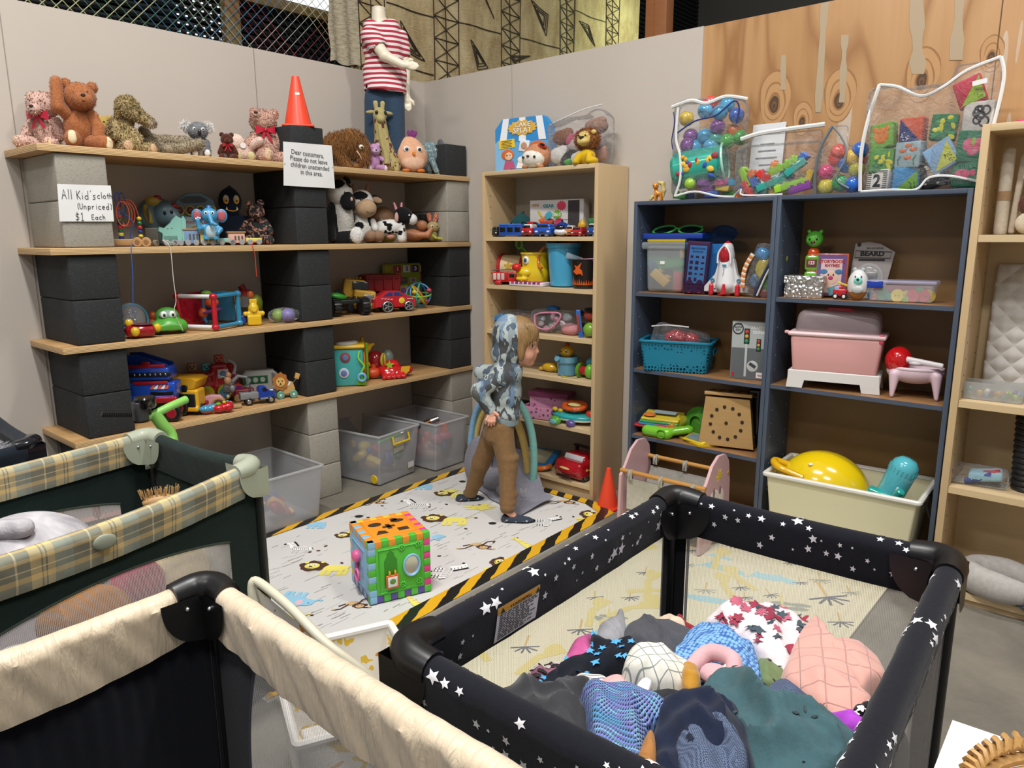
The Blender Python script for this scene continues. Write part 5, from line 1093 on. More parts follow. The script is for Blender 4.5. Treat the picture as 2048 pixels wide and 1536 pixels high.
mb=MB(); mb.prism([(-28,88),(-14,96),(14,97),(28,90),(22,84),(-20,82)],-.6,1,'y'); T.p('handle_opening','p#2e3436',mb)
for x in(-30,-9,12,33): mb=MB(); mb.lathe((x,-3,68),[(9,-1.5),(9,1.5)],18,(90,0,0)); mb.mk(1).torus((x,-4,68),9,1.6,(90,0,0)); mb.mk(2).ell((x,-6,68),(4,3,5)); T.p('spinner',['p#3a3136','p#b3993a','g#7a2b2b' if x<0 else 'g#1f5b3c'],mb)
mb=MB(); mb.prism([(-36,56),(40,56),(34,4),(-26,4)],-2,0,'y'); mb.mk(1).text('Touch & Learn',(4,-2.6,46),10,bold=.01); mb.mk(2).ell((-26,-2.4,46),(7,.8,4)); mb.mk(3).ell((-8,-2.4,26),(6,.8,8)); mb.mk(4).ell((12,-2.4,18),(16,.8,10)); mb.mk(5).torus((0,-2.6,26),12,1.2,(90,0,0)); T.p('picture_panel',['e#9eb0b4','e#a23a44','e#2a3c66','e#8a4a34','e#5e7c8e','e#b7a24a'],mb)
T=Thing('toy_train','pastel wooden dinosaur train with blue, yellow, teal and pink cars','toy',A(420,2,.30),74)
def dcar(x,w,h,c,kind,wh=2):
 mb=MB()
 if kind=='dino':
  o=[(-26,4),(-14,0),(8,0),(12,20),(12,52),(2,58),(-6,50),(-10,44),(-22,34),(-32,36),(-34,28),(-28,24),(-26,14)]; mb.prism([(x+a,b) for a,b in o],-7,7,'y',1.5); mb.prism([(x+18,8),(x+20,50),(x+16,58),(x+10,50),(x+10,8)],-7,7,'y',1.2); mb.mk(1).box((x-8,-7.3,34),(3,.4,1)); mb.box((x-16,-7.3,33),(3,.4,1))
 elif kind=='house':
  mb.box((x,0,4+h/2),(w,15,h),.8); mb.mk(1)
  n=1 if w<28 else 3
  for i in range(n): mb.box((x+(i-(n-1)/2)*7+4*(n==3),-7.6,4+h*.5),(3.6,.6,h*.45))
  mb.mk(2).box((x,0,4+h+1.6),(w+5,18,3.4),.6)
 else: mb.box((x,0,5+h/2),(w,14,h),2)
 p=T.p('train_car',[c,'p#55504c','w#9a7750'],mb)
 wheels(T,[(x-w*.28,-9,5.6),(x+w*.28,-9,5.6)],5.8,4,'p#8f9196',None,par=p)
T.o.location.x=.31
dcar(-66,22,0,'p#7fb5aa','dino'); dcar(-78,30,16,'p#86b9ae','flat'); dcar(-38,28,26,'p#6f8db3','house'); dcar(-6,30,18,'p#c4bd6c','house'); dcar(32,40,9,'p#86b9ae','flat'); dcar(52,34,20,'p#cfa293','house'); dcar(88,34,9,'p#cfc466','flat')
loc=A(424,2,.335); T=Thing('elephant_figure','bright blue vinyl elephant figure waving, standing on the pastel train','figurine',loc+Vector((0,0,.028)),62); s_='p#3f8db8'
mb=MB(); mb.sculpt([El(0,(0,0,16),(16,13,18)),El(1,(0,-9,16),(10,6,12)),El(0,(0,-3,48),(17,14,15)),Ca(0,(0,-14,46),(4,-22,32),6,4),Ca(0,(4,-22,32),(12,-24,29),4,3),Ca(0,(-12,-2,26),(-22,-8,22),5,4.5),Ca(0,(-22,-8,22),(-24,-10,38),4.5,4.5),Ca(0,(12,0,26),(20,-4,20),5,4.5),Ca(0,(20,-4,20),(14,-10,12),4.5,4),Ca(0,(-8,-2,4),(-9,-4,2),7,7),Ca(0,(8,-2,4),(9,-4,2),7,7)],1.5,3); b=T.p('body',[s_,'p#a6c3cf'],mb)
for s in(-1,1): mb=MB(); mb.sculpt([El(0,(s*24,2,47),(12,4,14),(0,s*10,0)),El(1,(s*24,-1.5,47),(8.5,2.5,10.5),(0,s*10,0))],1.3); T.p('ear',[s_,'p#a8525a'],mb)
for s in(-1,1): mb=MB(); mb.ell((s*6.5,-15,52),(3.8,2.4,4.2)); mb.mk(1).ell((s*6.5,-17,52),(1.8,1,2.2)); T.p('eye',['g#e6e6e6','g#101010'],mb)
mb=MB()
for a,b in((-27,41),(-23,43),(-19,42)): mb.ell((a,-11,b),(2,2,2))
T.p('fingernail','g#dfe6ea',mb)
mb=MB(); mb.lathe((0,-2,62),[(6,0),(5,4),(2,6)],14); T.p('cap','p#2b5f9e',mb)
loc=A(468,2,.14); T=Thing('plush_monster','dark navy plush creature with yellow eyes and two little fangs','soft toy',loc,70)
mb=MB(); mb.sculpt([El(0,(0,0,30),(30,22,34)),El(0,(-2,-4,84),(23,19,28)),Ca(0,(16,-2,48),(40,-6,44),10,12),Ca(0,(0,0,104),(0,0,112),9,4)],2.4,6,(1200,1.6,.2,.8,0)); T.p('body','f#161c2c',mb)
for s in(-1,1): mb=MB(); mb.ell((-2+s*10,-22,88),(6,3,9)); mb.mk(1).ell((-2+s*10,-24.5,85),(4.8,2,5.5)); mb.mk(2).ell((-2+s*10,-26.4,85),(2,1,2)); T.p('eye',['e#b9b3a6','e#c38f23','e#1a140c'],mb)
mb=MB(); mb.tube([(-14,-21,70),(-6,-25,66),(4,-25,66),(10,-22,70)],.9,5,sub=4); mb.mk(1)
for x in(-12,8): mb.cyl((x,-23,68),(x,-24,74),1.8,.3,8)
T.p('mouth',['e#b98d2c','e#d9d3c3'],mb)
@special
def florals():
 q=NT('dark_floral_cotton'); v=q.co(); n=q.noise(v,55,2,.5,.5); q.l(q.ramp(n.outputs[0],[(.36,'#12211f'),(.45,'#1a1416'),(.53,'#8a5a55'),(.6,'#b09070'),(.66,'#6b2430'),(.7,'#141a1a')],'CONSTANT'),q.b.inputs['Base Color']); q.b.inputs['Roughness'].default_value=.9; return q.m
bear('teddy_bear','patchwork teddy sewn from dark floral cotton, beside the black middle pillar',A(518,2,.22),88,'florals','florals','florals',rz=60,fz=(0,1,.1,.5,0),pose=dict(br=(30,24,32),hr=(21,19,19),head=(-2,-2,72),armL=((-24,-4,46),(-36,-12,30)),armR=((20,-8,44),(28,-18,28)),ears=((-16,0,88),(10,0,92))),eye='e#2c2020')
# level 2, right bay
def patches(spots,m=1): return [El(m,c,r,(0,0,0),1) for c,r in spots]
loc=A(684,2,.26); T=Thing('plush_cow','tall black and white plush cow with a big dark muzzle, beside the middle pillar','soft toy',loc,60)
mb=MB(); mb.sculpt([El(0,(2,2,46),(24,20,46)),El(1,(-16,-2,40),(13,16,42)),El(1,(6,-4,12),(30,18,15))],1.5,4,(1300,2,.2,.8,0)); T.p('body',['u#b9b6b0','u#161719'],mb)
mb=MB(); mb.sculpt([El(0,(0,-2,100),(26,20,26)),El(1,(14,-17,82),(15,13,18))]+patches([((-8,-12,116),(18,14,12)),((20,-8,118),(9,12,10))]),2.2,4); hd_=T.p('head',['f#c7c4be','f#141416'],mb)
for a in((-16,0,122,-40),(16,0,124,50)): mb=MB(); mb.sculpt([El(0,a[:3],(9,5,6),(0,a[3],0))],1.5); T.p('ear','f#141416',mb,hd_)
mb=MB(); mb.ell((8,-21,98),(2,1.5,3.4)); T.p('eye','g#0b0b0c',mb,hd_); mb=MB(); mb.ell((20,-29,86),(2.5,1.2,4)); T.p('nostril','e#bb9a84',mb,hd_)
mb=MB(); mb.sculpt([Ca(0,(20,-12,8),(24,-26,10),11,11),El(1,(26,-34,16),(13,8,16))],2,2,(700,2.2,.2,.9,0)); T.p('leg',['u#17181a','u#d6d4d0'],mb)
mb=MB(); mb.sculpt([Ca(0,(-20,-8,60),(-22,-14,14),9,10)],2,0,(200,2,.2,.8,0)); T.p('arm','u#131416',mb)
loc=A(726,2,.27); T=Thing('plush_cow','seated plush cow with beige muzzle, horns and black patches','soft toy',loc,62)
mb=MB(); mb.sculpt([El(0,(-2,2,32),(24,18,30))]+patches([((-8,-14,34),(9,8,8)),((16,-8,44),(7,12,12)),((-22,-4,46),(9,12,9))]),1.9,3); T.p('body',['f#c9c6c0','f#151517'],mb)
mb=MB(); mb.sculpt([El(0,(0,-2,80),(24,20,26)),El(1,(6,-16,68),(21,16,18))]+patches([((-4,-14,92),(15,14,9)),((-20,-4,72),(8,16,10))],2),1.9,4); hd_=T.p('head',['f#d0cdc7','f#a98e70','f#151517'],mb)
for s,x,z in((-1,-17,104),(1,12,106)): mb=MB(); mb.sculpt([Ca(0,(x,2,z-6),(x+3,2,z+10),5,2.6)],1.3); T.p('horn','f#8c6a50',mb,hd_)
mb=MB(); mb.sculpt([El(0,(30,2,86),(14,5,9),(0,18,0)),El(1,(32,-1.5,85),(10,3,6),(0,18,0))],1.4); T.p('ear',['f#17171a','f#b08f74'],mb,hd_)
mb=MB(); mb.ell((-3,-21.5,84),(3,2,3.4)); T.p('eye','g#0b0b0c',mb,hd_); mb=MB(); mb.tube([(4,-32,62),(12,-31,58),(20,-26,61)],.6,5,sub=3); T.p('mouth','e#3c2c24',mb,hd_)
for a,b,c in (((-22,-4,46),(-32,-10,30),'f#8c6e58'),((20,-4,42),(24,-12,28),'f#c9c6c0')): mb=MB(); mb.sculpt([Ca(0,a,b,7,7)],1.7); T.p('arm',c,mb)
for x in(-16,12,28): mb=MB(); mb.sculpt([Ca(0,(x*.7,-6,10),(x,-24,14),9,11)],2); T.p('leg','u#cfcac3' if x<0 else 'f#8c6e58',mb)
loc=A(768,2,.12); T=Thing('baby_doll','bald baby doll head looking over the small spotted cow','doll',loc,66)
mb=MB(); mb.sculpt([El(0,(0,0,46),(22,20,25)),El(0,(0,-12,34),(16,10,10)),El(0,(0,-20,38),(3,4,3)),Ca(0,(0,0,8),(0,0,22),16,10)],1.9,4); hd_=T.p('head','s#a4805f',mb)
for s in(-1,1): mb=MB(); mb.ell((s*8.5,-18,42),(4.5,2.5,5)); mb.mk(1).ell((s*8.5,-20,42),(2.4,1.3,3)); T.p('eye',['g#c9c4bc','g#2a1c14'],mb)
mb=MB(); mb.sculpt([El(0,(0,0,10),(24,18,14))],2); T.p('shirt','f#a9a23c',mb)
loc=A(782,2,.31); T=Thing('plush_cow','little standing plush cow with black head, pink horns and small black spots','soft toy',loc,64)
sp=[((-26+rt.uniform(0,56),-16,14+rt.uniform(0,30)),(rt.uniform(3,6),9,rt.uniform(2.5,4.5))) for i in range(18)]
mb=MB(); mb.sculpt([El(0,(-4,0,30),(34,16,16),(0,-6,0)),Ca(0,(-28,-6,22),(-28,-7,8),8.5,8.5),Ca(0,(20,-6,22),(20,-7,8),8.5,8.5),Ca(0,(-22,8,22),(-22,8,8),8,8),Ca(0,(26,8,22),(26,8,8),8,8)]+patches(sp),1.8,4); T.p('body',['f#d2d0cc','f#111113'],mb)
mb=MB(); mb.sculpt([El(0,(26,-2,54),(20,16,17),(0,25,0)),El(1,(43,-6,46),(10,11,11))],1.8,3); hd_=T.p('head',['f#131315','f#d4d2cf'],mb)
for x in(12,22): mb=MB(); mb.sculpt([Ca(0,(x,-4,66),(x-(4 if x<15 else -1),-4,78),3,2)],1.1); T.p('horn','f#c78590',mb,hd_)
mb=MB(); mb.sculpt([El(0,(10,-12,50),(4,4,10))],1.2); T.p('ear','f#c49a92',mb,hd_); mb=MB(); mb.ell((34,-17,54),(1.8,1.5,1.8)); T.p('eye','g#d9d9d9',mb,hd_)
mb=MB(); mb.ell((-2,-4,12),(8,6,5)); T.p('udder','f#bb8580',mb)
mb=MB(); mb.tube([(-36,0,36),(-46,-4,30),(-50,-8,22)],[3,2.4,3],7,sub=3); T.p('tail','f#151517',mb)
loc=A(832,2,.24); T=Thing('baby_doll','small doll lying with bare arms and legs raised and black hair','doll',loc,66)
mb=MB(); mb.sculpt([El(0,(-8,0,14),(20,11,12)),Ca(0,(-2,-4,14),(18,-14,14),8,6),Ca(0,(18,-14,14),(26,-16,26),6,4),Ca(0,(6,-2,10),(20,-4,16),6,4.5),El(0,(14,2,34),(12,11,12))],1.6,3); T.p('body','s#b07753',mb)
mb=MB(); mb.sculpt([El(0,(17,6,41),(13,12,12))],1.8,0,(500,5,.12,.6,0)); T.p('hair','u#120f0f',mb); mb=MB(); mb.sculpt([El(0,(30,2,14),(9,8,9))],1.6); T.p('outfit','f#66788c',mb)
loc=A(866,2,.30); T=Thing('plush_bunny','tiny beige bunny rattle with orange polka-dot ears at the right end','soft toy',loc,68)
@special
def polka():
 q=NT('polka_dots'); v=q.n('TexVoronoi',Scale=190); q.l(q.co(),v.inputs['Vector']); q.l(q.ramp(v.outputs['Distance'],[(0,'#e3d3c0'),(.33,'#a84a2c')],'CONSTANT'),q.b.inputs['Base Color']); q.b.inputs['Roughness'].default_value=.9; return q.m
mb=MB(); mb.sculpt([El(0,(-2,0,14),(10,8,12))],1.3); T.p('body','f#8f8450',mb); mb=MB(); mb.sculpt([El(0,(0,-2,30),(12,9,11))],1.3); hd_=T.p('head','f#a08f62',mb)
for s in(-1,1): mb=MB(); mb.sculpt([El(0,(s*6,-1,48),(5,2.6,11),(0,s*12,0))],1.1); T.p('ear','polka',mb,hd_)
mb=MB(); mb.ell((-5,-10,31),(3,1.6,3)); mb.mk(1).ell((-5,-11.4,31),1.4); mb.mk(1).ell((5,-10,31),1.2); T.p('eye',['e#cfc7b4','g#111'+'111'],mb,hd_)
for a,b in (((4,-4,8),(20,-8,5)),((-6,-4,16),(2,-10,8))): mb=MB(); mb.sculpt([Ca(0,a,b,2.6,3)],1); T.p('limb','f#a3a045',mb)
# level 3, left bay
film=None
@special
def clearfilm():
 q=NT('clear_film'); b=q.b; b.inputs['Base Color'].default_value=(.9,.92,.95,1); b.inputs['Roughness'].default_value=.08; b.inputs['Specular IOR Level'].default_value=.9
 n=q.noise(q.co(),13,4,.65,2.6); q.bump(n.outputs[0],1,.08); tr=q.n('BsdfTransparent'); mx=q.n('MixShader'); fr=q.n('LayerWeight',Blend=.22)
 q.l(q.math('ADD',q.math('MULTIPLY',fr.outputs['Fresnel'],.55),.11),mx.inputs[0]); q.l(tr.outputs[0],mx.inputs[1]); q.l(b.outputs[0],mx.inputs[2]); q.l(mx.outputs[0],q.out.inputs[0]); return q.m
@special
def clearplastic():
 q=NT('clear_plastic'); b=q.b; b.inputs['Base Color'].default_value=(.8,.85,.9,1); b.inputs['Roughness'].default_value=.1; tr=q.n('BsdfTransparent'); mx=q.n('MixShader'); mx.inputs[0].default_value=.16; q.l(tr.outputs[0],mx.inputs[1]); q.l(b.outputs[0],mx.inputs[2]); q.l(mx.outputs[0],q.out.inputs[0]); return q.m
loc=A(262,3,.20); T=Thing('ride_helmet','clear plastic dome toy with silver inside and a blue hoop','toy',loc,60)
mb=MB(); mb.ell((2,0,32),(32,28,32)); T.p('dome','clearplastic',mb); mb=MB(); mb.torus((10,-6,32),30,2.4,(70,30,20)); T.p('hoop','p#3f7f9b',mb)
mb=MB()
for i in range(16): mb.ell((rt.uniform(-18,14),rt.uniform(-12,12),rt.uniform(16,44)),(rt.uniform(2,6),rt.uniform(2,5),rt.uniform(2,6)),(rt.uniform(0,90),0,0),8)
T.p('silver_filling','m#9a9da2',mb)
loc=A(283,3,.33); T=Thing('toy_camera','red domed toy with yellow round knobs beside the left pillar','toy',loc,65)
mb=MB(); mb.sculpt([El(0,(0,0,15),(33,22,14)),Bo(0,(0,0,12),(28,18,9),5)],1.8,5); T.p('body','g#8f1620',mb)
for c,r in(((-10,-22,14),9.5),((34,-4,18),8.5),((-22,6,28),9)): mb=MB(); mb.ell(c,(r,r*.8,r)); T.p('knob','g#d1ac25',mb)
mb=MB(); mb.ell((4,-8,26.5),(22,13,2)); T.p('top_window','p#5a3a3c',mb)
loc=A(301,3,.14); T=Thing('toy_figure','small orange plastic toy behind the green car','toy',loc,65); mb=MB(); mb.sculpt([El(0,(4,0,12),(13,10,12)),El(0,(8,0,30),(8,7,9)),Ca(0,(-4,0,16),(-12,-2,10),5,4)],1.6,3); T.p('body','p#b9562a',mb)
loc=A(336,3,.27); T=Thing('toy_car','bright green cartoon beetle toy car with googly eyes on its windscreen','toy car',loc,72)
mb=MB(); mb.sculpt([El(0,(2,4,34),(24,20,17)),El(0,(4,-8,19),(30,24,14)),El(0,(-22,-14,14),(12,12,12)),El(0,(28,-14,14),(12,12,12)),Bo(0,(2,-28,13),(26,5,6),3)],1.8,6); T.p('body','p#4d9a35',mb)
mb=MB(); mb.ell((2,-13,37),(19,8,10),(-20,0,0)); T.p('windscreen','e#7e9a8c',mb)
for x in(-7,10): mb=MB(); mb.ell((x,-20,38),(6.5,3,7)); mb.mk(1).ell((x+1,-22.6,37),(2.8,1.3,3.4)); T.p('eye',['e#e2e4e2','g#12301c'],mb)
wheels(T,[(-22,-14,9),(28,-14,9),(-22,18,9),(28,18,9)],9.5,8,'p#1b1b1d','p#6d6f70','y')
loc=A(418,3,.25); T=Thing('activity_cube','open-frame baby activity cube, red front and white and blue bars','toy',loc,26)
cc=[('g#b3182a',(-36,-34)),('g#b3182a',(16,-34)),('g#2c83ab',(46,30)),('g#b3182a',(-24,30))]
X0,X1,Y0,Y1,Z0,Z1=-34,36,-30,36,7,66
for (a,b,c) in [((X0,Y0,Z0),(X1,Y0,Z0),'g#dfe0e2'),((X0,Y0,Z1),(X1,Y0,Z1),'g#dfe0e2'),((X1,Y0,Z0),(X1,Y0,Z1),'g#b3182a'),((X0,Y0,Z0),(X0,Y0,Z1),'g#b3182a'),((X0,Y1,Z0),(X0,Y1,Z1),'g#2c83ab'),((X1,Y1,Z0),(X1,Y1,Z1),'g#2c83ab'),((X1,Y0,Z0),(X1,Y1,Z0),'g#2c83ab'),((X1,Y0,Z1),(X1,Y1,Z1),'g#2c83ab'),((X0,Y1,Z1),(X1,Y1,Z1),'g#2c83ab'),((X0,Y0,Z1),(X0,Y1,Z1),'g#b3182a'),((X0,Y0,Z0),(X0,Y1,Z0),'g#b3182a')]:
 mb=MB(); mb.cyl(a,b,4.2); T.p('bar',c,mb)
for a in ((X0,Y0),(X1,Y0)):
 for z in (Z0,Z1): mb=MB(); mb.ell((a[0],a[1],z),6.6); T.p('corner_ball','g#b3182a',mb)
for a in ((X0,Y1),(X1,Y1)):
 for z in (Z0,Z1): mb=MB(); mb.ell((a[0],a[1],z),6.6); T.p('corner_ball','g#2c83ab',mb)
mb=MB(); mb.box((X0-1,3,36),(4,58,52),1.5); T.p('side_panel','g#a81626',mb)
for y,z,c in((-16,52,'#4b3f6b'),(20,52,'#5d9a3c'),(-16,22,'#8d8a2e'),(18,22,'#28506e')): mb=MB(); mb.box((X0-4,y,z),(4,15,14),1.5); mb.mk(1).ell((X0-6.5,y,z),(1,4,4)); T.p('button',['g'+c,'g#c9b23e'],mb)
mb=MB(); mb.box((0,Y1,36),(58,3,50),1); T.p('back_panel','p#27617f',mb)
mb=MB(); mb.ell((2,10,50),(13,10,10)); mb.ell((-12,4,30),(8,8,10)); T.p('animal_shape','p#c2552b',mb); mb=MB(); mb.ell((8,0,34),(22,5,3),(0,-15,0)); T.p('slider','p#7a3f86',mb); mb=MB(); mb.ell((-4,6,Z1+3),(9,8,5)); T.p('top_roller','p#7cae3e',mb)
loc=A(372,3,.08); T=Thing('toy_block','yellow and blue plastic toy standing behind the activity cube','toy',loc,68); mb=MB(); mb.box((-2,0,17),(26,20,34),5); mb.mk(1).box((-6,2,42),(18,14,14),3); T.p('body',['p#c0a22e','p#4e7f96'],mb)
loc=A(472,3,.12); T=Thing('toy_bear','yellow-orange plastic toy half hidden right of the activity cube','toy',loc,68); mb=MB(); mb.sculpt([El(0,(0,0,20),(13,11,20)),El(0,(2,-2,48),(13,11,13)),El(0,(-6,0,60),(5,4,5))],1.8,3); T.p('body','p#c08a2c',mb)
loc=A(495,3,.14); T=Thing('toy_engine','red, orange and green stacked toy engine behind the yellow whistle train','toy',loc,68)
mb=MB(); mb.lathe((-2,0,30),[(14,0),(15,10),(15,24),(12,26)],20); T.p('barrel','clearplastic',mb); mb=MB(); mb.lathe((-2,0,54),[(18,0),(18,5),(12,9),(4,10)],20); T.p('lid','p#9c2226',mb); mb=MB(); mb.box((2,0,10),(46,22,20),4); T.p('chassis','p#1f3f7c',mb); mb=MB(); mb.cyl((-2,0,62),(-8,0,72),6,7); T.p('funnel','p#8f1f2a',mb); mb=MB(); mb.ell((20,2,36),(14,12,18)); T.p('side_pod','p#7f8f2c',mb)
loc=A(509,3,.30); T=Thing('toy_train','yellow plastic whistle train with orange hat at the right of the bay','toy',loc,66)
mb=MB(); mb.sculpt([Bo(0,(0,0,10),(14,14,10),3),El(0,(0,-2,32),(11,11,12)),Ca(0,(-16,-6,23),(16,-6,23),4.5),Bo(0,(0,0,47),(8,7,5),2)],1.5,3); T.p('body','g#d2ab22',mb)
mb=MB(); mb.lathe((0,-15,32),[(5,-3),(5,0)],14,(90,0,0)); T.p('buffer','g#d9b52c',mb)
for x in(-17,17): mb=MB(); mb.ell((x,-7,23),4.8); T.p('buffer','g#d9b52c',mb); mb=MB(); mb.lathe((-4,0,56),[(9,0),(8,6),(5,11)],18); T.p('hat','p#bd5a20',mb)
for x,c in((-12,'#7c9a2d'),(0,'#b04a20')): pass
mb=MB(); mb.box((-22,2,12),(14,16,18),4); T.p('blue_pad','p#1d3c86',mb)
loc=A(572,3,.33); T=Thing('ball_pack','clear bag holding a purple ridged ball and a green ball beside the middle pillar','toy',loc,66)
mb=MB(); mb.ell((4,-6,14),(13,13,13));
for i in range(5): mb.torus((4,-6,14),13,.8,(90,0,i*36),n=24,m=5)
T.p('purple_ball','p#7d72b0',mb); mb=MB(); mb.ell((-14,4,14),(12.5,12.5,12.5)); T.p('green_ball','p#7ba03a',mb); mb=MB(); mb.sculpt([El(0,(-4,0,14),(31,21,15)),El(0,(28,0,16),(9,6,8))],2,5,None,True,.5); T.p('bag','clearfilm',mb)
# level 3, right bay
loc=A(700,3,.30); T=Thing('monster_truck','black monster truck with green shell and large knobbly tyres','toy car',loc,74)
for c in ((-30,-8,17),(24,-14,17),(-18,22,16),(32,16,16)):
 mb=MB(); mb.cyl((c[0]-8,c[1],c[2]),(c[0]+8,c[1],c[2]),16,None,22,3)
 for i in range(14): a=2*PI*i/14; mb.box((c[0],c[1]+16*math.cos(a),c[2]+16*math.sin(a)),(15,4,3),.6,(math.degrees(a)+90,0,0))
 T.p('wheel','p#121213',mb)
mb=MB(); mb.box((-2,4,27),(44,32,8),2);
for i in range(10): mb.tube([(rt.uniform(-20,20),rt.uniform(-16,10),24),(rt.uniform(-20,20),rt.uniform(-12,12),36)],1.2,5)
T.p('chassis','p#1b1c1d',mb); mb=MB(); mb.tube([(-26,10,34),(-20,8,50),(-10,6,44),(-6,4,34)],2,6,sub=4); T.p('roll_cage','p#141414',mb); mb=MB(); mb.sculpt([El(0,(-24,-4,38),(18,12,7),(0,12,0))],1.6); T.p('shell','p#2c7d28',mb)
loc=A(716,3,.18); T=Thing('toy_truck','yellow toy truck with black windscreen behind the monster truck','toy car',loc,58)
mb=MB(); mb.sculpt([Bo(0,(-6,6,44),(22,18,20),3,(0,8,0)),Bo(0,(12,-8,28),(22,18,15),4,(0,8,0)),Bo(0,(14,-10,12),(24,18,5),2)],2,3); T.p('cab','p#c0942a',mb); mb=MB(); mb.box((6,-15,52),(32,3,16),2,(-10,6,0)); T.p('windscreen','g#15181a',mb); mb=MB(); mb.box((20,-28,28),(20,2,14),1); T.p('grille','m#9fa3a6',mb); wheels(T,[(-14,-14,9),(24,-14,9)],10,8,'p#161617',None)
mb=MB();
for x in range(-20,10,7): mb.box((x,4,66),(4,6,3),1)
T.p('roof_light','p#c79c2d',mb)
loc=A(765,3,.12); T=Thing('dump_truck','red toy dump truck with dark blue chassis at the back of the bay','toy car',loc,72)
mb=MB(); mb.prism([(-34,34),(-38,66),(-28,68),(34,66),(30,34)],-18,18,'y',2)
for x in(-20,-2,16): mb.box((x,-19,50),(3,3,26),.8)
mb.box((-2,-19,60),(60,3,3),.8); T.p('bed','p#8f1d20',mb); mb=MB(); mb.box((4,0,24),(52,26,14),2); mb.box((-30,0,46),(12,24,26),2); T.p('chassis','p#1d2440',mb); wheels(T,[(-20,-14,11),(22,-14,11),(-20,14,11),(22,14,11)],12,9,'p#131416',None)
loc=A(812,3,.10); T=Thing('learning_board','lime green number learning board standing upright at the back','toy',loc,78)
mb=MB(); mb.box((0,2,42),(86,7,82),3); T.p('frame','p#8a9a33',mb)
sq=[(-16,72,'#9c2b30','1'),(2,72,'#cfd2d0','2'),(19,72,'#4a2f6b','3'),(36,72,'#c7a05c','4'),(36,56,'#a8323c','5'),(36,40,'#b9b48a','10'),(-34,72,'#b0a12c','')]
for x,z,c,n in sq:
 mb=MB(); mb.box((x,-2.5,z),(14,2,14),1); mb.mk(1);
 if n: mb.text(n,(x,-4.2,z),11,bold=.03)
 T.p('number_tile',['p'+c,'e#2b2f8c' if n=='2' else 'e#e6e2d6'],mb)
for x,z,w,h,c in ((-6,50,18,12,'#5e6a4c'),(14,50,14,10,'#a8b08a'),(-6,30,18,20,'#c5b37c'),(12,30,14,18,'#6d4c86')): mb=MB(); mb.box((x,-2.2,z),(w,2.4,h),.8); mb.mk(1).ell((x,-3.6,z),(w*.3,.6,h*.3)); T.p('picture_key',['p'+c,'p#8a5d8f'],mb)
loc=A(786,3,.33); T=Thing('toy_car','red toy sports car with silver-rimmed wheels and a yellow crest','toy car',loc,70)
mb=MB(); mb.prism([(-42,10),(-42,26),(-30,32),(-16,41),(8,41),(20,33),(36,28),(42,22),(42,8)],-17,17,'y',3); T.p('body','g#b0222b',mb)
mb=MB(); mb.prism([(-24,32),(-14,39),(-6,39),(-6,32)],-17.6,17.6,'y'); mb.prism([(-3,32),(-3,39),(6,39),(15,32)],-17.6,17.6,'y'); T.p('window','g#27346e',mb)
mb=MB(); mb.ell((12,-17.5,22),(6,.8,6)); mb.mk(1)
for i in range(4): mb.box((-26+i*6,-17.5,27-i*.6),(4,.6,1)); mb.box((24+i*3,-17.5,25),(2,.6,1.4))
T.p('decal',['e#d3b22c','e#e0d6d4'],mb)
for x in(-16,26):
 mb=MB(); mb.cyl((x,-18,11),(x,-9,11),12 if x<0 else 10,None,26,1); w_=T.p('wheel','p#1a1a1c',mb); m2=MB(); m2.torus((x,-18.4,11),9.6 if x<0 else 8,1,(90,0,0));
 for i in range(5): a=i*72; m2.box((x+4*math.cos(R_(a)),-18.4,11+4*math.sin(R_(a))),(8,.8,2),.2,(0,-a,0))
 T.p('rim','m#c9cccf',m2,w_)
wheels(T,[(-16,13,11),(26,13,10)],11,7,'p#1a1a1c',None)
loc=A(838,3,.30); T=Thing('rattle_ball','tangle ball of coloured plastic hoops and beads in front of the number board','toy',loc,66)
for i,c in enumerate(['#2f78a8','#7fae3a','#c2662a','#2f78a8','#3b8f86','#8fb52e']): mb=MB(); mb.torus((0,0,26),23,1.8,(rt.uniform(0,180),rt.uniform(0,180),0)); T.p('hoop','p'+c,mb)
for i,c in enumerate(['#b23a4e','#c2662a','#5b4a8f','#2b6e95','#c4a22e','#4d9a4e','#b9562b','#9a3040']): mb=MB(); a=rt.uniform(0,6.28); b=rt.uniform(-.9,.9); mb.ell((22*math.cos(a)*math.cos(b),22*math.sin(a)*math.cos(b),26+20*math.sin(b)),(5,5,4.5)); T.p('bead','p'+c,mb)
# level 4, left bay
loc=A(312,4,.24); T=Thing('toy_truck','large blue toy transporter truck with red roof bar and black tyres','toy truck',loc,48)
mb=MB(); mb.box((8,-14,62),(96,44,28),4); mb.box((4,-8,92),(84,54,24),4); mb.prism([(-40,100),(-44,128),(-20,128),(40,108),(40,100)],16,20,'y'); mb.prism([(-40,100),(-44,128),(-20,128),(40,108),(40,100)],-20,-16,'y'); mb.box((8,-22,46),(90,36,12),3); T.p('body','g#1f46a6',mb)
for i in range(6): mb=MB(); mb.tube([(-20+i*10,-18,104+(-i)*1.2),(-14+i*10,-18,124-i*3)],1.6,5); T.p('lattice_bar','p#1a2f78',mb)
mb=MB(); mb.box((0,-30,107),(76,6,7),1.5); mb.box((2,-30,113),(16,6,6),1.5); mb.box((10,-36,76),(66,3,6),1); mb.box((34,-40,44),(50,8,12),3); T.p('red_trim','g#9a1c26',mb)
mb=MB(); mb.box((10,-36,92),(80,2,8),.6); mb.mk(1)
for i in range(7): mb.ell((-20+i*10,-37.5,92),(2.2,1,2.2))
T.p('light_bar',['p#15171c','m#b9bcc0'],mb)
mb=MB(); mb.box((30,-38,56),(44,2,7),1); T.p('grille','g#14161b',mb); mb=MB()
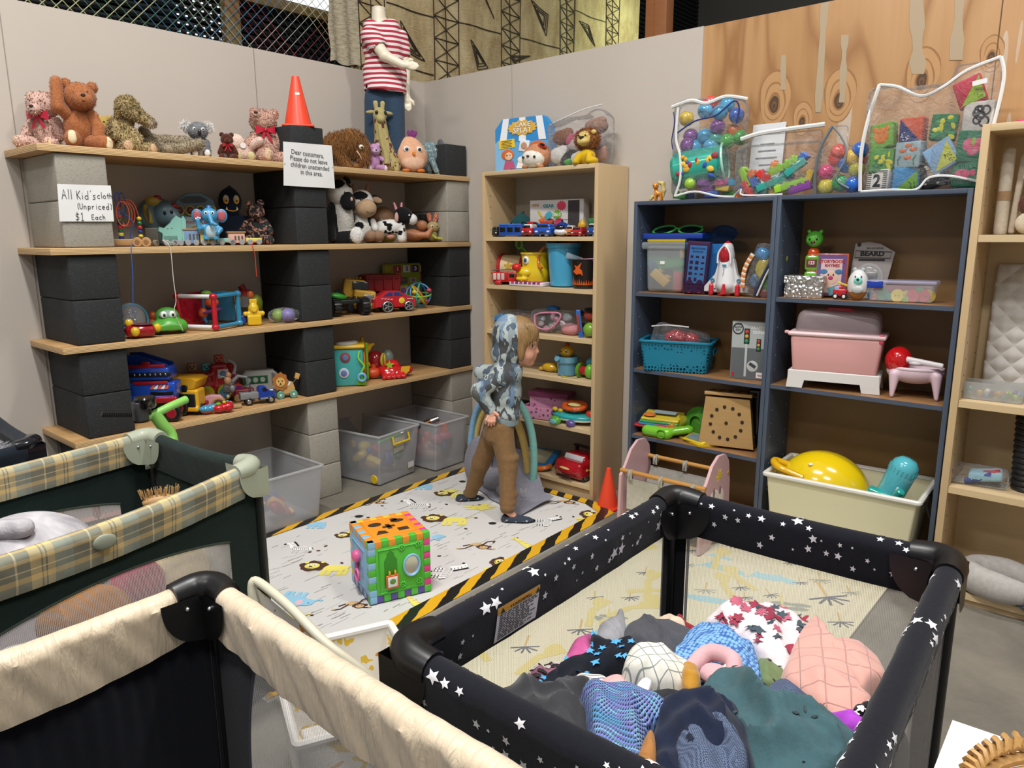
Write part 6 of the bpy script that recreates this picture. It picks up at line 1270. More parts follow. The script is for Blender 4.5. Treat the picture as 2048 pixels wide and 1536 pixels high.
for i in range(5): mb.mk(i%2).prism([(6+i*7,64),(14+i*7,64),(17+i*7,72),(12+i*7,70)],-36.8,-36,'y')
T.p('stripe_decal',['e#d85a2c','e#dfe2e6'],mb)
wheels(T,[(-22,-30,17),(44,-30,17),(-22,16,17),(44,16,17)],19,16,'p#131416','g#8f1c28','y')
loc=A(372,4,.22); T=Thing('dump_truck','yellow toy dump truck with black grille standing beside the blue one','toy truck',loc,40)
mb=MB(); mb.prism([(-36,56),(-40,72),(30,70),(40,66),(32,50),(-30,44)],-26,26,'y',2); T.p('bed','p#cf9a1d',mb)
mb=MB(); mb.sculpt([Bo(0,(10,-12,32),(30,18,17),4),Bo(0,(6,-22,12),(34,12,5),3),Bo(0,(-4,4,22),(30,20,7),3)],2,3); T.p('body','p#d29e20',mb)
mb=MB(); mb.box((2,-27,51),(36,5,14),2,(-12,0,0)); T.p('windscreen','g#15171a',mb); mb=MB(); mb.box((18,-31,28),(34,4,28),2.5); T.p('grille','p#17181a',mb)
wheels(T,[(-20,-22,11),(32,-18,11),(-20,20,11),(32,20,11)],12.5,11,'p#131416',None)
loc=A(425,4,.11); T=Thing('toy_train','red musical toy train with animal pop-ups and round learning wheels','toy',loc,70)
mb=MB(); mb.sculpt([Bo(0,(-36,0,44),(24,14,18),6),Bo(0,(-8,0,42),(20,14,18),6),Bo(0,(18,0,52),(18,14,24),6),Bo(0,(42,0,40),(14,12,16),6),Ca(0,(40,0,60),(40,0,66),8),Bo(0,(0,0,26),(58,12,8),4)],2.4,4); T.p('body','g#96151f',mb)
for x,z,c in((-34,72,'#8a6a4c'),(-6,70,'#3d8a93'),(20,84,'#a8442f')): mb=MB(); mb.box((x,0,z),(19,8,16),3); mb.mk(1).ell((x-4,-4.4,z+1),(1.6,.6,2)); mb.ell((x+4,-4.4,z+1),(1.6,.6,2)); mb.ell((x,-4.6,z-3),(2.5,.6,1.4)); T.p('pop_up_animal',['p'+c,'e#1e1614'],mb)
mb=MB(); mb.box((24,-14,56),(22,3,18),2); mb.mk(1).ell((24,-16,55),(7,1,7)); T.p('picture_panel',['e#b9bcb9','e#5d6f96'],mb)
for x,c,c2 in((-10,'#92a02a','#b98f24'),(24,'#8c9a2c','#2274a0'),(50,'#b52a2f','#6a2a7c')): mb=MB(); mb.lathe((x,-15,20),[(14,-4),(15,0),(14,4)],24,(90,0,0)); mb.mk(1).lathe((x,-20,20),[(10,0),(10,2)],20,(90,0,0)); T.p('wheel',['g'+c,'g'+c2],mb)
wheels(T,[(-42,-12,14),(-42,12,14),(44,12,12)],13,7,'g#92a02a',None)
mb=MB(); mb.sculpt([El(0,(54,-14,20),(10,6,10))],1.8); T.p('nose','g#7a2a78',mb)
loc=A(425,4,.28); T=Thing('wooden_car','pink wooden toy car with a red heart and a dark wheel','toy car',loc,60); mb=MB(); mb.prism([(-28,4),(-28,24),(0,30),(18,28),(27,18),(27,4)],-10,10,'y',1.5); T.p('body','p#c49097',mb); mb=MB(); mb.ell((-14,-10.8,18),(4,.6,4)); mb.ell((-9,-10.8,18),(4,.6,4)); mb.prism([(-18,17),(-11.5,8),(-5,17)],-11.2,-10,'y'); T.p('heart','e#96202c',mb)
for x in(14,): mb=MB(); mb.torus((x,-10.5,10),13,3,(90,0,0)); T.p('wheel_arch','w#a2794f',mb)
wheels(T,[(14,-9,9),(-20,-6,9),(14,9,9)],9.5,5,'p#161618','e#b9b1a0','y',hub=.2)
loc=A(452,4,.30); T=Thing('wire_toy','wooden bead and bent wire toy on a small square base','toy',loc,62); mb=MB(); mb.box((10,0,3),(44,26,5),1); T.p('base','w#a88c62',mb)
mb=MB(); mb.tube([(0,0,5),(-4,0,30),(2,0,48),(14,-2,52),(24,0,40)],1.1,6,sub=5); mb.tube([(-10,4,64),(8,2,60),(20,0,70)],1.1,6,sub=4); T.p('wire','m#8a9a98',mb)
for c,r,m in(((4,0,10),6,'p#3f7d6c'),((10,-2,9),5,'p#b9686a'),((6,0,22),4,'w#b08a58'),((8,0,54),9,'w#a27a58'),((10,0,64),7,'w#9a7250'),((16,-4,38),7,'p#6a6a6c')): mb=MB(); mb.ell(c,(r*.85,r*.85,r)); T.p('bead',m,mb)
loc=A(525,4,.14); T=Thing('toy_camper','white toy camper van with a green stripe and round windows','toy car',loc,62)
mb=MB(); mb.prism([(-34,8),(-38,42),(-30,50),(24,48),(38,34),(40,8)],-16,16,'y',3); T.p('body','p#b9bab6',mb)
mb=MB(); mb.box((-12,-16.6,32),(48,1.4,15),.3); T.p('stripe','p#1f5b34',mb); mb=MB(); mb.prism([(24,44),(36,32),(36,24),(20,24),(20,44)],-16.6,16.6,'y'); T.p('windscreen','g#7c8486',mb)
for x in(-26,-12,2): mb=MB(); mb.lathe((x,-17,32),[(5,-.5),(5,.8)],16,(90,0,0)); T.p('window','p#a9b3ae',mb)
mb=MB(); mb.box((-2,0,49),(40,24,1),.2); T.p('roof_tray','p#8c8e8b',mb); wheels(T,[(-22,-14,8),(24,-14,8)],8.5,6,'p#a8a9a4','p#6b6c6a')
loc=A(476,4,.20); T=Thing('toy_excavator','grey toy digger arm with red base behind the blue tow truck','toy car',loc,62)
mb=MB(); mb.tube([(-14,0,34),(4,0,50),(20,0,46),(22,0,30)],[5,4,3.5,3],8); mb.tube([(-4,2,54),(0,2,72),(-12,2,82)],[3.4,3,2.6],8,sub=3); T.p('arm','p#8f9294',mb); mb=MB(); mb.box((-20,0,26),(14,12,14),2); T.p('bucket','p#6d7073',mb); mb=MB(); mb.box((14,4,14),(40,20,20),4); T.p('cab','p#8a2028',mb); wheels(T,[(0,-8,7),(26,-8,7)],7.5,5,'w#9b7a52',None)
loc=A(513,4,.33); T=Thing('tow_truck','blue and grey toy tow truck with white sticker on its bonnet','toy car',loc,72)
mb=MB(); mb.box((-14,0,18),(36,20,13),1.5); T.p('tray','p#77797b',mb); mb=MB(); mb.prism([(4,8),(4,30),(8,34),(18,34),(24,26),(36,23),(38,8)],-11,11,'y',1.5); T.p('cab','g#1d3a8f',mb)
mb=MB(); mb.prism([(12,25),(12,32),(17,32),(22,25)],-11.6,11.6,'y'); T.p('window','g#16181c',mb); mb=MB(); mb.box((30,-3,24.6),(8,7,1),.2); T.p('price_sticker','e#dfe0e2',mb)
mb=MB(); mb.tube([(-12,0,24),(-10,0,40),(-26,0,36)],[2.5,2,1.6],6); T.p('crane','p#3c3e40',mb); mb=MB(); mb.box((14,-12,11),(16,1.5,3),.4); T.p('side_step','m#b9bcbe',mb)
wheels(T,[(-16,-9,7),(28,-9,7),(-16,9,7),(28,9,7)],7.6,6,'p#151516','m#c4c6c8')
loc=A(571,4,.32); T=Thing('lion_pull_toy','flat wooden lion pull toy on green wheels beside the middle pillar','toy',loc,66)
mb=MB(); mb.prism([(-12,8),(-12,30),(4,34),(16,30),(20,18),(18,8)],-5,5,'y',1); T.p('body','w#c0985a',mb); mb=MB(); mb.prism([((15+1.4*math.cos(9*t))*math.cos(t)-9,(17+1.4*math.cos(9*t))*math.sin(t)+34) for t in [2*PI*i/36 for i in range(36)]],-8,-3,'y'); T.p('mane','p#a1662f',mb)
mb=MB(); mb.lathe((-9,-8.6,33),[(9,0),(9,.9)],22,(90,0,0),caps=True); mb.mk(1).ell((-12.5,-9.6,35),(1.2,.5,1.6)); mb.ell((-5.5,-9.6,35),(1.2,.5,1.6)); mb.ell((-9,-9.8,30),(1.6,.5,1.2)); mb.tube([(-12,-9.6,27),(-9,-9.6,28.5),(-6,-9.6,27)],.5,4); T.p('face',['p#cfa45c','e#2a1c12'],mb)
mb=MB(); mb.tube([(16,0,28),(24,0,36)],.9,5); mb.mk(1).box((26,0,41),(9,8,11),1,(0,20,0)); T.p('tail',['m#999999','w#c09a4e'],mb); mb=MB(); mb.box((8,-5.4,28),(4,.6,8),.1,(0,30,0)); T.p('price_sticker','e#dcdad4',mb)
wheels(T,[(-10,-7,7),(16,-7,7),(-10,7,7),(16,7,7)],8,4,'p#5d9482','e#d9d4c5','y',hub=.3)
loc=A(433,4,.37); T=Thing('toy_guitar','small red and blue toy guitar lying at the front of the lowest board','toy',loc,66)
mb=MB(); mb.sculpt([El(0,(6,0,10),(13,14,9)),El(0,(24,0,11),(12,12,10)),El(1,(-20,-2,11),(15,9,6)),Ca(1,(-20,-2,12),(0,-1,13),6,6),El(0,(-18,2,6),(13,9,6))],1.7,4); T.p('body',['g#b31a22','g#3a89ad'],mb); mb=MB(); mb.ell((5,-4,19),(6,5,3)); mb.mk(1).ell((17,-3,21),(4,4,3)); T.p('button',['g#6aa32c','g#c9a825'],mb)
# level 4, right bay
loc=A(700,4,.28); T=Thing('activity_box','tall activity box with teal front, orange opening and yellow drum top','toy',loc,52)
mb=MB(); mb.box((0,0,36),(58,52,72),3); T.p('body','p#3f9c9a',mb); mb=MB(); mb.box((31,0,38),(3,46,56),1); T.p('side_opening','p#cf5f1c',mb)
mb=MB(); mb.box((0,0,76),(66,60,7),3); T.p('lid','p#c9a222',mb); mb=MB(); mb.lathe((-4,0,80),[(24,0),(24,2.5),(20,4)],28); T.p('drum_top','p#b9bcb6',mb)
mb=MB(); mb.tube([(22,-28,68),(20,-32,54),(30,-32,40),(24,-32,26),(26,-30,14)],2,7,sub=5); T.p('bead_track','p#7ec43a',mb); mb=MB(); mb.torus((25,-35,18),7,2.6,(90,0,0)); T.p('bead','p#6aa5c9',mb)
for x,z,c in((-6,56,'#8f3a32'),(-10,26,'#b9bcc9')): mb=MB(); mb.ell((x,-27,z),(10,1.2,10)); mb.mk(1).ell((x,-28.4,z),(6,1,6)); T.p('sticker',['e'+c,'e#5d6fa0'],mb)
mb=MB(); mb.box((24,-28,8),(18,5,14),3); mb.box((36,24,40),(6,6,74),2); T.p('corner_trim','p#6fae2c',mb)
loc=A(741,4,.22); T=Thing('toy_tower','yellow giraffe and red ball play tower beside the activity box','toy',loc,62)
mb=MB(); mb.sculpt([El(0,(-10,-2,60),(14,10,12)),Ca(0,(-14,-2,66),(-14,-2,78),4,4),Ca(0,(-12,0,50),(-10,0,12),7,8),Ca(0,(-2,-2,62),(8,-2,66),5,3),El(0,(-2,0,26),(7,6,6))],1.8,3); T.p('giraffe','p#d6a51f',mb)
mb=MB(); mb.ell((12,6,30),(18,16,22)); T.p('red_ball','g#8f1a20',mb); mb=MB(); mb.torus((26,-6,34),12,2.6,(90,0,60)); mb.ell((28,-4,34),(4,8,13)); T.p('yellow_dial','p#b9a63a',mb); mb=MB(); mb.ell((38,8,36),(12,12,16)); T.p('pale_ball','p#6f7d76',mb); mb=MB(); mb.box((10,-12,6),(30,14,10),3); T.p('foot','p#2d6d94',mb)
loc=A(778,4,.30); T=Thing('toy_crab','red plastic toy crab with yellow fin and green star','toy',loc,66)
mb=MB(); mb.sculpt([El(0,(2,0,13),(28,20,13)),El(0,(8,6,22),(16,12,12)),El(0,(36,-2,12),(12,9,8))]+[Ca(0,(-14+i*9,-16,10),(-16+i*10,-24,4),4.5,4.5) for i in range(5)],1.8,4); T.p('body','g#b81d20',mb); mb=MB(); mb.prism([(a*1.0,b) for a,b in [(p[0]-2,p[1]+26) for p in starpts(10)]],-16,-12,'y',1); T.p('star','p#8fae2a',mb); mb=MB(); mb.prism([(18,8),(20,22),(38,22),(36,12),(24,4)],-20,-16,'y',1); T.p('fin','p#cf9f23',mb); mb=MB(); mb.ell((-30,0,11),(16,12,11)); mb.cyl((-30,0,20),(-30,0,28),5,4); T.p('bell','p#c4471d',mb); mb=MB(); mb.ell((2,20,26),(13,10,12)); T.p('orange_ball','p#b8501f',mb)
# ---------------------------------------------------------------- things on and in the tall beige bookcase
def rb(T,name,c,sz,m,bev=1,rot=(0,0,0),top=1.0,par=None): mb=MB(); mb.box(c,sz,bev,rot,top); return T.p(name,m,mb,par)
def sc(T,name,pr,res,k,m,fz=None,par=None): mb=MB(); mb.sculpt(pr,res,k,fz); return T.p(name,m,mb,par)
def eyes(T,x,y,z,dx,r,par=None,m='g#0c0b0b'):
 for s in (-1,1): mb=MB(); mb.ell((x+s*dx,y,z),(r,r*.7,r*1.1)); T.p('eye',m,mb,par)
def bag(T,pr,res,k,seam=None,sm='e#d8d8d6'):
 mb=MB(); mb.sculpt(pr,res,k); o=T.p('clear_bag','clearfilm',mb)
 for i,s in enumerate(seam or []): mb=MB(); mb.tube(s[0],s[1],6,sub=5); T.p('zip_seam',s[2] if len(s)>2 else sm,mb)
ZT=1.818
loc=B(1045,ZT,-.12); T=Thing('game_box','blue and white striped board game box reading CAKE SPLAT','box',loc,8)
mb=MB(); mb.prism([(-55,0),(-55,88),(-40,108),(40,108),(54,88),(54,0)],0,16,'y'); mb.mk(1)
for x in(-27,0,27): mb.prism([(x*1.45-7,62),(x*1.2-6,108),(x*1.2+6,108),(x*1.45+7,62)],-.5,0,'y')
mb.mk(2).prism([(-55,60),(-48,66),(-40,60),(-32,66),(-24,60),(-24,2),(-55,2)],-.4,0,'y'); mb.mk(3).prism([(-22,2),(54,2),(54,60),(-22,60)],-.35,0,'y'); T.p('box_body',['e#2a86c8','e#e3e6ea','e#7fb4da','e#5a9fd0'],mb)
mb=MB(); mb.prism([((28+2*math.cos(14*t))*math.cos(t),(14+1.5*math.cos(14*t))*math.sin(t)+88) for t in [2*PI*i/64 for i in range(64)]],-1.2,-.5,'y'); mb.mk(1).text('CAKE',(1,-1.6,93.5),12.5,bold=.035); mb.text('SPLAT',(1,-1.6,82.5),13.5,bold=.035); mb.mk(2).text('CAKE',(1,-1.8,93.5),12.5,bold=.012); mb.text('SPLAT',(1,-1.8,82.5),13.5,bold=.012); T.p('title',['e#d6a63a','e#23242e','e#f2f0ea'],mb)
mb=MB(); mb.box((-31,-.8,58),(32,.8,17),0,(0,-4,0)); mb.mk(1)
for i in range(5): mb.box((-31,-1.4,64-i*3),(22-i%2*4,.3,.9),0,(0,-4,0))
T.p('text_panel',['e#e3bf2c','e#2a2a30'],mb)
mb=MB(); mb.ell((-29,-1,36),(13,.8,11)); mb.mk(1).ell((-27,-1.6,33),(7.5,.7,8)); mb.mk(2).prism([(-38,8),(-34,24),(-18,24),(-14,8)],-1.2,-.6,'y'); mb.mk(3).ell((-30,-2.2,35),(1.4,.5,1.8)); mb.tube([(-25,-2.2,35),(-23,-2.4,36),(-21.5,-2.2,35)],.5,4); mb.mk(4).prism([(-12,8),(-8,22),(4,22),(8,8)],-1.2,-.6,'y'); mb.ell((-2,-1.4,25),(7,.7,6)); mb.mk(5).box((4,-1,52),(19,.8,22),.3,(0,10,0)); mb.mk(6).ell((4,-1.8,52),(6,.5,7)); mb.mk(0).ell((30,-1,50),(16,.7,10)); T.p('picture',['e#c5652b','e#dfb898','e#b54f74','e#1d1a1a','e#e9e3da','e#d8dfe6','e#b98a6a'],mb)
loc=B(1073,ZT,-.22); T=Thing('plush_hedgehog','round white-faced plush hedgehog with orange-brown back in front of the game box','soft toy',loc,10)
sc(T,'body',[El(0,(0,4,26),(27,22,25)),El(1,(-2,-8,20),(22,15,18)),El(0,(-16,-12,4),(6,6,4.5)),El(0,(14,-12,4),(6,6,4.5))],1.8,3,['f#b98260','f#dcd8cf'],(900,1.6,.2,.8,0))
eyes(T,-3,-22.5,22,11,2.4); mb=MB(); mb.ell((-4,-24,24),(3,2,2.2)); T.p('nose','g#5a2e1c',mb); mb=MB(); mb.ell((16,-8,44),(9,5,5),(0,25,0)); mb.mk(1).ell((18,-12,46),(5,3,2.5),(0,25,0)); T.p('hat','f#b8402c' and ['f#b8402c','f#2c1a18'],mb)
loc=B(1160,ZT,-.14); T=Thing('toy_bag','clear zip bag stuffed with small plush animals behind the yellow lion','bag of toys',loc,6)
for c,r,m in (((-34,0,62),(22,12,16),'u#7a4a30'),((-12,2,46),(14,12,17),'u#b7a9a8'),((-40,-4,26),(19,12,17),'u#d6d3cf'),((-22,-2,18),(20,12,16),'u#1b1c1f'),((-4,-4,16),(14,10,14),'u#d5d2ce'),((30,2,78),(22,14,16),'u#8c6a58'),((12,0,66),(24,8,9),'stripepink'),((-18,-3,54),(9,8,12),'f#b5486a'),((38,-2,44),(13,12,16),'u#8f8484'),((40,0,22),(14,12,15),'u#b98d7c'),((-16,-14,10),(8,6,6),'p#3fa83c')):
 if m=='stripepink': m='f#c24a72'
 sc(T,'plush_toy',[El(0,c,r),El(0,(c[0]+r[0]*.5,c[1]-3,c[2]+r[2]*.7),tuple(a*.45 for a in r))],2,3,m,(260,1.8,.2,.8,0) if m[0]=='u' else None)
bag(T,[Bo(0,(0,0,50),(60,20,50),12),El(0,(34,0,86),(26,16,26)),El(None,(-50,0,118),(54,60,30),(0,-20,0),-1)],2.6,6,[([(-60,-6,88),(-20,-8,102),(10,-6,112),(44,-4,118)],1.2)])
loc=B(1174,ZT,-.245); T=Thing('plush_lion','yellow plush lion with brown mane sitting in front of the bag of plush toys','soft toy',loc,4)
sc(T,'body',[El(0,(0,0,16),(15,13,17)),Ca(0,(-10,-10,18),(-13,-15,5),5.5,6),Ca(0,(10,-10,18),(13,-15,5),5.5,6),El(0,(-16,-6,6),(7,10,7)),El(0,(17,-6,6),(7,10,7))],1.5,3,'f#c9a51d')
m_=sc(T,'mane',[El(0,(0,0,50),(23,13,22))],2,0,'u#8a5526',(1500,4.5,.14,.7,.1)); sc(T,'head',[El(0,(-1,-8,50),(14,9,16)),El(0,(-1,-15,44),(10,6,7)),El(0,(17,-8,62),(5,3,5))],1.4,2,'f#c9b06a')
mb=MB(); mb.prism([(-6,54),(4,54),(-1,46)],-20.5,-17,'y',.5); T.p('nose','e#16120f',mb); eyes(T,-1,-16.5,56,6.5,1.5)
# second level
z=ZB[0]; loc=B(1043,z,-.12); T=Thing('plush_bird','dark teal round plush with black eyes at the left of the vehicles shelf','soft toy',loc,4)
sc(T,'body',[El(0,(0,0,22),(20,18,22)),Ca(0,(0,0,42),(4,0,49),5,2)],1.7,3,'f#1f4a4e'); eyes(T,3,-15,24,11,4.6)
loc=B(1118,z,-.09); T=Thing('toy_box','white gear construction set box marked 3in1, at the back of the vehicles shelf','box',loc,4)
T.sc=tuple(a*1.08 for a in T.sc); rb(T,'box_body',(0,0,34),(98,18,66),['e#c9c6c4'],.4)
mb=MB(); mb.box((32,-9.3,34),(20,.5,62)); mb.mk(1).text('GEAR',(-14,-9.8,56),8,bold=.03); mb.mk(2).text('3in1',(2,-9.8,40),9,bold=.03); mb.mk(3).text('KIDS',(-38,-9.8,58),6,bold=.03); T.p('lettering',['e#3a3336','e#2a8f96','e#e9e6e2','e#b9862b'],mb)
for x,zz,r,c in((10,56,8,'#cf3f5a'),(2,40,8,'#6aa32f'),(6,26,8,'#c9365f'),(-40,8,6,'#2a9aa0'),(20,18,6,'#2a9aa0')):
 mb=MB(); mb.prism([((r+1.2*(1 if i%2 else -1))*math.cos(2*PI*i/24)+x,(r+1.2*(1 if i%2 else -1))*math.sin(2*PI*i/24)+zz) for i in range(24)],-9.7,-9.2,'y'); T.p('printed_gear','e'+c,mb)
mb=MB(); mb.torus((-38,-9.6,20),5.5,2,(90,0,0),m=5); mb.torus((-10,-9.6,26),5.5,2,(90,0,0),m=5); mb.torus((-30,-9.6,16),6,2,(90,0,0),m=5); mb.mk(1).box((-22,-9.5,34),(22,.5,5),0,(0,-30,0)); mb.mk(2).ell((-14,-9.6,38),(6,.5,9),(0,30,0)); mb.mk(3).box((-30,-9.5,42),(12,.5,4),0,(0,60,0)); T.p('picture',['e#3c3432','e#d97a2c','e#3fa3b8','e#c9b22e'],mb)
def minicar(u,z,y,rz,w,h,d,body,name='toy_car',lab='',extra=None,cat='toy car',win='g#14171c',col2=None):
 loc=B(u,z,y); T=Thing(name,lab,cat,loc,rz)
 mb=MB(); mb.box((0,0,h*.42),(w,d,h*.56),h*.1); mb.mk(1).box((w*.02,0,h*.78),(w*.82,d*.86,h*.4),h*.1,top=.9); T.p('body',[body,col2 or body],mb)
 mb=MB(); mb.box((0,-d*.445,h*.78),(w*.6,.8,h*.22),.3); T.p('windscreen',win,mb)
 mb=MB();
 for s in(-1,1): mb.ell((s*w*.34,-d*.5,h*.38),(w*.09,.8,h*.07))
 mb.mk(1).box((0,-d*.505,h*.33),(w*.36,.6,h*.12),.2); T.p('headlights',['e#d9d6c6','e#26282b'],mb)
 wheels(T,[(s*w*.38,q*d*.3,h*.14) for s in(-1,1) for q in(-1,1)],h*.17,w*.16,'p#141415','m#999999','x',n=14)
 if extra: extra(T)
 return T
minicar(992,z,-.19,14,20,20,26,'p#1c1d20',lab='small black toy van, leftmost in the row of toy vehicles')
loc=B(1026,z,-.215); T=Thing('toy_bus','blue double-window toy bus parked left of the white fire engine','toy bus',loc,6); rb(T,'body',(0,0,13),(46,18,23),'g#2450a8',1.5)
for x in(-15,0,15): rb(T,'window',(x,-9.3,14),(11,.8,9),'g#15181d',.2)
rb(T,'side_stripe',(0,-9.4,24),(44,.8,2.4),'e#3f6fc4',.2); wheels(T,[(-14,-7,3.5),(15,-7,3.5)],3.8,3,'p#141415','m#aaaaaa')
minicar(1060,z,-.21,10,22,25,26,'g#a9232b','fire_engine','small white and red toy fire engine with a red roof light',lambda T:rb(T,'roof_light',(2,0,27),(12,6,5),'g#b5252c',1),col2='g#d9d9d8')
minicar(1093,z,-.215,14,34,26,40,'g#1f4fae','toy_truck','blue toy lorry with an orange-red roof bar, beside the helicopter',lambda T:rb(T,'roof_bar',(0,2,29),(26,10,6),'p#c4472c',1.2),'toy truck')
loc=B(1124,z,-.22); T=Thing('toy_helicopter','blue and white toy helicopter with a dark cockpit facing forward','toy helicopter',loc,8); sc(T,'body',[El(0,(0,0,16),(12,13,13)),El(1,(0,-3,9),(13,13,7)),Ca(0,(0,8,18),(0,30,22),5,2)],1.3,3,['g#1d3b8c','g#cfd3dc']); mb=MB(); mb.ell((1,-8,17),(9,7,7)); T.p('cockpit','g#14161c',mb)
mb=MB(); mb.cyl((0,0,27),(0,0,33),1.4); mb.box((0,0,33),(36,2,.8)); mb.box((0,0,33),(2,36,.8)); T.p('rotor','p#22252b',mb); mb=MB(); mb.tube([(-8,-8,2),(-8,10,2)],1,5); mb.tube([(8,-8,2),(8,10,2)],1,5); T.p('skids','p#7c2a30',mb)
minicar(1142,z,-.20,18,17,22,24,'p#c9772c','ambulance','tiny orange and white toy ambulance behind the red estate car',None,col2='p#dcd9d2')
minicar(1159,z,-.225,10,23,19,30,'g#a8202a',lab='small red toy estate car with a yellow figure on its roof',extra=lambda T:sc(T,'rider',[El(0,(2,6,22),(8,6,9)),El(0,(3,6,30),(4,4,4))],1.2,2,'p#c9a22c'))
minicar(1186,z,-.20,14,16,26,24,'g#234c9c','toy_truck','white toy truck with green roof and blue base at the right end of the row',lambda T:rb(T,'roof_box',(0,2,31),(15,18,9),'p#2c7a44',1),'toy truck',col2='g#d4d6d6')
# third level
z=ZB[1]; loc=B(1030,z,-.12); T=Thing('toy_drum','red and cream toy drum lying on its side behind the fire truck','toy drum',loc,22)
mb=MB(); mb.cyl((-26,0,30),(20,0,30),27,None,30); T.p('drum_shell','p#cdb58c',mb)
for x in(-28,16): mb=MB(); mb.cyl((x,0,30),(x+7,0,30),29.5,None,30,1.5); T.p('drum_rim','g#a61f26',mb)
mb=MB(); mb.cyl((22.5,0,30),(23.6,0,30),27,None,30); T.p('drum_skin','e#c9c9c9',mb); mb=MB(); mb.prism([(p[0]-4,p[1]+36) for p in starpts(9)],-28,-26,'y'); T.p('star','e#c9a32c',mb)
loc=B(1011,z,-.215); T=Thing('fire_truck','red toy fire truck with grey ladder beside the drum','toy truck',loc,24); rb(T,'body',(-4,0,15),(38,20,20),'g#b4231f',1.5); rb(T,'cab',(16,-1,14),(18,20,19),'g#c42c26',2); rb(T,'windscreen',(25,-1,17),(1.4,16,8),'g#15171b',.3); rb(T,'side_window',(16,-11,18),(10,.8,7),'g#15171b',.3)
mb=MB();
for y in(-5,3): mb.box((-4,y,29),(40,1,2),.2,(0,-4,0))
for i in range(9): mb.box((-22+i*4.5,-1,28.5),(.8,8,1),0)
T.p('ladder','m#9a9a9a',mb);
for x in(-18,-10,-2): rb(T,'locker',(x,-10.4,16),(6,.6,13),'e#bdb6b0',.1)
wheels(T,[(-14,-8,5),(16,-8,5)],6,4,'p#151515','m#aaaaaa')
solo('toy_spool','small red plastic cylinder lying at the shelf edge','toy','p#b9262a',MB().cyl((-5,0,4),(5,0,4),4.5,None,14,1),B(997,z,-.262),10,px=True)
loc=B(1071,z,-.16); T=Thing('face_bucket','yellow bucket with a cartoon face and a red ball nose','toy bucket',loc,6)
mb=MB(); mb.lathe((0,0,0),[(19,0),(22,4),(24,30),(22,34),(24,60),(26,62),(26,65),(23,65),(20,34)],30,caps=False); mb.lathe((0,0,1),[(0,0),(20,0)],30); T.p('bucket_body','g#dfc01f',mb)
sc(T,'snout',[El(0,(-10,-20,26),(16,10,11)),El(0,(-12,-22,14),(12,9,7)),El(None,(-16,-32,19),(9,7,4),(0,0,0),-1)],1.6,3,'g#e2c322'); mb=MB(); mb.ell((-18,-31,36),8); T.p('nose','g#c4211f',mb); mb=MB(); mb.ell((-4,-23,50),(6,3,8)); mb.mk(1).ell((-4,-26,50),(3,1.5,4)); T.p('eye',['e#e7e9ea','g#24506e'],mb)
loc=B(1052,z,-.13); T=Thing('toy_spade','green plastic spade sticking up out of the yellow face bucket','toy spade',loc+Vector((0,0,.10)),0); mb=MB(); mb.tube([(18,0,12),(2,0,30),(-8,0,40)],[2.4,2.4,3],8); mb.mk(0).torus((-13,0,46),6,2.4,(90,0,0),sc=(1,1.4)); T.p('handle','g#5fae45',mb); mb=MB(); mb.box((24,0,4),(12,3,14),2,(0,-35,0)); T.p('blade','g#5fae45',mb)
loc=B(1059,z,-.238); T=Thing('pencil_case','flat white and pink striped case in front of the yellow bucket','case',loc,6); rb(T,'case_body',(0,0,4),(66,26,8),'e#d6cdd0',1.5); mb=MB()
for i in range(7): mb.mk(i%2).box((-26+i*8.6,-3,8.2),(6,20,.8),0,(0,0,0)); mb.box((-26+i*8.6,-13.2,6),(6,.6,3))
T.p('stripes',['e#b13c7c','e#7c2f5e'],mb)
loc=B(1127,z,-.16); T=Thing('toy_bucket','tall light blue bucket with an orange handle, filled with sand toys','toy bucket',loc,0)
mb=MB(); mb.lathe((0,0,0),[(20,0),(22,2),(27,76),(30,78),(30,86),(27,86),(25,76)],36,caps=False); mb.lathe((0,0,1.5),[(0,0),(23,0)],30); T.p('bucket_body','g#4aa3cc',mb); mb=MB(); mb.tube([(-30,0,84),(-38,-12,70),(-40,-16,46),(-30,-20,36)],2.6,8,sub=5); T.p('handle','g#cf6f2a',mb)
for c,r,m in (((12,-2,92),(17,15,13),'g#9c1a24'),((-4,4,94),(16,12,11),'g#b9982c'),((-16,-4,88),(12,12,8),'g#27325c')): mb=MB(); mb.ell(c,r); T.p('sand_toy',m,mb)
loc=B(1169,z,-.20); T=Thing('trick_bucket','black bucket with an orange flying witch and flames, holding papers','bucket',loc,4)
mb=MB(); mb.lathe((0,0,0),[(19,0),(20,6),(25,56),(27,58),(24,58)],30,caps=False); T.p('bucket_body','p#1a1718',mb); mb=MB(); mb.lathe((0,0,0),[(12,-1.5),(14,2),(19.6,4),(20.4,9),(20,10)],30,caps=False)
for i in range(16): a=-PI*.95+i*PI*.9/15; h=rt.uniform(14,26); r=21; mb.add([(r*math.cos(a-.09),r*math.sin(a-.09),8),(r*math.cos(a+.09),r*math.sin(a+.09),8),((r+1.6)*math.cos(a+.03),(r+1.6)*math.sin(a+.03),h)],[(0,1,2)])
T.p('flames','g#cf5a1d',mb); mb=MB(); mb.prism([(-2,28),(6,30),(10,26),(8,36),(4,40),(8,52),(0,44),(-6,46),(-3,40),(-8,34)],-24.5,-22,'y'); T.p('witch_print','g#cf5a1d',mb)
mb=MB(); mb.box((-18,-6,60),(30,1,12),.3,(20,22,20)); mb.mk(1).box((12,-4,58),(30,14,3),.5,(0,-4,0)); mb.mk(2).box((10,-6,55),(30,12,2),.5); T.p('papers',['e#9fb3c2','e#b98a9f','e#5a4a8c'],mb)
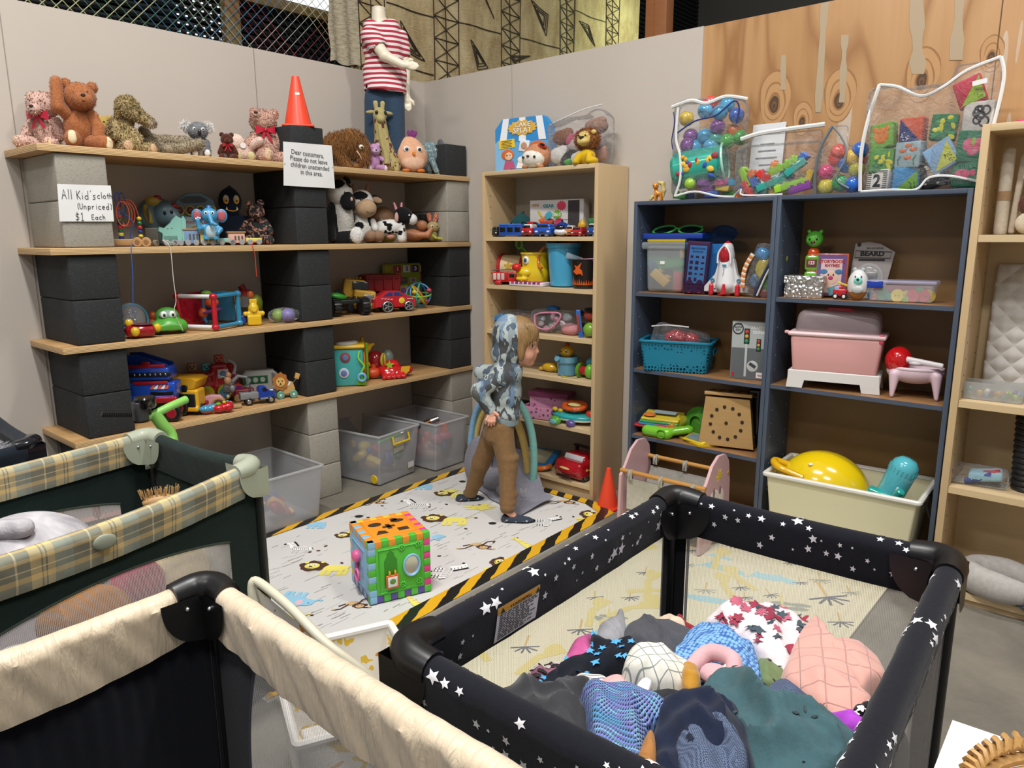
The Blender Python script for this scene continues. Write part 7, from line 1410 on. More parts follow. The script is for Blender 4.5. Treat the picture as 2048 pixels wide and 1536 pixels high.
# fourth level
z=ZB[2]; loc=B(1048,z,-.14); T=Thing('plush_pack','clear bag with a brown plush beside the pink doll bag, behind the child','bag of toys',loc,4); sc(T,'plush_toy',[El(0,(4,0,16),(30,14,14))],2,0,'u#8a5f3a',(500,2,.2,.8,0)); bag(T,[Bo(0,(0,0,18),(40,18,18),8)],2.4,3)
loc=B(992,z,-.21); T=Thing('tag_pack','small blue and clear foil pack at the left end of the shelf','packet',loc,4); mb=MB(); mb.box((2,0,20),(28,6,10),2,(0,-22,0)); T.p('packet_body','p#3a78a8',mb); rb(T,'foil_base',(4,0,7),(22,8,14),'m#9a9fa5',2)
loc=B(1114,z,-.17); T=Thing('doll_bag','clear bag edged in pink holding doll accessories, with a blue cap on top','bag of toys',loc,4)
for i in range(14): mb=MB(); c=(rt.uniform(-32,22),rt.uniform(-6,8),rt.uniform(6,34)); mb.ell(c,(rt.uniform(5,10),5,rt.uniform(4,8)),(0,rt.uniform(0,90),0),10); T.p('accessory',rt.choice(['f#c98ba0','p#c9a3b4','p#a9b3c0','p#8a6ba0','p#d9c7cf','p#b9b0a9']),mb)
bag(T,[Bo(0,(-4,0,24),(44,16,22),12)],2.4,0,[([(-34,-17,34),(-20,-18,40),(14,-18,42),(16,-18,30),(-4,-18,10),(-30,-18,12),(-34,-17,34)],1.6,'f#d68aa6')]); mb=MB(); mb.lathe((-8,0,46),[(12,0),(12,3),(9,6),(3,8)],20); T.p('cap','p#1d5a8f',mb); sc(T,'pink_cloth',[El(0,(30,-4,10),(18,14,12))],2,0,'f#c78a8c',(300,1.5,.2,.8,0))
loc=B(1172,z,-.20); T=Thing('toy_phone','blue toy tablet, green ball and black-eared red plush at the shelf end','toy',loc,4); rb(T,'tablet',(-6,-12,26),(8,3,56),'g#2a63b0',1,(0,-6,30)); rb(T,'screen',(-7,-14,28),(5,2,34),'e#8a3a3c',.4,(0,-6,30)); mb=MB(); mb.ell((12,-6,16),(13,12,14)); T.p('green_ball','g#79a832',mb); sc(T,'plush_head',[El(0,(6,6,42),(13,10,13)),El(1,(-12,4,46),(10,5,5),(0,20,0)),El(1,(-10,4,22),(8,5,5)),El(1,(8,0,54),(12,8,5))],1.7,2,['f#8f3a30','f#141214'])
# fifth level
z=ZB[3]; loc=B(1100,z,-.17); T=Thing('plastic_duck','small yellow plastic toy beside the blue watering can','toy',loc,4); sc(T,'body',[El(0,(0,0,9),(14,10,9)),El(0,(-16,-2,5),(5,4,4))],1.3,3,'g#c99f1f'); mb=MB(); mb.ell((12,0,5),(4,5,5)); T.p('wheel','g#8f7a1c',mb)
loc=B(1134,z,-.19); T=Thing('watering_can','light blue toy watering can with a yellow bead-eyed head rising out of it','toy',loc,4); mb=MB(); mb.lathe((0,0,0),[(14,0),(16,2),(17,24),(20,27),(21,38),(18,38),(16,27)],26,caps=False); mb.lathe((0,0,1.5),[(0,0),(15,0)],24); mb.lathe((-6,-20,34),[(5,0),(5,3)],14,(60,0,0)); T.p('can_body','g#6298b2',mb); mb=MB(); mb.ell((0,0,46),(12.5,12,13)); T.p('chick_head','g#c2982a',mb); eyes(T,0,-11.5,48,5,1.4); mb=MB(); mb.ell((0,0,60),(4.5,4,4)); T.p('red_knob','g#b0202a',mb)
loc=B(1172,z,-.19); T=Thing('push_roller','green and red push-along roller with a blue ball at the shelf end','toy',loc,4); mb=MB(); mb.cyl((-14,0,14),(-8,0,14),15,None,24,1); T.p('green_wheel','g#5a8f2a',mb); mb=MB(); mb.cyl((-10,0,14),(4,0,14),9,None,20,1); T.p('red_axle','g#a8202a',mb); mb=MB(); mb.ell((10,-2,14),(10,12,15)); T.p('green_ball','g#6cae35',mb); mb=MB(); mb.ell((8,8,28),(13,10,12)); T.p('blue_ball','g#4a8fa6',mb); mb=MB(); mb.tube([(-8,-16,2),(-24,-20,1.5),(-34,-20,1.5),(-40,-16,1.5)],1,5,sub=4); T.p('cord','f#c9b43a',mb)
@special
def pinkfloral():
 q=NT('pink_flower_print'); v=q.n('TexVoronoi',Scale=38,Randomness=.8); q.l(q.co(),v.inputs['Vector']); s=q.n('SeparateColor'); q.l(v.outputs['Color'],s.inputs[0]); d=q.math('LESS_THAN',v.outputs['Distance'],.3); c=q.ramp(s.outputs[0],[(0,'#8f3560'),(.4,'#4a5aa0'),(.6,'#a8486f'),(.8,'#5d3a50')],'CONSTANT'); q.l(q.mix(d,'#c58ba8',c),q.b.inputs['Base Color']); q.b.inputs['Roughness'].default_value=.5; return q.m
# sixth level
z=ZB[4]; loc=B(1096,z,-.15); T=Thing('jewellery_box','pink floral cardboard jewellery box with its drawer pulled open','box',loc,12)
rb(T,'box_body',(4,8,20),(74,32,38),'pinkfloral',.6); rb(T,'lid',(4,7,42),(78,36,9),'f#8f4a70',.8); mb=MB(); mb.box((-4,-24,2),(58,26,2)); mb.box((-4,-37,12),(60,2,22)); mb.box((-33,-24,12),(2,26,22)); mb.box((25,-24,12),(2,26,22)); T.p('drawer','pinkfloral',mb)
loc=B(1146,z,-.21); T=Thing('steering_toy','turquoise toy dashboard with an orange steering wheel and yellow chicks','toy',loc,6); sc(T,'dashboard',[El(0,(0,0,14),(40,18,8)),El(1,(0,0,9),(40,18,5))],1.8,2,['g#2f9fa0','g#cfd3cd']); mb=MB(); mb.lathe((2,2,22),[(9,0),(8,10)],18); T.p('column','g#2d8f90',mb); mb=MB(); mb.torus((2,2,34),19,5,(14,0,0),sc=(1,.75)); T.p('steering_wheel','g#cf5a26',mb); mb=MB(); mb.ell((2,2,36),(13,9,4)); T.p('wheel_centre','e#c9c27a',mb)
for c,r,m in (((-34,-4,24),5.5,'g#d6b32c'),((-22,-6,23),5,'g#d6b32c'),((34,0,22),9,'g#bf3f26'),((-24,-20,6),11,'g#5fa83a'),((8,-22,5),9,'g#5b4a86')): mb=MB(); mb.ell(c,(r,r*.7,r*.85)); T.p('button',m,mb)
mb=MB(); mb.ell((-24,-27.5,6),(7,1.5,5)); T.p('button_sticker','g#7fd0d6',mb)
solo('dark_case','small dark case behind the child, left of the jewellery box','case','p#23282a',MB().box((0,0,9),(30,20,18),3),B(1040,z,-.14),4,px=True)
# bottom
z=ZB[5]; loc=B(1072,z,-.16); T=Thing('play_tray','blue-framed tray toy with an orange tube handle on the bottom shelf','toy',loc,14); rb(T,'frame',(0,0,14),(76,60,5),'g#2a7fc0',2,(16,0,0)); rb(T,'inset_panel',(-2,0,17),(58,44,2),'e#a09a82',.5,(16,0,0)); mb=MB(); mb.tube([(-6,-38,4),(14,-42,5),(34,-36,8),(40,-26,10)],4.5,8,sub=5); T.p('handle','g#d9702a',mb)
loc=B(1155,z,-.185); T=Thing('toy_car','large glossy red toy racing car with rear wing on the bottom shelf','toy car',loc,-6)
sc(T,'body',[Bo(0,(0,0,20),(26,28,16),7),Bo(0,(0,8,36),(20,16,10),6),El(0,(0,-22,20),(25,14,12)),El(0,(-22,-14,14),(6,12,10)),El(0,(22,-14,14),(6,12,10))],2,5,'g#9c1520'); mb=MB(); mb.box((0,-9,39),(36,4,11),3,(-28,0,0)); T.p('windscreen','e#b9bcc0',mb); mb=MB(); mb.box((0,18,54),(40,8,3),1); mb.box((-15,18,49),(3,6,9)); mb.box((15,18,49),(3,6,9)); T.p('rear_wing','p#1b1a1c',mb)
mb=MB(); mb.ell((0,-34,24),(10,2,2.6)); T.p('bonnet_badge','e#c9b06a',mb); mb=MB(); mb.box((0,-34,9),(26,3,4),1.5); T.p('grille','p#2a1518',mb); mb=MB()
for i in range(4): mb.ell((28+.2*i,-12+i*8,22-i),(.8,3,2.4))
T.p('side_decal','e#d6b33a',mb); wheels(T,[(-24,-14,8),(24,-14,8),(-24,16,8),(24,16,8)],9,7,'p#161517','m#9a9a9a','x')
# ---------------------------------------------------------------- things on and in the blue bookcases
ZU=1.622
loc=B(1316,ZU,-.22); T=Thing('toy_pony','small orange toy pony with pale yellow mane and tail on the blue bookcase','figurine',loc,20)
sc(T,'body',[El(0,(0,0,14),(8,6,6)),Ca(0,(-5,-2,12),(-6,-2,1),2.4,2.2),Ca(0,(-3,2,12),(-3,2,1),2.4,2.2),Ca(0,(5,-2,12),(6,-2,1),2.4,2.2),Ca(0,(7,2,12),(8,2,1),2.4,2.2),Ca(0,(-4,0,16),(-5,-1,25),4,3.5),El(0,(-5,-3,29),(6,6,6)),Ca(0,(-9,0,33),(-10,0,37),2,1),Ca(0,(-2,0,33),(-1,0,37),2,1)],1,2,'g#d98a2c')
sc(T,'mane',[Ca(0,(1,2,36),(8,2,34),3.5,4),Ca(0,(8,2,34),(11,2,20),4.5,4),Ca(0,(11,2,20),(10,2,8),4,2),Ca(0,(-12,4,8),(-16,4,3),4,3)],1.1,3,'h#d6c27a'); eyes(T,-6,-8.4,30,3,1.2)
def brick(T,c,rot,col,n=2,sz=13,name='toy_brick'):
 mb=MB(); mb.at(c,rot); mb.box((0,0,0),(sz*n,sz,sz*.9),.8)
 for i in range(n): mb.cyl(((i-(n-1)/2)*sz,0,sz*.45),((i-(n-1)/2)*sz,0,sz*.7),sz*.3,None,12,.6)
 T.p(name,'g'+col,mb)
BC=['#c9302c','#2f5fb8','#3f9c3a','#d6b32a','#7a3f8c','#cf6f2a','#2f9488','#8fc22c','#c24a86','#3f9cc9']
loc=B(1412,ZU,-.155); T=Thing('ball_pit_bag','tall clear bag of play balls with a teal inflatable and building bricks beneath','bag of toys',loc,14)
for (x,zz,c) in ((-44,160,3),(-8,172,9),(22,166,9),(52,160,1),(-38,128,4),(18,140,4),(46,132,5),(-8,125,9),(14,118,6),(-40,108,4),(-26,104,9),(6,104,9),(36,112,2),(-2,188,0),(30,184,9),(58,120,2)):
 mb=MB(); r=16; mb.ell((x,rt.uniform(-14,14),zz),r*.95); T.p('play_ball','g'+BC[c],mb)
mb=MB(); mb.cyl((-66,-2,58),(34,-6,72),38,36,36,8); T.p('inflatable','g#2c9c8a',mb); mb=MB()
for i in range(18): x=rt.uniform(-50,22); mb.mk(i%4).ell((x,-42-rt.uniform(0,1)+2,rt.uniform(44,84)),(rt.uniform(3,8),2,rt.uniform(3,7)),(0,rt.uniform(0,90),0),8)
T.p('printed_shapes',['e#c99a2c','e#8f2a34','e#27469a','e#d6b33a'],mb)
mb=MB(); mb.torus((35,-6,72),37,2.6,(0,82,0)); T.p('inflatable_rim','g#9fd6c6',mb)
for i in range(14): brick(T,(-56+rt.uniform(0,112),rt.uniform(-22,18),8+rt.choice([0,13,24])),(rt.uniform(-8,8),rt.uniform(-8,8),rt.uniform(-20,20)),rt.choice(BC))
mb=MB(); mb.ell((-26,-30,30),12); T.p('play_ball','g#8fb53a',mb)
bag(T,[Bo(0,(2,0,98),(70,36,98),22)],4,8,[([(-54,-38,178),(-56,-38,120),(-46,-40,84),(-44,-40,40),(-54,-38,6)],2.6),([(-54,-38,6),(-14,-40,14),(30,-38,4),(64,-34,2)],2.2),([(-70,-24,182),(-30,-34,190),(0,-36,182),(36,-34,192),(74,-22,186)],3.4),([(-54,-37,130),(-20,-38,150),(20,-38,158),(52,-36,182),(62,-34,168),(58,-34,140)],1.5,'e#1d2a6b'),([(-66,-26,172),(-62,-30,150),(-68,-24,120),(-64,-30,100)],1.2,'e#1d2a6b')])
loc=B(1546,ZU,-.04); T=Thing('paper_sheet','white printed sheet leaning on the plywood behind the brick bag','paper',loc,0,tilt=(-6,0)); mb=MB(); mb.box((-22,0,76),(66,1,150)); mb.mk(1)
for i in range(6): mb.box((-22,-.8,40+i*14),(44-i%3*8,.4,3))
T.p('sheet',['e#cfd0d2','e#6a6c72'],mb)
loc=B(1552,ZU,-.15); T=Thing('brick_bag','low clear zip bag of chunky coloured building bricks with a white zip top','bag of toys',loc,6)
for c,r,k,n in (((-60,-10,40),(0,62,0),7,3),((-46,-16,46),(0,60,0),5,1),((-42,-16,34),(0,60,0),1,2),((-52,-16,12),(0,62,0),0,3),((-22,-20,40),(0,40,0),0,2),((0,-10,52),(0,-20,0),7,2),((-6,-18,26),(0,-22,0),6,4),((40,-20,54),(0,-38,0),6,3),((28,-8,66),(0,-30,0),7,2),((48,-10,70),(0,-40,0),1,2),((30,-16,20),(0,-16,0),7,4),((52,-22,14),(0,-14,0),4,3),((10,-6,10),(0,0,0),3,3),((-28,-12,12),(0,6,0),6,2),((-68,0,12),(0,80,0),1,2),((-6,0,62),(0,10,0),5,1),((20,-4,40),(0,20,0),1,2),((66,-10,34),(0,-70,0),3,2),((-70,-14,6),(0,0,0),5,1)):
 brick(T,c,(rt.uniform(-10,10),r[1],rt.uniform(-20,20)),BC[k],n,15)
bag(T,[Bo(0,(0,0,52),(82,28,54),14),Bo(0,(4,0,96),(78,10,30),8),El(None,(-92,0,118),(44,60,26),(0,-30,0),-1)],3,10,[([(-76,-8,118),(-40,-10,126),(10,-10,130),(86,-8,134)],4.5),([(-80,-20,4),(-64,-26,16),(-58,-28,4),(20,-28,3)],2)])
loc=B(1672,ZU,-.15); T=Thing('ball_bag','small clear bag with grey piping full of coloured plastic balls','bag of toys',loc,4)
for x,zz,c in ((-22,44,'#c9366f'),(-6,72,'#c93a34'),(16,58,'#2f6fc0'),(-20,16,'#cfc02c'),(8,22,'#2f9c5a'),(34,18,'#2460b8'),(28,70,'#cfa82c'),(38,48,'#bfb82c'),(42,84,'#2f5fb0'),(-2,84,'#c2402c'),(40,66,'#c2502c')): mb=MB(); mb.ell((x,rt.uniform(-10,6),zz),17); T.p('play_ball','g'+c,mb)
bag(T,[Bo(0,(4,0,46),(44,24,50),16),Bo(0,(-6,0,100),(20,10,36),8)],3,14,[([(-38,-20,2),(-40,-22,40),(-34,-20,90),(-14,-14,134)],3.2,'e#59646a'),([(-14,-14,134),(2,-16,116),(16,-20,92),(18,-24,66),(4,-26,30),(30,-24,10)],2.2,'e#6a767b')])
loc=B(1840,ZU,-.15); T=Thing('cloth_block_bag','large clear bag with white piping full of printed soft fabric blocks','bag of toys',loc,-2)
def cblock(u,v,col,rot,kind,sz=50,y=-6):
 c=(u-1840,y,383-v); mb=MB(); mb.at(c,(0,rot,rt.uniform(-12,12))); mb.box((0,0,0),(sz,sz*.6,sz),4); f=-sz*.3-.4
 E_=lambda k,x,z,a,b: mb.mk(k).ell((x,f,z),(a,.9,b),n=14)
 if kind=='bear': E_(1,0,0,16,16);E_(1,-13,13,6,6);E_(1,13,13,6,6);E_(2,0,4,3,3);E_(3,-6,6,1.5,2);E_(3,6,6,1.5,2)
 elif kind=='fish':
  for x,z in((-11,8),(11,10),(0,-6),(0,18)): E_(1,x,z,6,4); mb.mk(1).prism([(x+4,z),(x+9,z+4),(x+9,z-4)],f-.4,f+.3,'y')
  for x in(-17,16): mb.mk(2).tube([(x,f,-20),(x-2,f,-10),(x+3,f,-2)],1.4,5)
 elif kind=='diag': mb.mk(1).prism([(-22,-22),(22,-22),(22,22)],f-.3,f+.3,'y'); [E_(2,6+rt.uniform(-2,14),-14+rt.uniform(-5,12),1.1,1.6) for _ in range(14)]
 elif kind=='two':
  for i in range(11): mb.mk(1).box((0,f,-21+i*4.2),(44,.4,1.6))
  mb.mk(2).box((0,f-.2,0),(26,.5,34)); mb.mk(1).text('2',(0,f-.7,0),34,bold=.04)
 elif kind=='bug': E_(1,-9,3,10,12);E_(1,9,3,10,12);E_(2,0,8,5,8);E_(1,0,-11,9,6);E_(2,-10,4,3,3);E_(2,10,4,3,3);E_(3,-3,-12,1,1.4);E_(3,3,-12,1,1.4)
 elif kind=='bee': E_(1,-6,-2,15,9);E_(2,-6,-2,3,9);E_(1,13,0,7,6); [mb.mk(3).tube([(-10+i*8,f,7),(-12+i*8,f,14)],.7,4) for i in range(4)]
 elif kind=='leaf': [mb.mk(1+i%2).ell((rt.uniform(-18,18),f,rt.uniform(-18,18)),(rt.uniform(3,9),.7,rt.uniform(2,6)),(0,rt.uniform(0,90),0),10) for i in range(14)]
 elif kind=='swirl': [mb.mk(1).torus((rt.uniform(-14,14),f,rt.uniform(-14,14)),rt.uniform(4,9),1.6,(90,0,0)) for i in range(7)]
 elif kind=='dots': [E_(1,rt.uniform(-20,20),rt.uniform(-20,20),3.4,2.4) for i in range(12)]; mb.mk(2).box((2,f-.3,2),(24,.6,20))
 T.p('fabric_block',col,mb)
cblock(1757,268,['f#6fa53a','f#cf7a2a','f#8a5a7a','e#2a1a12'],-6,'bear'); cblock(1816,262,['f#c4583a','f#23306b','f#e0dcd4'],90,'diag'); cblock(1876,262,['f#2f6e45','f#c9c23a','f#3f8f5a'],5,'leaf'); cblock(1940,248,['f#c9c4bf','f#1f1e22'],0,'swirl',56)
cblock(1757,318,['f#4f8f3c','f#c9c03a','f#2f6e3f'],2,'leaf'); cblock(1815,310,['f#93a9b0','f#cf6a3a','f#3f7d4a'],0,'fish',54); cblock(1880,318,['f#7f9fc0','f#b3b83a','f#35452a'],-32,'diag',56,-12); cblock(1935,303,['f#2c6e52','f#c9587a','f#8fae3c','e#2a1a1a'],3,'bug',60)
cblock(1757,360,['f#d0ccc6','f#19181b','f#dcd8d0'],2,'two'); cblock(1812,362,['f#3f86b8','f#6fa52f','f#24381a'],0,'diag',54); cblock(1868,352,['f#211f1e','f#b9b3a6','f#8a7a68'],-14,'dots',52,-12); cblock(1930,352,['f#2c7a58','f#c9587a','f#cfa83a','e#1a1616'],2,'bee',54); cblock(1918,200,['f#b3283f','f#8fae2c','f#5f7f1f'],-22,'diag',52)
bag(T,[Bo(0,(4,0,104),(122,30,102),18),Bo(0,(86,0,190),(42,14,48),10),Bo(0,(-92,0,180),(30,12,32),8)],4.5,26,[([(-118,-26,4),(-122,-28,80),(-114,-26,150),(-100,-14,218)],4.4),([(-100,-14,218),(-60,-22,208),(-10,-26,184),(30,-26,196),(70,-20,222),(126,-12,240)],3.2),([(126,-12,240),(136,-14,200),(130,-24,120),(116,-28,40)],3.8),([(-118,-26,3),(-50,-32,4),(0,-34,2),(22,-30,24),(60,-30,26),(112,-26,14)],2.6)])
mb=MB(); mb.box((98,-32,196),(26,.6,9),0,(0,-8,0)); T.p('paper_label','e#dcdcdc',mb)
# left case, first shelf
z=ZL[0]; loc=B(1337,z,-.165); T=Thing('storage_tub','frosted tub of large building bricks with a yellow lid','storage tub',loc,6)
for c,r,k,n in (((-12,-8,28),(0,40,0),'#cfa52c',2),((22,-4,22),(0,90,0),'#b5363c',2),((4,0,56),(0,-10,0),'#2f8f45',4),((-24,4,60),(0,0,0),'#2f8f45',2),((34,-4,76),(0,0,0),'#cf9c2c',1),((-24,0,44),(0,60,0),'#3a5f9c',2),((20,6,46),(0,30,0),'#2f8f45',3)): brick(T,c,r,k,n,19)
mb=MB(); mb.box((0,0,46),(70,44,90),7,top=1.1); T.p('tub_body','t#b9bfc2',mb); mb=MB(); mb.box((0,0,91),(92,56,14),4); T.p('tub_rim','t#aeb6ba',mb); rb(T,'lid',(2,0,102),(78,48,11),'p#cfb426',4); rb(T,'price_sticker',(-4,-24,58),(9,.8,6),'e#dedede',.1)
loc=B(1350,z,-.165)+Vector((0,0,.262)); T=Thing('tub_lid','blue rectangular plastic lid resting on top of the yellow-lidded tub','lid',loc,6); rb(T,'lid_panel',(0,0,6),(118,50,11),'p#173a9c',1.5)
T=Thing('toy_glasses','oversized green plastic novelty glasses lying on the blue lid','glasses',loc+Vector((0,0,.030)),6);
for x,a in((-26,-4),(26,4)): mb=MB(); mb.torus((x,0,6),22,2.2,(28,a,0),sc=(1,.8)); mb.mk(1).lathe((x,0,6),[(0,0),(21,0)],20,(28,a,0),sy=.8,caps=False); T.p('lens_rim',['p#3f9c4a','g#0e1a1c'],mb)
mb=MB(); mb.tube([(-5,0,7),(0,2,9),(5,0,7)],2,6); mb.tube([(46,4,12),(30,30,6)],2,6); mb.tube([(-46,4,8),(-30,30,5)],2,6); T.p('frame_arms','p#3f9c4a',mb)
loc=B(1406,z,-.17); T=Thing('block_set_bag','blue-tinted bag holding a red FIRE STATION block set with picture label','bag of toys',loc,10)
rb(T,'red_set',(-10,-6,52),(44,26,102),'p#8f2f42',1,(0,4,0)); rb(T,'blue_set',(26,6,50),(34,24,96),'p#4f8fb5',1); mb=MB(); mb.at((-9,-20,58),(0,4,0)); mb.box((0,0,0),(34,.8,74),.3); mb.mk(1).text('FIRE STATION',(0,-.8,31),4.6,bold=.02); mb.text('BLOCK SET',(0,-.8,25),4.2,bold=.02); mb.mk(2)
for i in range(14): mb.box((-11+(i%3)*11,-.8,15-(i//3)*11),(rt.uniform(4,7),.6,rt.uniform(3,7)),.2)
T.p('picture_label',['e#93b9d6','e#4a1f2c','e#7a2a36'],mb)
for i in range(6): mb=MB(); mb.lathe((-22+(i%2)*20,-19.5,8+(i//2)*7),[(7,0),(6,2)],14,(90,0,0)); T.p('stud','p#8a2c40',mb)
SPECIAL['bluefilm']=lambda:_tint('clearfilm')
def _tint(n):
 m=mat(n).copy(); m.node_tree.nodes['Principled BSDF'].inputs['Base Color'].default_value=lin('#1f4f8f')
 for x in m.node_tree.nodes:
  if x.type=='BSDF_TRANSPARENT': x.inputs[0].default_value=(.55,.75,.98,1)
 return m
mb=MB(); mb.sculpt([Bo(0,(6,0,54),(42,22,56),8),El(0,(-8,0,112),(18,10,10)),El(0,(34,4,118),(26,14,16))],2.6,8); T.p('clear_bag','bluefilm',mb)
loc=B(1449,z,-.215); T=Thing('toy_shuttle','white and red toy space shuttle standing upright on its tail','toy',loc,2)
mb=MB(); mb.sculpt([Ca(0,(2,0,22),(0,4,76),19,14),El(0,(0,4,88),(12,12,18)),Bo(0,(2,4,14),(28,8,9),4)],1.7,6); T.p('fuselage','p#d0d1d3',mb)
mb=MB(); mb.prism([(-42,6),(-42,16),(-20,44),(-13,72),(-8,72),(-8,6)],-2,8,'y',2); mb.prism([(44,6),(44,16),(22,44),(15,72),(10,72),(10,6)],-2,8,'y',2); T.p('wing','p#cfd0d2',mb)
mb=MB(); mb.lathe((0,4,98),[(8.5,0),(6,6),(0,10)],20); T.p('nose_cone','g#c0202c',mb); mb=MB(); mb.sculpt([El(0,(0,-9,80),(11,5,17))],1.2); T.p('cargo_bay','g#a01a26',mb)
mb=MB(); mb.tube([(-12,-12,64),(-11,-12,84),(0,-11,98),(11,-12,84),(13,-12,64)],1.8,7,sub=4); T.p('bay_frame','p#d6d7d8',mb)
for x in(-25,27): sc(T,'booster',[Ca(0,(x,-6,4),(x,-6,14),5,4.5),El(0,(x,-6,18),(4.4,4.4,6))],1.1,1,'g#c0202c')
mb=MB(); mb.prism([(0,2),(4,24),(8,24),(10,4)],-22,-18,'y',1); T.p('tail_fin','g#c0202c',mb); sc(T,'engine',[Ca(0,(-8,0,3),(-8,0,1),6),Ca(0,(6,0,3),(6,0,1),6)],1.3,1,'g#a81c28')
mb=MB(); mb.torus((-24,-4,30),3.2,1.1,(90,0,0),n=14,m=5); mb.torus((28,-4,30),3.2,1.1,(90,0,0),n=14,m=5); mb.box((3,-15.5,60),(8,1,4),.3); mb.mk(1).box((-12,-19.5,14),(3,.6,3)); mb.box((-6,-19.5,13),(3,.6,2)); mb.tube([(3,-16,56),(2,-18,40)],.4,4); T.p('markings',['e#2a7fa0','e#233a5f'],mb)
loc=B(1514,z,-.185); T=Thing('zip_bag','clear bag with navy and white zip holding green, red and yellow toys','bag of toys',loc,6,tilt=(0,14))
for c,r,m in (((-14,-2,84),(15,10,12),'#2f7fb8'),((-6,-4,58),(13,10,20),'#c9b53a'),((16,-2,62),(14,12,20),'#5fae2c'),((14,-4,34),(16,12,16),'#3f8f2f'),((14,0,12),(24,16,14),'#7a1f1c'),((-14,-6,30),(9,6,14),'#4a6a8f'),((26,-2,84),(10,8,12),'#c9b53a')): sc(T,'toy',[El(0,c,r),El(0,(c[0]+4,c[1]-4,c[2]-r[2]*.6),tuple(a*.6 for a in r))],2,2,'g'+m)
bag(T,[Bo(0,(0,0,52),(28,20,52),10)],2.4,0,[([(0,-21,3),(6,-22,50),(18,-22,104)],3.4,'e#1f2b4f'),([(5,-22,5),(11,-23,52),(23,-22,104)],2,'e#d9d6ce')]); mb=MB()
for i in range(14): a=i/13; mb.mk(i%2).box((-28-6*math.sin(PI*a),-20,14+64*a),(9,3,5),.8,(0,20*a,0))
T.p('striped_ring',['f#cf7a3a','f#ddd6cb'],mb)
# left case, second shelf
z=ZL[1]; loc=B(1356,z,-.165); T=Thing('storage_basket','teal plastic basket with woven cut-out pattern on the blue bookcase','storage basket',loc,16)
@special
def basketweave():
 q=NT('basket_cutouts'); q.b.inputs['Base Color'].default_value=lin('#0f7391'); q.b.inputs['Roughness'].default_value=.4; v=q.n('TexVoronoi',_feature='DISTANCE_TO_EDGE',Scale=62,Randomness=.25); q.l(q.co(),v.inputs['Vector']); h=q.math('GREATER_THAN',v.outputs['Distance'],.21); tr=q.n('BsdfTransparent'); mx=q.n('MixShader'); q.l(h,mx.inputs[0]); q.l(q.b.outputs[0],mx.inputs[1]); q.l(tr.outputs[0],mx.inputs[2]); q.l(mx.outputs[0],q.out.inputs[0]); return q.m
def openbox(c,w,d,h,tw,mb,th=1.6,top=1.12):
 x,y,zz=c; n=40
 def ring(hw,hd,z_):
  r=9; P=[]
  for qd,(sx,sy) in enumerate(((1,1),(-1,1),(-1,-1),(1,-1))):
   for i in range(5): a=PI/2*(qd+i/4); P.append((x+(hw-r)*sx+r*math.cos(a),y+(hd-r)*sy+r*math.sin(a),z_))
  return P
 R=[ring(w/2,d/2,zz),ring(w/2*top,d/2*top,zz+h),ring(w/2*top-th,d/2*top-th,zz+h),ring(w/2-th,d/2-th,zz+th)]; vs=sum(R,[]); m=len(R[0]); fs=[tuple(range(m-1,-1,-1)),tuple(range(3*m,4*m))]
 for j in range(3):
  for i in range(m): fs.append((j*m+i,j*m+(i+1)%m,(j+1)*m+(i+1)%m,(j+1)*m+i))
 mb.add(vs,fs,True); return R[1]
mb=MB(); R1=openbox((0,0,0),124,76,58,0,mb); T.p('basket_body','basketweave',mb); mb=MB(); mb.tube([(a,b,58) for a,b,_ in R1],3,8,True); mb.mk(0).tube([(70,-20,40),(70,-14,44),(70,14,44),(70,20,40),(70,14,34),(70,-14,34)],2,6,True); T.p('basket_rim','p#0f7391',mb)
for c,r in (((-4,-6,62),(24,16,16)),((22,0,60),(18,14,14))): mb=MB(); mb.sculpt([El(0,c,r)],2.4,0,None,True,.6); T.p('red_toy','g#a3202a',mb)
bag(T,[Bo(0,(2,-2,56),(54,26,26),12,(0,12,0))],3,0,[([(-52,-16,84),(-20,-20,88),(22,-20,86)],1.4)])
loc=B(1497,z,-.175); T=Thing('toy_box','grey TRAFFIC SIGNAL toy box with a printed traffic light and road scene','box',loc,12)
rb(T,'box_body',(0,0,56),(72,20,112),['e#8f9294'],.4); mb=MB(); mb.box((0,-10.3,86),(70,.4,50)); mb.mk(1).box((0,-10.3,30),(70,.4,60)); mb.mk(2).text('TRAFFIC',(16,-11,101),8,bold=.02); mb.text('SIGNAL',(19,-11,92),8,bold=.02); T.p('printed_front',['e#a9afb0','e#5d6266','e#e6e6e4'],mb)
mb=MB(); mb.torus((-24,-10.8,98),10,1.1,(90,0,0)); mb.mk(0).text('STOP\nSLOW\nGO!',(-24,-11,101),5.5,bold=.02); T.p('round_emblem','e#222426',mb)
for x,zz,s in((-6,84,1.0),(18,68,.8)):
 mb=MB(); mb.box((x,-11,zz),(11*s,1.4,30*s),1); mb.mk(3).box((x,-10.8,zz-46*s) if s==1 else (x,-10.8,zz),(4.5,.8,66) if s==1 else (1,.5,1))
 for i,k in enumerate((0,1,2)): mb.mk(k+1 if k<2 else 4).ell((x,-12,zz+9*s-i*9*s),(3.6*s,.8,3.6*s))
 T.p('traffic_light_print',['e#1a2a26','e#c23a3a','e#cf9a3a','e#b9bdbf','e#2f8f5a'],mb)
mb=MB(); mb.ell((8,-10.8,26),(11,.6,11)); mb.mk(1).box((8,-11.6,28),(14,.5,6),0,(0,30,0)); mb.mk(2).box((24,-10.8,9),(16,.6,11)); mb.mk(3).text('klein',(24,-11.5,9),5,bold=.02); mb.mk(3).box((-30,-10.8,8),(5,.5,8)); T.p('small_print',['e#b9bcbb','e#3a3d40','e#e0dedb','e#b0202c'],mb)
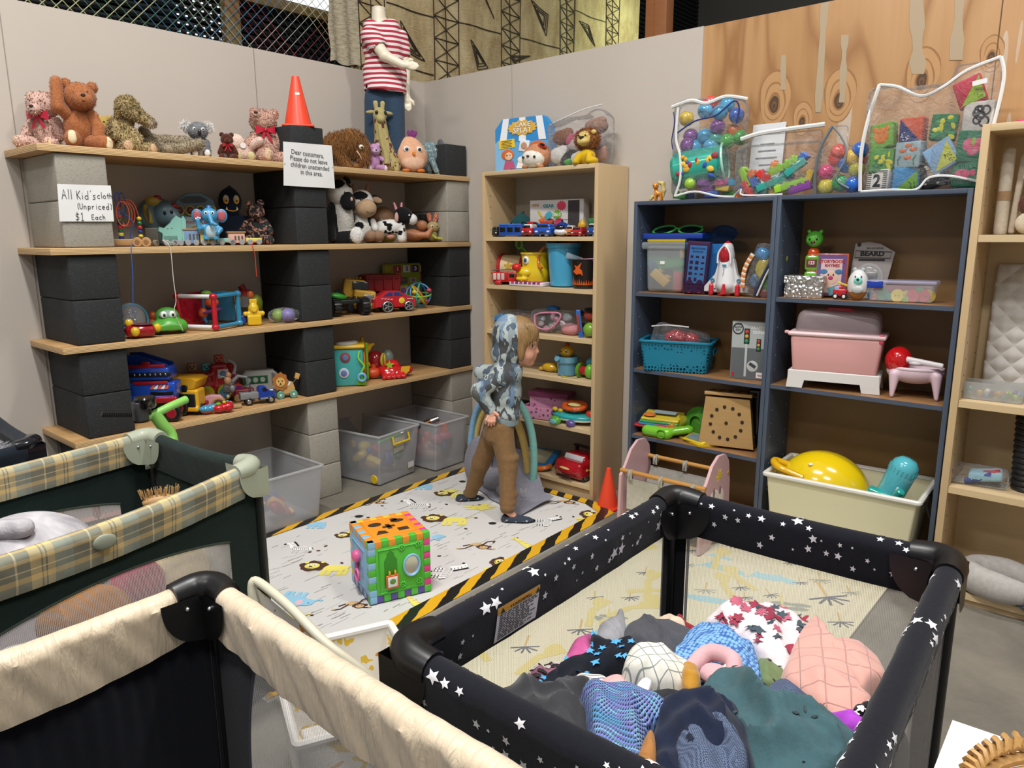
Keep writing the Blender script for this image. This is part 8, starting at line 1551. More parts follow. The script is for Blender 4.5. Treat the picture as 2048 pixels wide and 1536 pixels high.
# left case, third shelf
z=ZL[2]; loc=B(1322,z,-.17); T=Thing('toy_book','stack of colourful electronic baby books with an orange handle','toy book',loc,12)
for i,(c,w) in enumerate((('#b3232a',92),('#2f7fae',78),('#3f9c5a',76),('#cfb83a',74))): rb(T,'book_layer',(-2+i*1.5,0,19+i*5),(w,46,5),'g'+c,2,(10,0,0))
mb=MB(); mb.ell((-20,-14,38),(12,8,2),(10,0,0)); mb.mk(1).box((8,-2,42),(44,14,1),0,(10,0,0)); mb.mk(2).cyl((26,-20,18),(44,10,30),11,None,20,2); mb.mk(3).ell((27,-24,18),(8,2,8)); T.p('cover_picture',['e#cf6a2c','e#8a9aa0','g#8f8a24','g#cf6a24'],mb)
loc=B(1330,z,-.235); T=Thing('toy_laptop','lime green caterpillar-shaped toy lying at the front of the shelf','toy',loc,12); sc(T,'body',[Ca(0,(-36,0,10),(4,-4,9),11,12)]+[El(0,(12+i*10,4+i*3,12+i*2),(10,10,8)) for i in range(4)],1.9,4,'g#6fb52c'); mb=MB(); mb.torus((-4,-15,10),8,1.4,(90,0,0)); T.p('ring_detail','g#5a9c22',mb); sc(T,'pink_pad',[El(0,(-10,6,18),(18,8,5))],1.6,0,'g#b53a5a')
loc=B(1392,z,-.13); T=Thing('toy_bowl','large green plastic bowl tipped on its side behind the wooden box','bowl',loc,0); mb=MB(); mb.lathe((8,0,30),[(12,16),(30,10),(36,-6),(38,-16),(36,-16),(33,-6),(27,8),(0,12)],36,(78,0,-14),caps=False); T.p('bowl_body','g#3f7a24',mb)
loc=B(1396,z,-.215); T=Thing('toy_map','yellow toy book with a grey picture lying under the green bowl','toy book',loc,-18)
mb=MB(); mb.prism([(-34,-6),(-10,18),(30,14),(18,-20)],0,4,'z'); T.p('yellow_board','g#cfae1f',mb); mb=MB(); mb.box((0,-2,8),(40,26,5),2,(20,0,0)); mb.mk(1).box((0,-3,11),(30,18,1),0,(20,0,0)); T.p('picture_page',['g#c9b12c','e#6a7a80'],mb)
loc=B(1457,z,-.15); T=Thing('wooden_box','upright plywood box with a ring of round holes in its front','wooden box',loc,14)
mb=MB(); mb.prism([(-54,4),(-44,98),(42,98),(54,4)],-34,-30,'y',.8); mb.mk(1)
for i in range(12): a=2*PI*i/12+.15; mb.lathe((31*math.cos(a)*1.0-1,-34.4,50+31*math.sin(a)),[(3.4,-.4),(3.4,.5)],14,(90,0,0))
mb.lathe((-1,-34.4,50),[(3.4,-.4),(3.4,.5)],14,(90,0,0)); T.p('front_panel',['w#b7935f','e#2a1c10'],mb)
mb=MB(); mb.prism([(-52,4),(-43,96),(41,96),(52,4)],-30,24,'y'); T.p('box_core','w#9a7748',mb); mb=MB(); mb.box((0,-4,102),(92,66,6),.8,(-6,0,0)); mb.mk(1)
for i in range(15): mb.ell((-36+(i%5)*18,-22+(i//5)*18,105.5-(i//5)*1.8+1.8),(2.4,2.4,.6),n=8)
T.p('top_panel',['w#b9955f','e#2a1c10'],mb)
loc=B(1507,z,-.10); T=Thing('black_case','black glossy object behind the wooden box on its right','case',loc,6); rb(T,'case_body',(0,0,70),(26,30,90),'g#0f1012',5); rb(T,'case_foot',(0,0,12),(14,24,24),'p#141416',2)
# right case, first shelf
z=ZR[0]; loc=B(1609,z,-.19); T=Thing('embossed_box','embossed silver foil box with a lid on the upper blue shelf','box',loc,10)
@special
def silverfoil():
 q=NT('embossed_silver'); q.b.inputs['Metallic'].default_value=.9; q.b.inputs['Roughness'].default_value=.28; q.b.inputs['Base Color'].default_value=(.6,.6,.6,1); w=q.n('TexVoronoi',Scale=75,_feature='SMOOTH_F1'); q.l(q.co(),w.inputs['Vector']); q.bump(w.outputs['Distance'],1,.01); return q.m
rb(T,'box_body',(0,0,14),(74,50,28),'silverfoil',.6); rb(T,'box_lid',(0,0,35),(78,54,15),'silverfoil',1)
loc=B(1621,z,-.13); T=Thing('toy_caterpillar','tall green caterpillar toy with 123 and ABC number blocks','toy',loc,8)
sc(T,'body',[Ca(1,(0,0,10),(0,0,84),13,12),Bo(0,(0,-2,66),(14,13,15),5),Bo(0,(0,-2,34),(14,13,15),5)],1.8,2,['g#63a42c','g#bf4a1f']); sc(T,'head',[El(0,(0,-2,112),(17,14,16)),El(0,(-12,0,127),(4,3,4)),El(0,(12,0,127),(4,3,4))],1.5,2,'g#57b03a'); eyes(T,0,-16,112,7,2); mb=MB(); mb.ell((0,-17,106),(4.5,3,3.4)); T.p('nose','g#5a2430',mb)
for zz,tx,c in((66,'123','#7a2a34'),(34,'ABC','#2a6f8a')): mb=MB(); mb.box((0,-16,zz),(20,2.4,15),1); mb.mk(1).text(tx,(0,-17.8,zz),9,bold=.03); T.p('number_plate',['p'+c,'e#dfe0dc'],mb)
loc=B(1659,z,-.14); T=Thing('story_book','purple STORYBOOK RHYMES board book with a cartoon puppy cover','book',loc,8,tilt=(-4,0))
rb(T,'book_body',(0,0,44),(64,14,84),'g#c25a2a',2); mb=MB(); mb.box((0,-7.3,44),(58,.6,80),0); mb.mk(1).box((0,-7.8,42),(42,.5,66),0); mb.mk(2).text('STORYBOOK',(0,-8.5,70),8.5,bold=.04); mb.text('RHYMES',(1,-8.5,62),8,bold=.04); T.p('cover',['e#6b4a80','e#d3b9b6','e#a82c3f'],mb)
mb=MB(); mb.ell((0,-8.2,38),(15,.8,14)); mb.mk(1).ell((-15,-8.4,50),(8,.7,5)); mb.ell((15,-8.4,50),(8,.7,5)); mb.mk(2).ell((0,-9.4,38),(5,.8,4)); mb.mk(3).ell((-5,-9.2,44),(1.5,.5,2)); mb.ell((5,-9.2,44),(1.5,.5,2)); mb.mk(4).box((8,-8.6,14),(22,.6,16),0,(0,-20,0)); mb.mk(0).ell((-4,-8.2,18),(12,.6,10)); T.p('puppy_print',['e#dcb9a4','e#3f6f9c','e#b53a6a','e#1a1414','e#5d97a6'],mb)
loc=B(1734,z,-.10); T=Thing('blister_card','torn grey BEARD bottle-opener card with an empty clear blister','packaging',loc,4,tilt=(-8,0))
mb=MB(); mb.prism([(-42,0),(-36,108),(-8,112),(14,108),(44,92),(30,0)],0,2,'y'); mb.mk(1).text('BEARD',(0,-.6,88),13,bold=.045,sx=1.2); mb.tube([(-34,-.6,94),(38,-.6,92),(36,-.6,80),(-34,-.6,80)],.7,4,True); mb.box((0,-.5,76),(52,.6,4)); mb.text('SELF-ADHESIVE',(4,-.6,99),5,bold=.01); mb.ell((-28,-.6,106),(4,.5,4)); T.p('card',['e#8f8884','e#1b1a1b'],mb)
mb=MB(); mb.torus((-2,-3,40),27,2.4,(90,0,0)); mb.ell((-2,-2,40),(26,7,26)); T.p('blister','clearplastic',mb); rb(T,'opener_plate',(2,-4,44),(26,3,16),'m#7a7674',3)
loc=B(1680,z,-.215); T=Thing('toy_truck','little red and yellow toy fire truck beside the bear egg toy','toy truck',loc,4); rb(T,'body',(0,0,13),(28,18,15),'g#b3202a',3); rb(T,'cab',(-4,0,22),(16,16,10),'g#bb242e',3); rb(T,'window',(-6,-8.4,22),(9,.8,7),'e#7fb0c9',.3); rb(T,'yellow_tool',(4,-2,30),(22,4,4),'g#cfb02c',1,(0,18,0)); wheels(T,[(-8,-8,6),(9,-8,6)],6,4,'p#151515','e#dcdcdc')
loc=B(1713,z,-.225); T=Thing('roly_poly_bear','white egg-shaped bear toy with mint muzzle on a wooden rounded base','toy',loc,8)
mb=MB(); mb.ell((0,0,30),(21,20,31),n=26,z0=-.42); T.p('body','g#d0d0cf',mb); mb=MB(); mb.ell((0,0,30),(21.2,20.2,31),n=26,z1=-.42); T.p('wooden_base','w#a5733c',mb)
for x in(-8,8): mb=MB(); mb.sculpt([El(0,(x,0,60),(5,3,5))],1); T.p('ear','p#a9aeae',mb)
mb=MB(); mb.ell((2,-17,38),(9,5,8)); T.p('muzzle','g#74c2b3',mb); mb=MB(); mb.ell((2,-22,42),(3,2,2.6)); T.p('nose','g#101216',mb); eyes(T,2,-17,47,6,1.6); mb=MB(); mb.ell((2,-17.5,22),(12,4,8)); T.p('belly','p#b3b6b6',mb)
loc=B(1803,z,-.165); T=Thing('storage_box','low clear box of coloured buttons with a lilac lid and blue clip','storage box',loc,4)
for x,zz,r,c in((-36,14,12,'#1f7a45'),(-6,12,13,'#d0ba2c'),(10,14,9,'#c9b32c'),(24,12,13,'#b83a44'),(46,13,12,'#b5303a'),(54,13,13,'#d0b22c'),(-22,10,7,'#2a8a7a'),(8,5,9,'#7fae3a'),(36,22,9,'#4f9a3c'),(-52,8,6,'#a85a3a'),(-60,10,7,'#3a5f8c')): mb=MB(); mb.lathe((x,-20+rt.uniform(-2,6),zz),[(r,-1.4),(r,1.4)],22,(90,0,rt.uniform(-16,16))); mb.mk(1).ell((x-3,-24,zz),(1,.5,1)); mb.ell((x+3,-24,zz),(1,.5,1)); T.p('button',['g'+c,'e#221a1a'],mb)
sc(T,'red_cloth',[El(0,(0,6,20),(62,18,12))],3,0,'f#a34a58'); mb=MB(); openbox((0,0,1),126,56,32,0,mb,1.4,1.06); T.p('box_body','clearplastic',mb); rb(T,'box_lid',(0,0,38),(138,62,7),'t#b9b8d6',2.5); rb(T,'clip',(-52,-31,33),(34,5,14),'g#1c3a9c',2)
# right case, second shelf
z=ZR[1]; loc=B(1668,z,-.175); T=Thing('sterilizer_case','pink case with clear domed lid standing on a white stepped base','storage case',loc,10)
mb=MB()
mb.prism([(-92,0),(-88,34),(88,34),(92,0),(58,0),(54,16),(-56,16),(-60,0)],-42,-38,'y',.6); mb.prism([(-92,0),(-88,34),(88,34),(92,0),(58,0),(54,16),(-56,16),(-60,0)],38,42,'y',.6); mb.box((-88,0,25),(5,78,18),1.5); mb.box((88,0,25),(5,78,18),1.5); mb.box((0,0,33),(178,82,4),1.5); T.p('white_base','p#d3d0ce',mb)
rb(T,'pink_tub',(0,0,68),(164,80,72),'p#cf9a98',7,top=1.1); rb(T,'tub_rim',(0,0,106),(190,94,8),'p#d9bcbf',4); mb=MB(); mb.box((0,0,128),(168,80,46),14,top=.93); T.p('clear_lid','t#b5a4a8',mb); mb=MB(); mb.tube([(-26,-6,150),(-20,-10,154),(20,-10,154),(26,-6,150)],3,8); T.p('handle','g#b8304a',mb); rb(T,'latch',(86,-40,104),(9,9,18),'g#c0475f',2); rb(T,'latch',(-98,-36,108),(9,9,6),'p#d09a9a',2)
loc=B(1825,z,-.165); T=Thing('doll_bathtub','pale pink doll bath on four tapered legs','doll bath',loc,12)
mb=MB(); mb.sculpt([El(0,(0,0,50),(58,36,24)),El(None,(0,0,60),(52,30,22),(0,0,0),-1),Bo(None,(0,0,78),(90,60,20),0,(0,0,0),-1),Ca(0,(-40,-22,44),(-42,-28,4),12,4.5),Ca(0,(42,-22,44),(46,-28,4),12,4.5),Ca(0,(-40,22,44),(-42,28,4),12,4.5),Ca(0,(42,22,44),(46,28,4),12,4.5)],2.3,5); T.p('bath_body','p#d2b7c2',mb); mb=MB(); mb.torus((0,0,57),55,3.4,(0,0,0),sc=(1,.62)); T.p('bath_rim','p#dac6cf',mb)
solo('red_ball','glossy red ball lying in the pale pink doll bath','ball','g#c0141a',MB().ell((0,0,0),(27,27,27),n=28),T.o.location+Vector((-.062,-.02,.150)),0,px=True)
o=solo('hair_dryer_toy','white toy wand resting across the pink doll bath beside the red ball','toy','p#d9d2d6',MB().cyl((-30,-14,10),(44,-30,3),6,5,16,1.5).ell((-8,-14,4),(18,12,6)),T.o.location+Vector((.02,-.01,.140)),12,px=True)
# cream tub with hopper ball and blaster
z=ZR[2]; pt=bp(1715,960,y=-.23); T=Thing('storage_tub','large cream translucent storage tub with black clip handles under the pink case','storage tub',(2.905,-.225,.052),2,px=False); mb=MB()
W_,D_,H_=.60,.36,.36
mb.M=Matrix.Diagonal((.001,.001,.001,1)); openbox((0,0,0),W_*1000*.88,D_*1000*.86,H_*1000,0,mb,4,1.14); T.p('tub_body','t2#d6d0b0',mb)
mb=MB(); mb.M=Matrix.Diagonal((.001,.001,.001,1)); R=openbox((0,0,0),W_*1000*.9,D_*1000*.88,H_*1000,0,MB(),4,1.14); mb.tube([(a,b,H_*1000) for a,b,_ in R],11,8,True); T.p('tub_rim','p#cfcdc6',mb)
for s in(-1,1): mb=MB(); mb.tube([(s*.31,-.06,.33),(s*.335,-.06,.27),(s*.335,.06,.27),(s*.31,.06,.33)],.006,8); T.p('clip_handle','p#121315',mb)
loc=Vector((2.80,-.225,.31)); T=Thing('hopper_ball','big glossy yellow hopper ball with a looped handle in the cream tub','ball',loc,10,px=False); mb=MB(); mb.ell((0,0,.02),(.195,.165,.175),(0,8,0),32); T.p('ball_body','g#d9bb12',mb); mb=MB(); mb.tube([(-.15,-.03,.12),(-.205,-.06,.14),(-.17,-.125,.13),(-.07,-.13,.10)],.017,12,sub=5); T.p('handle','g#d0a012',mb); mb=MB(); mb.ell((-.045,-.10,.158),(.01,.01,.007)); T.p('valve','e#dedcd0',mb)
loc=Vector((3.075,-.25,.37)); T=Thing('toy_blaster','light blue and teal toy water blaster standing in the cream tub','toy',loc,0,px=False,tilt=(0,20)); mb=MB(); mb.lathe((0,0,0),[(.05,-.12),(.054,0),(.056,.14),(.05,.165),(.03,.185),(0,.19)],26); T.p('water_tank','g#4fa9b5',mb); mb=MB()
for i in range(22): a=2*PI*i/22; mb.box((.0555*math.cos(a),.0555*math.sin(a),.135),(.004,.004,.02))
T.p('cap_ribs','g#4599a5',mb); rb(T,'body',(-.02,-.045,-.05),(.10,.05,.15),'g#1f9a92',.012,(0,-6,0)); mb=MB(); mb.cyl((.01,-.06,-.04),(.04,-.085,.08),.017,.017,14,.004); T.p('pump_grip','g#1f958e',mb); rb(T,'price_sticker',(-.03,-.073,-.02),(.02,.002,.026),'e#dfe0dc',.0005); rb(T,'price_sticker',(.025,-.052,.06),(.018,.003,.026),'e#dfe0dc',.0005)
# ---------------------------------------------------------------- right-hand beige bookcase
z=ZQ[0]; loc=B(1999,z,-.16); T=Thing('rolled_mat','rolled cream cloth mat with a tan band standing in the right bookcase','rolled cloth',loc,4)
mb=MB(); mb.sculpt([Ca(0,(0,0,8),(-1,0,158),14,13)],2.6); mb.lathe((0,0,0),[(12,0),(13.5,3),(13,164),(11,167)],20); T.p('roll','f#cbc0ae',mb); mb=MB(); mb.lathe((0,0,76),[(14.6,-9),(15,0),(14.6,9)],22); mb.box((26,2,74),(12,6,26),2); T.p('band','f#a58764',mb); rb(T,'second_roll',(26,8,80),(14,20,158),'f#b8aa96',5,(0,3,0)); rb(T,'care_label',(36,0,122),(14,2,28),'e#d6d2cc',.4,(0,8,0))
loc=B(2052,z,-.16); T=Thing('plush_toy','brown and cream plush at the right edge beside the rolled mat','soft toy',loc,4); sc(T,'body',[El(0,(-4,0,60),(20,18,20)),El(1,(2,0,22),(28,20,22))],2.4,3,['g#5d3a35','f#cfc4ae'])
solo('pink_toy','bright pink pointed toy lying on top of the right bookcase','toy','f#cf3f6a',MB().cyl((-14,0,12),(20,0,4),1,12,10),B(2046,1.842,-.15),0,px=True)
z=ZQ[1]; loc=B(1992,z,-.06); T=Thing('quilted_mat','white quilted changing mat leaning at the back of the right bookcase','mat',loc,0,tilt=(-4,0))
@special
def quiltwhite():
 q=NT('white_quilting'); w1=q.n('TexWave',Scale=8,_bands_direction='DIAGONAL'); w2=q.n('TexWave',Scale=8,_bands_direction='DIAGONAL'); q.l(q.co('Object',(1,0,1)),w1.inputs[0]); q.l(q.co('Object',(-1,0,1)),w2.inputs[0]); q.b.inputs['Base Color'].default_value=lin('#cdc9c4'); q.b.inputs['Roughness'].default_value=.8
 q.bump(q.math('POWER',q.math('MULTIPLY',w1.outputs[0],w2.outputs[0]),.5),.8,.012); return q.m
rb(T,'quilted_panel',(20,0,124),(104,20,250),'quiltwhite',8)
loc=B(1985,z,-.205); T=Thing('plastic_tray','low clear plastic box of small coloured beads in front of the quilted mat','storage box',loc,2)
for i in range(34): mb=MB(); mb.ell((rt.uniform(-52,52),rt.uniform(-18,18),rt.uniform(4,16)),rt.uniform(4,8),n=8); T.p('coloured_piece','g'+rt.choice(BC+['#d9d4c8','#7a3040']),mb)
mb=MB(); openbox((0,0,0),122,52,34,0,mb,1.4,1.1); T.p('box_body','t#b9bab8',mb)
z=ZQ[2]; loc=B(1955,z,-.19); T=Thing('clothing_packet','clear flat packet holding folded light blue and red cloth','packet',loc,6); sc(T,'folded_cloth',[Bo(0,(14,0,18),(34,24,9),6,(0,-8,0)),Bo(1,(24,-10,25),(18,10,5),3,(0,-14,0)),Bo(2,(0,-20,14),(28,4,6),3,(0,-20,0))],2.2,3,['f#8fb9c9','f#b03a44','f#27408a']); bag(T,[Bo(0,(-2,0,16),(62,34,16),12)],3,0)
loc=B(2048,z,-.16); T=Thing('wicker_basket','black wicker basket cut by the right edge of the picture','basket',loc,4)
@special
def blackwicker():
 q=NT('black_wicker'); w=q.n('TexBrick',Scale=34); w.inputs['Color1'].default_value=(1,1,1,1); w.inputs['Color2'].default_value=(.8,.8,.8,1); w.inputs['Mortar'].default_value=(0,0,0,1); w.inputs['Mortar Size'].default_value=.05; q.l(q.co(),w.inputs[0]); q.b.inputs['Base Color'].default_value=lin('#1b1b1e'); q.b.inputs['Roughness'].default_value=.4; q.bump(w.outputs[0],1,.01); return q.m
mb=MB();
for i in range(14): mb.torus((6,0,5+i*11),30+i*.6,5.6,(0,0,0),n=30,m=6)
T.p('basket_body','blackwicker',mb); mb=MB(); mb.torus((2,-30,158),18,7,(90,0,0),n=20); T.p('handle','p#17181b',mb)
z=ZQ[3]; loc=B(2000,z,-.22); T=Thing('neck_pillow','grey marled U-shaped neck pillow on the bottom of the right bookcase','pillow',loc,-8); mb=MB(); mb.tube([(52,26,30),(0,34,32),(-52,14,30),(-62,-16,28),(-40,-42,27),(10,-50,26),(56,-44,26)],[22,27,28,28,28,27,20],16,sub=5); T.p('pillow_body','f#aeaaa6',mb)
solo('dark_cloth','dark slate cloth hanging from the bottom shelf under the neck pillow','cloth','f#3a3f47',MB().grid(lambda i,j:(3.56+.2*i,-.33-.02*math.sin(3*i),.075-.07*j*i-.0*j) if j>0 else (3.56+.2*i,-.24,.078),10,4))
# ---------------------------------------------------------------- bins and things on the floor
def bin_(label,c,w,d,h,rz,hand='p#cfae1f',wheel=True,grp='clear wheeled toy bins'):
 T=Thing('storage_bin',label,'storage bin',(c[0],c[1],.012),rz,grp,px=False); D=Matrix.Diagonal((.001,.001,.001,1)); mb=MB(); mb.M=D; R=openbox((0,0,0),w*880,d*880,h*1000,0,mb,3,1.14); T.p('bin_body','t#b4b5b8',mb); mb=MB(); mb.M=D; mb.tube([(a,b,h*1000) for a,b,_ in R],7,8,True); T.p('bin_rim','t#c6c8c9',mb)
 if wheel:
  mb=MB(); mb.tube([(w*.51,-.07,h*.93),(w*.53,-.07,h*.78),(w*.53,.07,h*.78),(w*.51,.07,h*.93)],.007,8); T.p('handle',hand,mb)
  for s in(-1,1): mb=MB(); mb.cyl((w*.36,s*d*.42,.028),(w*.36,s*d*.46,.028),.028,None,20,.004); T.p('wheel',hand,mb)
 return T
def fill(T,n,w,d,h,cols,rmin=.02,rmax=.05):
 for i in range(n):
  r=rt.uniform(rmin,rmax); c=(rt.uniform(-.5,.5)*w*.7,rt.uniform(-.5,.5)*d*.6,r+rt.random()*h); mb=MB(); k=rt.random(); a=(rt.uniform(0,90),rt.uniform(0,90),rt.uniform(0,90))
  if k<.4: mb.box(c,(r*2,r*1.2,r),r*.25,a)
  elif k<.7: mb.ell(c,(r,r*.8,r*.6),a)
  else: mb.at(c,a).lathe((0,0,0),[(r*.3,-r),(r*.6,-r*.3),(r*.6,r*.6),(r*.2,r)],12)
  mb.M=None; T.p('toy','p'+rt.choice(cols),mb)
t1=bin_('clear plastic bin of toys under the bottom board, left of the grey middle pillar',(.41,-1.575),.50,.36,.28,0,wheel=False); fill(t1,12,.46,.32,.05,['#2d6d94','#c79a3c','#b5303f','#253a80','#8fb5c9','#d6a55a'])
t2=bin_('clear bin with yellow handle and wheels between the grey pillars, sticker on its end',(.255,-.775),.50,.36,.30,8); fill(t2,22,.44,.3,.14,['#2a4a9c','#c9b03a','#a8303a','#5a4a52','#2f7f5a','#7a1f2a','#3a3f48','#c99a3a'])
mb=MB(); mb.prism([(-.05,.17),(.03,.18),(.045,.25),(-.03,.262),(-.058,.23)],.246,.249,'x'); T=t2; t2.p('peeled_sticker','e#a9a79a',mb); mb=MB(); mb.box((.235,.11,.06),(.002,.05,.035)); t2.p('barcode_label','e#c9c9c9',mb)
t3=bin_('clear bin of orange and red toys at the wall corner beside the child',(.325,-.375),.50,.30,.30,2,wheel=False); fill(t3,16,.42,.28,.18,['#d9481f','#e0562a','#c9401f','#3a4a8f','#b5506a','#cf9a8a'],.03,.06)
T=Thing('toy_laser_sword','toy sword with a silver and black ribbed hilt sticking out of the middle bin','toy sword',(0,0,0),px=False); T.clamp=False
a=bp(800,868,x=.40); b=bp(876,837,x=.46); d=(b-a).normalized(); mb=MB(); mb.cyl(a-d*.16,a,.011,None,12); T.p('blade','p#1f8a3c',mb)
mb=MB(); mb.cyl(a,a+d*.02,.016,.018,16); mb.cyl(b-d*.065,b,.017,.020,18,.003); mb.torus(tuple(b),.018,.004,(0,60,20)); T.p('hilt_metal','m#b9bcc0',mb); mb=MB(); mb.cyl(a+d*.02,b-d*.06,.015,None,16)
for i in range(9): q=a+d*(.03+i*.012); mb.mk(1).cyl(q,q+d*.004,.018,None,16); mb.mk(0)
T.p('hilt_grip',['p#141416','m#8f9296'],mb); mb=MB(); mb.cyl(b-d*.10,b-d*.065,.019,None,10); T.p('copper_band','m#a8673a',mb)
# play gym: grey folded fabric with four padded arches
T=Thing('play_gym','folded grey baby play gym with blue, pink, yellow and teal padded arches behind the child','play gym',(0,0,0),px=False)
mb=MB(); FL=.0095
def gym(i,j):
 a=bp(925+135*i,930+95*j,y=-.46); x=.93+.52*i; y=-.44-(.17+.15*min(1,max(0,(i-.35)*2.2)))*j; h=.26*math.sin(PI*min(1,i*1.15))**.7*(1-j)**1.3*(1-.35*i)+.02+.02*abs(math.sin(9*i+4*j))*(1-j); return (x+.10*(1-j)*(i<.2)*-.3,y+.02*math.sin(12*i),FL+.003+h*(1-.8*j))
mb.grid(gym,34,18); mb.sculpt([El(0,(.92,-.50,.15),(.09,.07,.16),(0,10,0)),El(0,(1.12,-.52,.07),(.14,.08,.08))],.014,.04); mb.sculpt([El(0,(1.24,-.56,.05),(.10,.07,.045),(0,8,20))],.012,.02); mb.v=[(a_,b_,max(c_,FL+.001)) for a_,b_,c_ in mb.v]; T.p('fabric_mat','f#85848f',mb)
def arch(pts,c,r,y,tw): mb=MB(); P=[bp(u,v,y=y) for u,v in pts]; P[0].z=max(P[0].z,FL+r); mb.tube(P,r,12,sub=6); T.p('padded_arch',c,mb)
@special
def twill():
 q=NT('twisted_padding'); w=q.n('TexWave',Scale=22,_bands_direction='DIAGONAL'); q.l(q.co(),w.inputs[0]); q.b.inputs['Base Color'].default_value=lin('#c4566a'); q.bump(w.outputs[0],.8,.008); return q.m
arch([(1062,990),(1068,930),(1064,870),(1050,825),(1028,796),(1000,782),(972,792),(952,828),(944,870),(941,912)],'f#7fb5ac',.021,-.47,0)
arch([(1056,984),(1054,930),(1046,880),(1032,840),(1012,812),(990,804),(968,822),(954,860),(948,915)],'f#cdb06a',.021,-.45,0)
arch([(1000,800),(976,806),(960,830),(948,870),(944,915)],'twill',.018,-.44,0); arch([(990,790),(966,800),(950,828),(942,868),(940,910)],'f#7fa9cc',.016,-.485,0)
mb=MB(); q=bp(1048,985,y=-.62); mb.at(tuple(q),(30,0,30)); mb.text('H',(0,-.002,.01),.06,bold=.03); T.p('letter_print','e#d9d9d9',mb)
# doll cradle in front of the left blue case
T=Thing('doll_cradle','pale pink wooden doll cradle with grey cloth sling and wooden rails','doll cradle',(0,0,0),px=False)
yb,yf=-.325,-.565; xl=bp(1245,940,y=yf).x; xr=xl+.43; zr=bp(1245,940,y=yf).z
def endp(x,art):
 pts=[(yf-.03,0.02),(yf-.02,zr-.02),(yf+.02,zr+.02),(yf+.07,zr+.09),(yf+.13,zr+.125),(yb-.04,zr+.12),(yb,zr+.08),(yb+.02,zr-.02),(yb+.03,.02),(yb-.04,.012),((yf+yb)/2,.05),(yf+.04,.012)]
 mb=MB(); mb.prism(pts,x-.007,x+.007,'x');
 if art:
  X=x+.0075; mb.mk(1).prism([(p[0]*.035+(yb-.10),p[1]*.035+zr+.03) for p in starpts(1,10,8)],X-.0005,X+.001,'x'); mb.mk(2).ell((X,yf+.10,zr-.07),(.002,.05,.04)); mb.ell((X,yf+.17,zr-.09),(.002,.03,.05)); mb.mk(3).ell((X+.001,yf+.09,zr-.045),(.002,.012,.026)); mb.ell((X+.001,yf+.155,zr-.045),(.002,.010,.022))
 T.p('end_panel',['p#c9a3a6','e#d0b53a','e#d9cfc8','e#8a6a72'],mb)
endp(xl,0); endp(xr,1)
for y,zz in((yf,zr),(yb,zr+.02)): mb=MB(); mb.cyl((xl-.01,y,zz),(xr+.01,y,zz),.011,None,12,.002); T.p('rail','w#b9853f',mb)
mb=MB(); mb.grid(lambda i,j:(xl+.02+(xr-xl-.04)*i,yf+(yb-yf)*j,zr-.03-.15*math.sin(PI*j)+.004*math.sin(40*i)*(1-abs(2*j-1))),24,14); T.p('sling','f#8e8b84',mb); mb=MB(); mb.grid(lambda i,j:(xl+.03+(xr-xl-.06)*i,yf-.004+.012*math.sin(PI*j)*math.sin(7*i),zr-.03-.16*j),20,8); T.p('sling_front','f#b5b1a2',mb)
for y,zz in((yf,zr),(yb,zr+.02)):
 for i in range(3): mb=MB(); mb.torus((xl+.05+i*(xr-xl-.1)/2,y,zz-.012),.022,.004,(0,90,0),n=16,m=6); mb.box((xl+.05+i*(xr-xl-.1)/2,y-.014,zz-.012),(.024,.002,.05),.0005); T.p('hanging_loop','f#a9a59a',mb)
T=Thing('traffic_cone','small orange cone on the floor in the gap between the beige and blue bookcases','traffic cone',(1.706,-.30,0),0,px=False); mb=MB(); mb.box((0,0,.006),(.15,.15,.012),.003); T.p('base','p#dc4322',mb); mb=MB(); mb.lathe((0,0,0),[(.058,.01),(.012,.22),(.009,.222)],24); T.p('cone_body','p#e0472a',mb)
# scooter behind the plaid playpen
T=Thing('scooter','scooter with lime green stem, black grip and round black bell','scooter',(0,0,0),px=False); X=.92
g=lambda u,v,x=X:bp(u,v,x=x); mb=MB(); mb.tube([g(372,799,.90),g(340,813),g(305,830),g(290,832)],.016,12,sub=4); mb.tube([g(308,826),g(325,850),g(342,872),bp(352,930,x=.95),Vector((.98,-2.20,.10))],.024,12,sub=4); T.p('stem','p#86c45e',mb)
mb=MB(); a,b=g(203,827),g(262,827); mb.cyl(a,b,.013,None,14,.003)
for i in range(16): mb.torus(tuple(a.lerp(b,(i+.5)/16)),.013,.0022,(90,0,0),n=16,m=5)
T.p('handle_grip','p#131315',mb); mb=MB(); q=g(280,822); mb.box(tuple(q),(.05,.045,.075),.006); T.p('brake_housing','p#2d2f32',mb); mb=MB(); q=g(290,803); mb.lathe((q.x,q.y,q.z-.005),[(.034,-.02),(.040,-.012),(.040,.018),(.034,.024)],26); mb.cyl((q.x,q.y,q.z-.05),(q.x,q.y,q.z-.02),.02,None,14); T.p('bell','g#0f0f11',mb)
mb=MB(); mb.box((.98,-2.45,.07),(.10,.42,.02),.008,(0,0,0)); T.p('deck','p#1b1c1e',mb); wheels(T,[(.98,-2.23,.055),(.98,-2.66,.055)],.055,.025,'p#151516','p#86c45e','x')
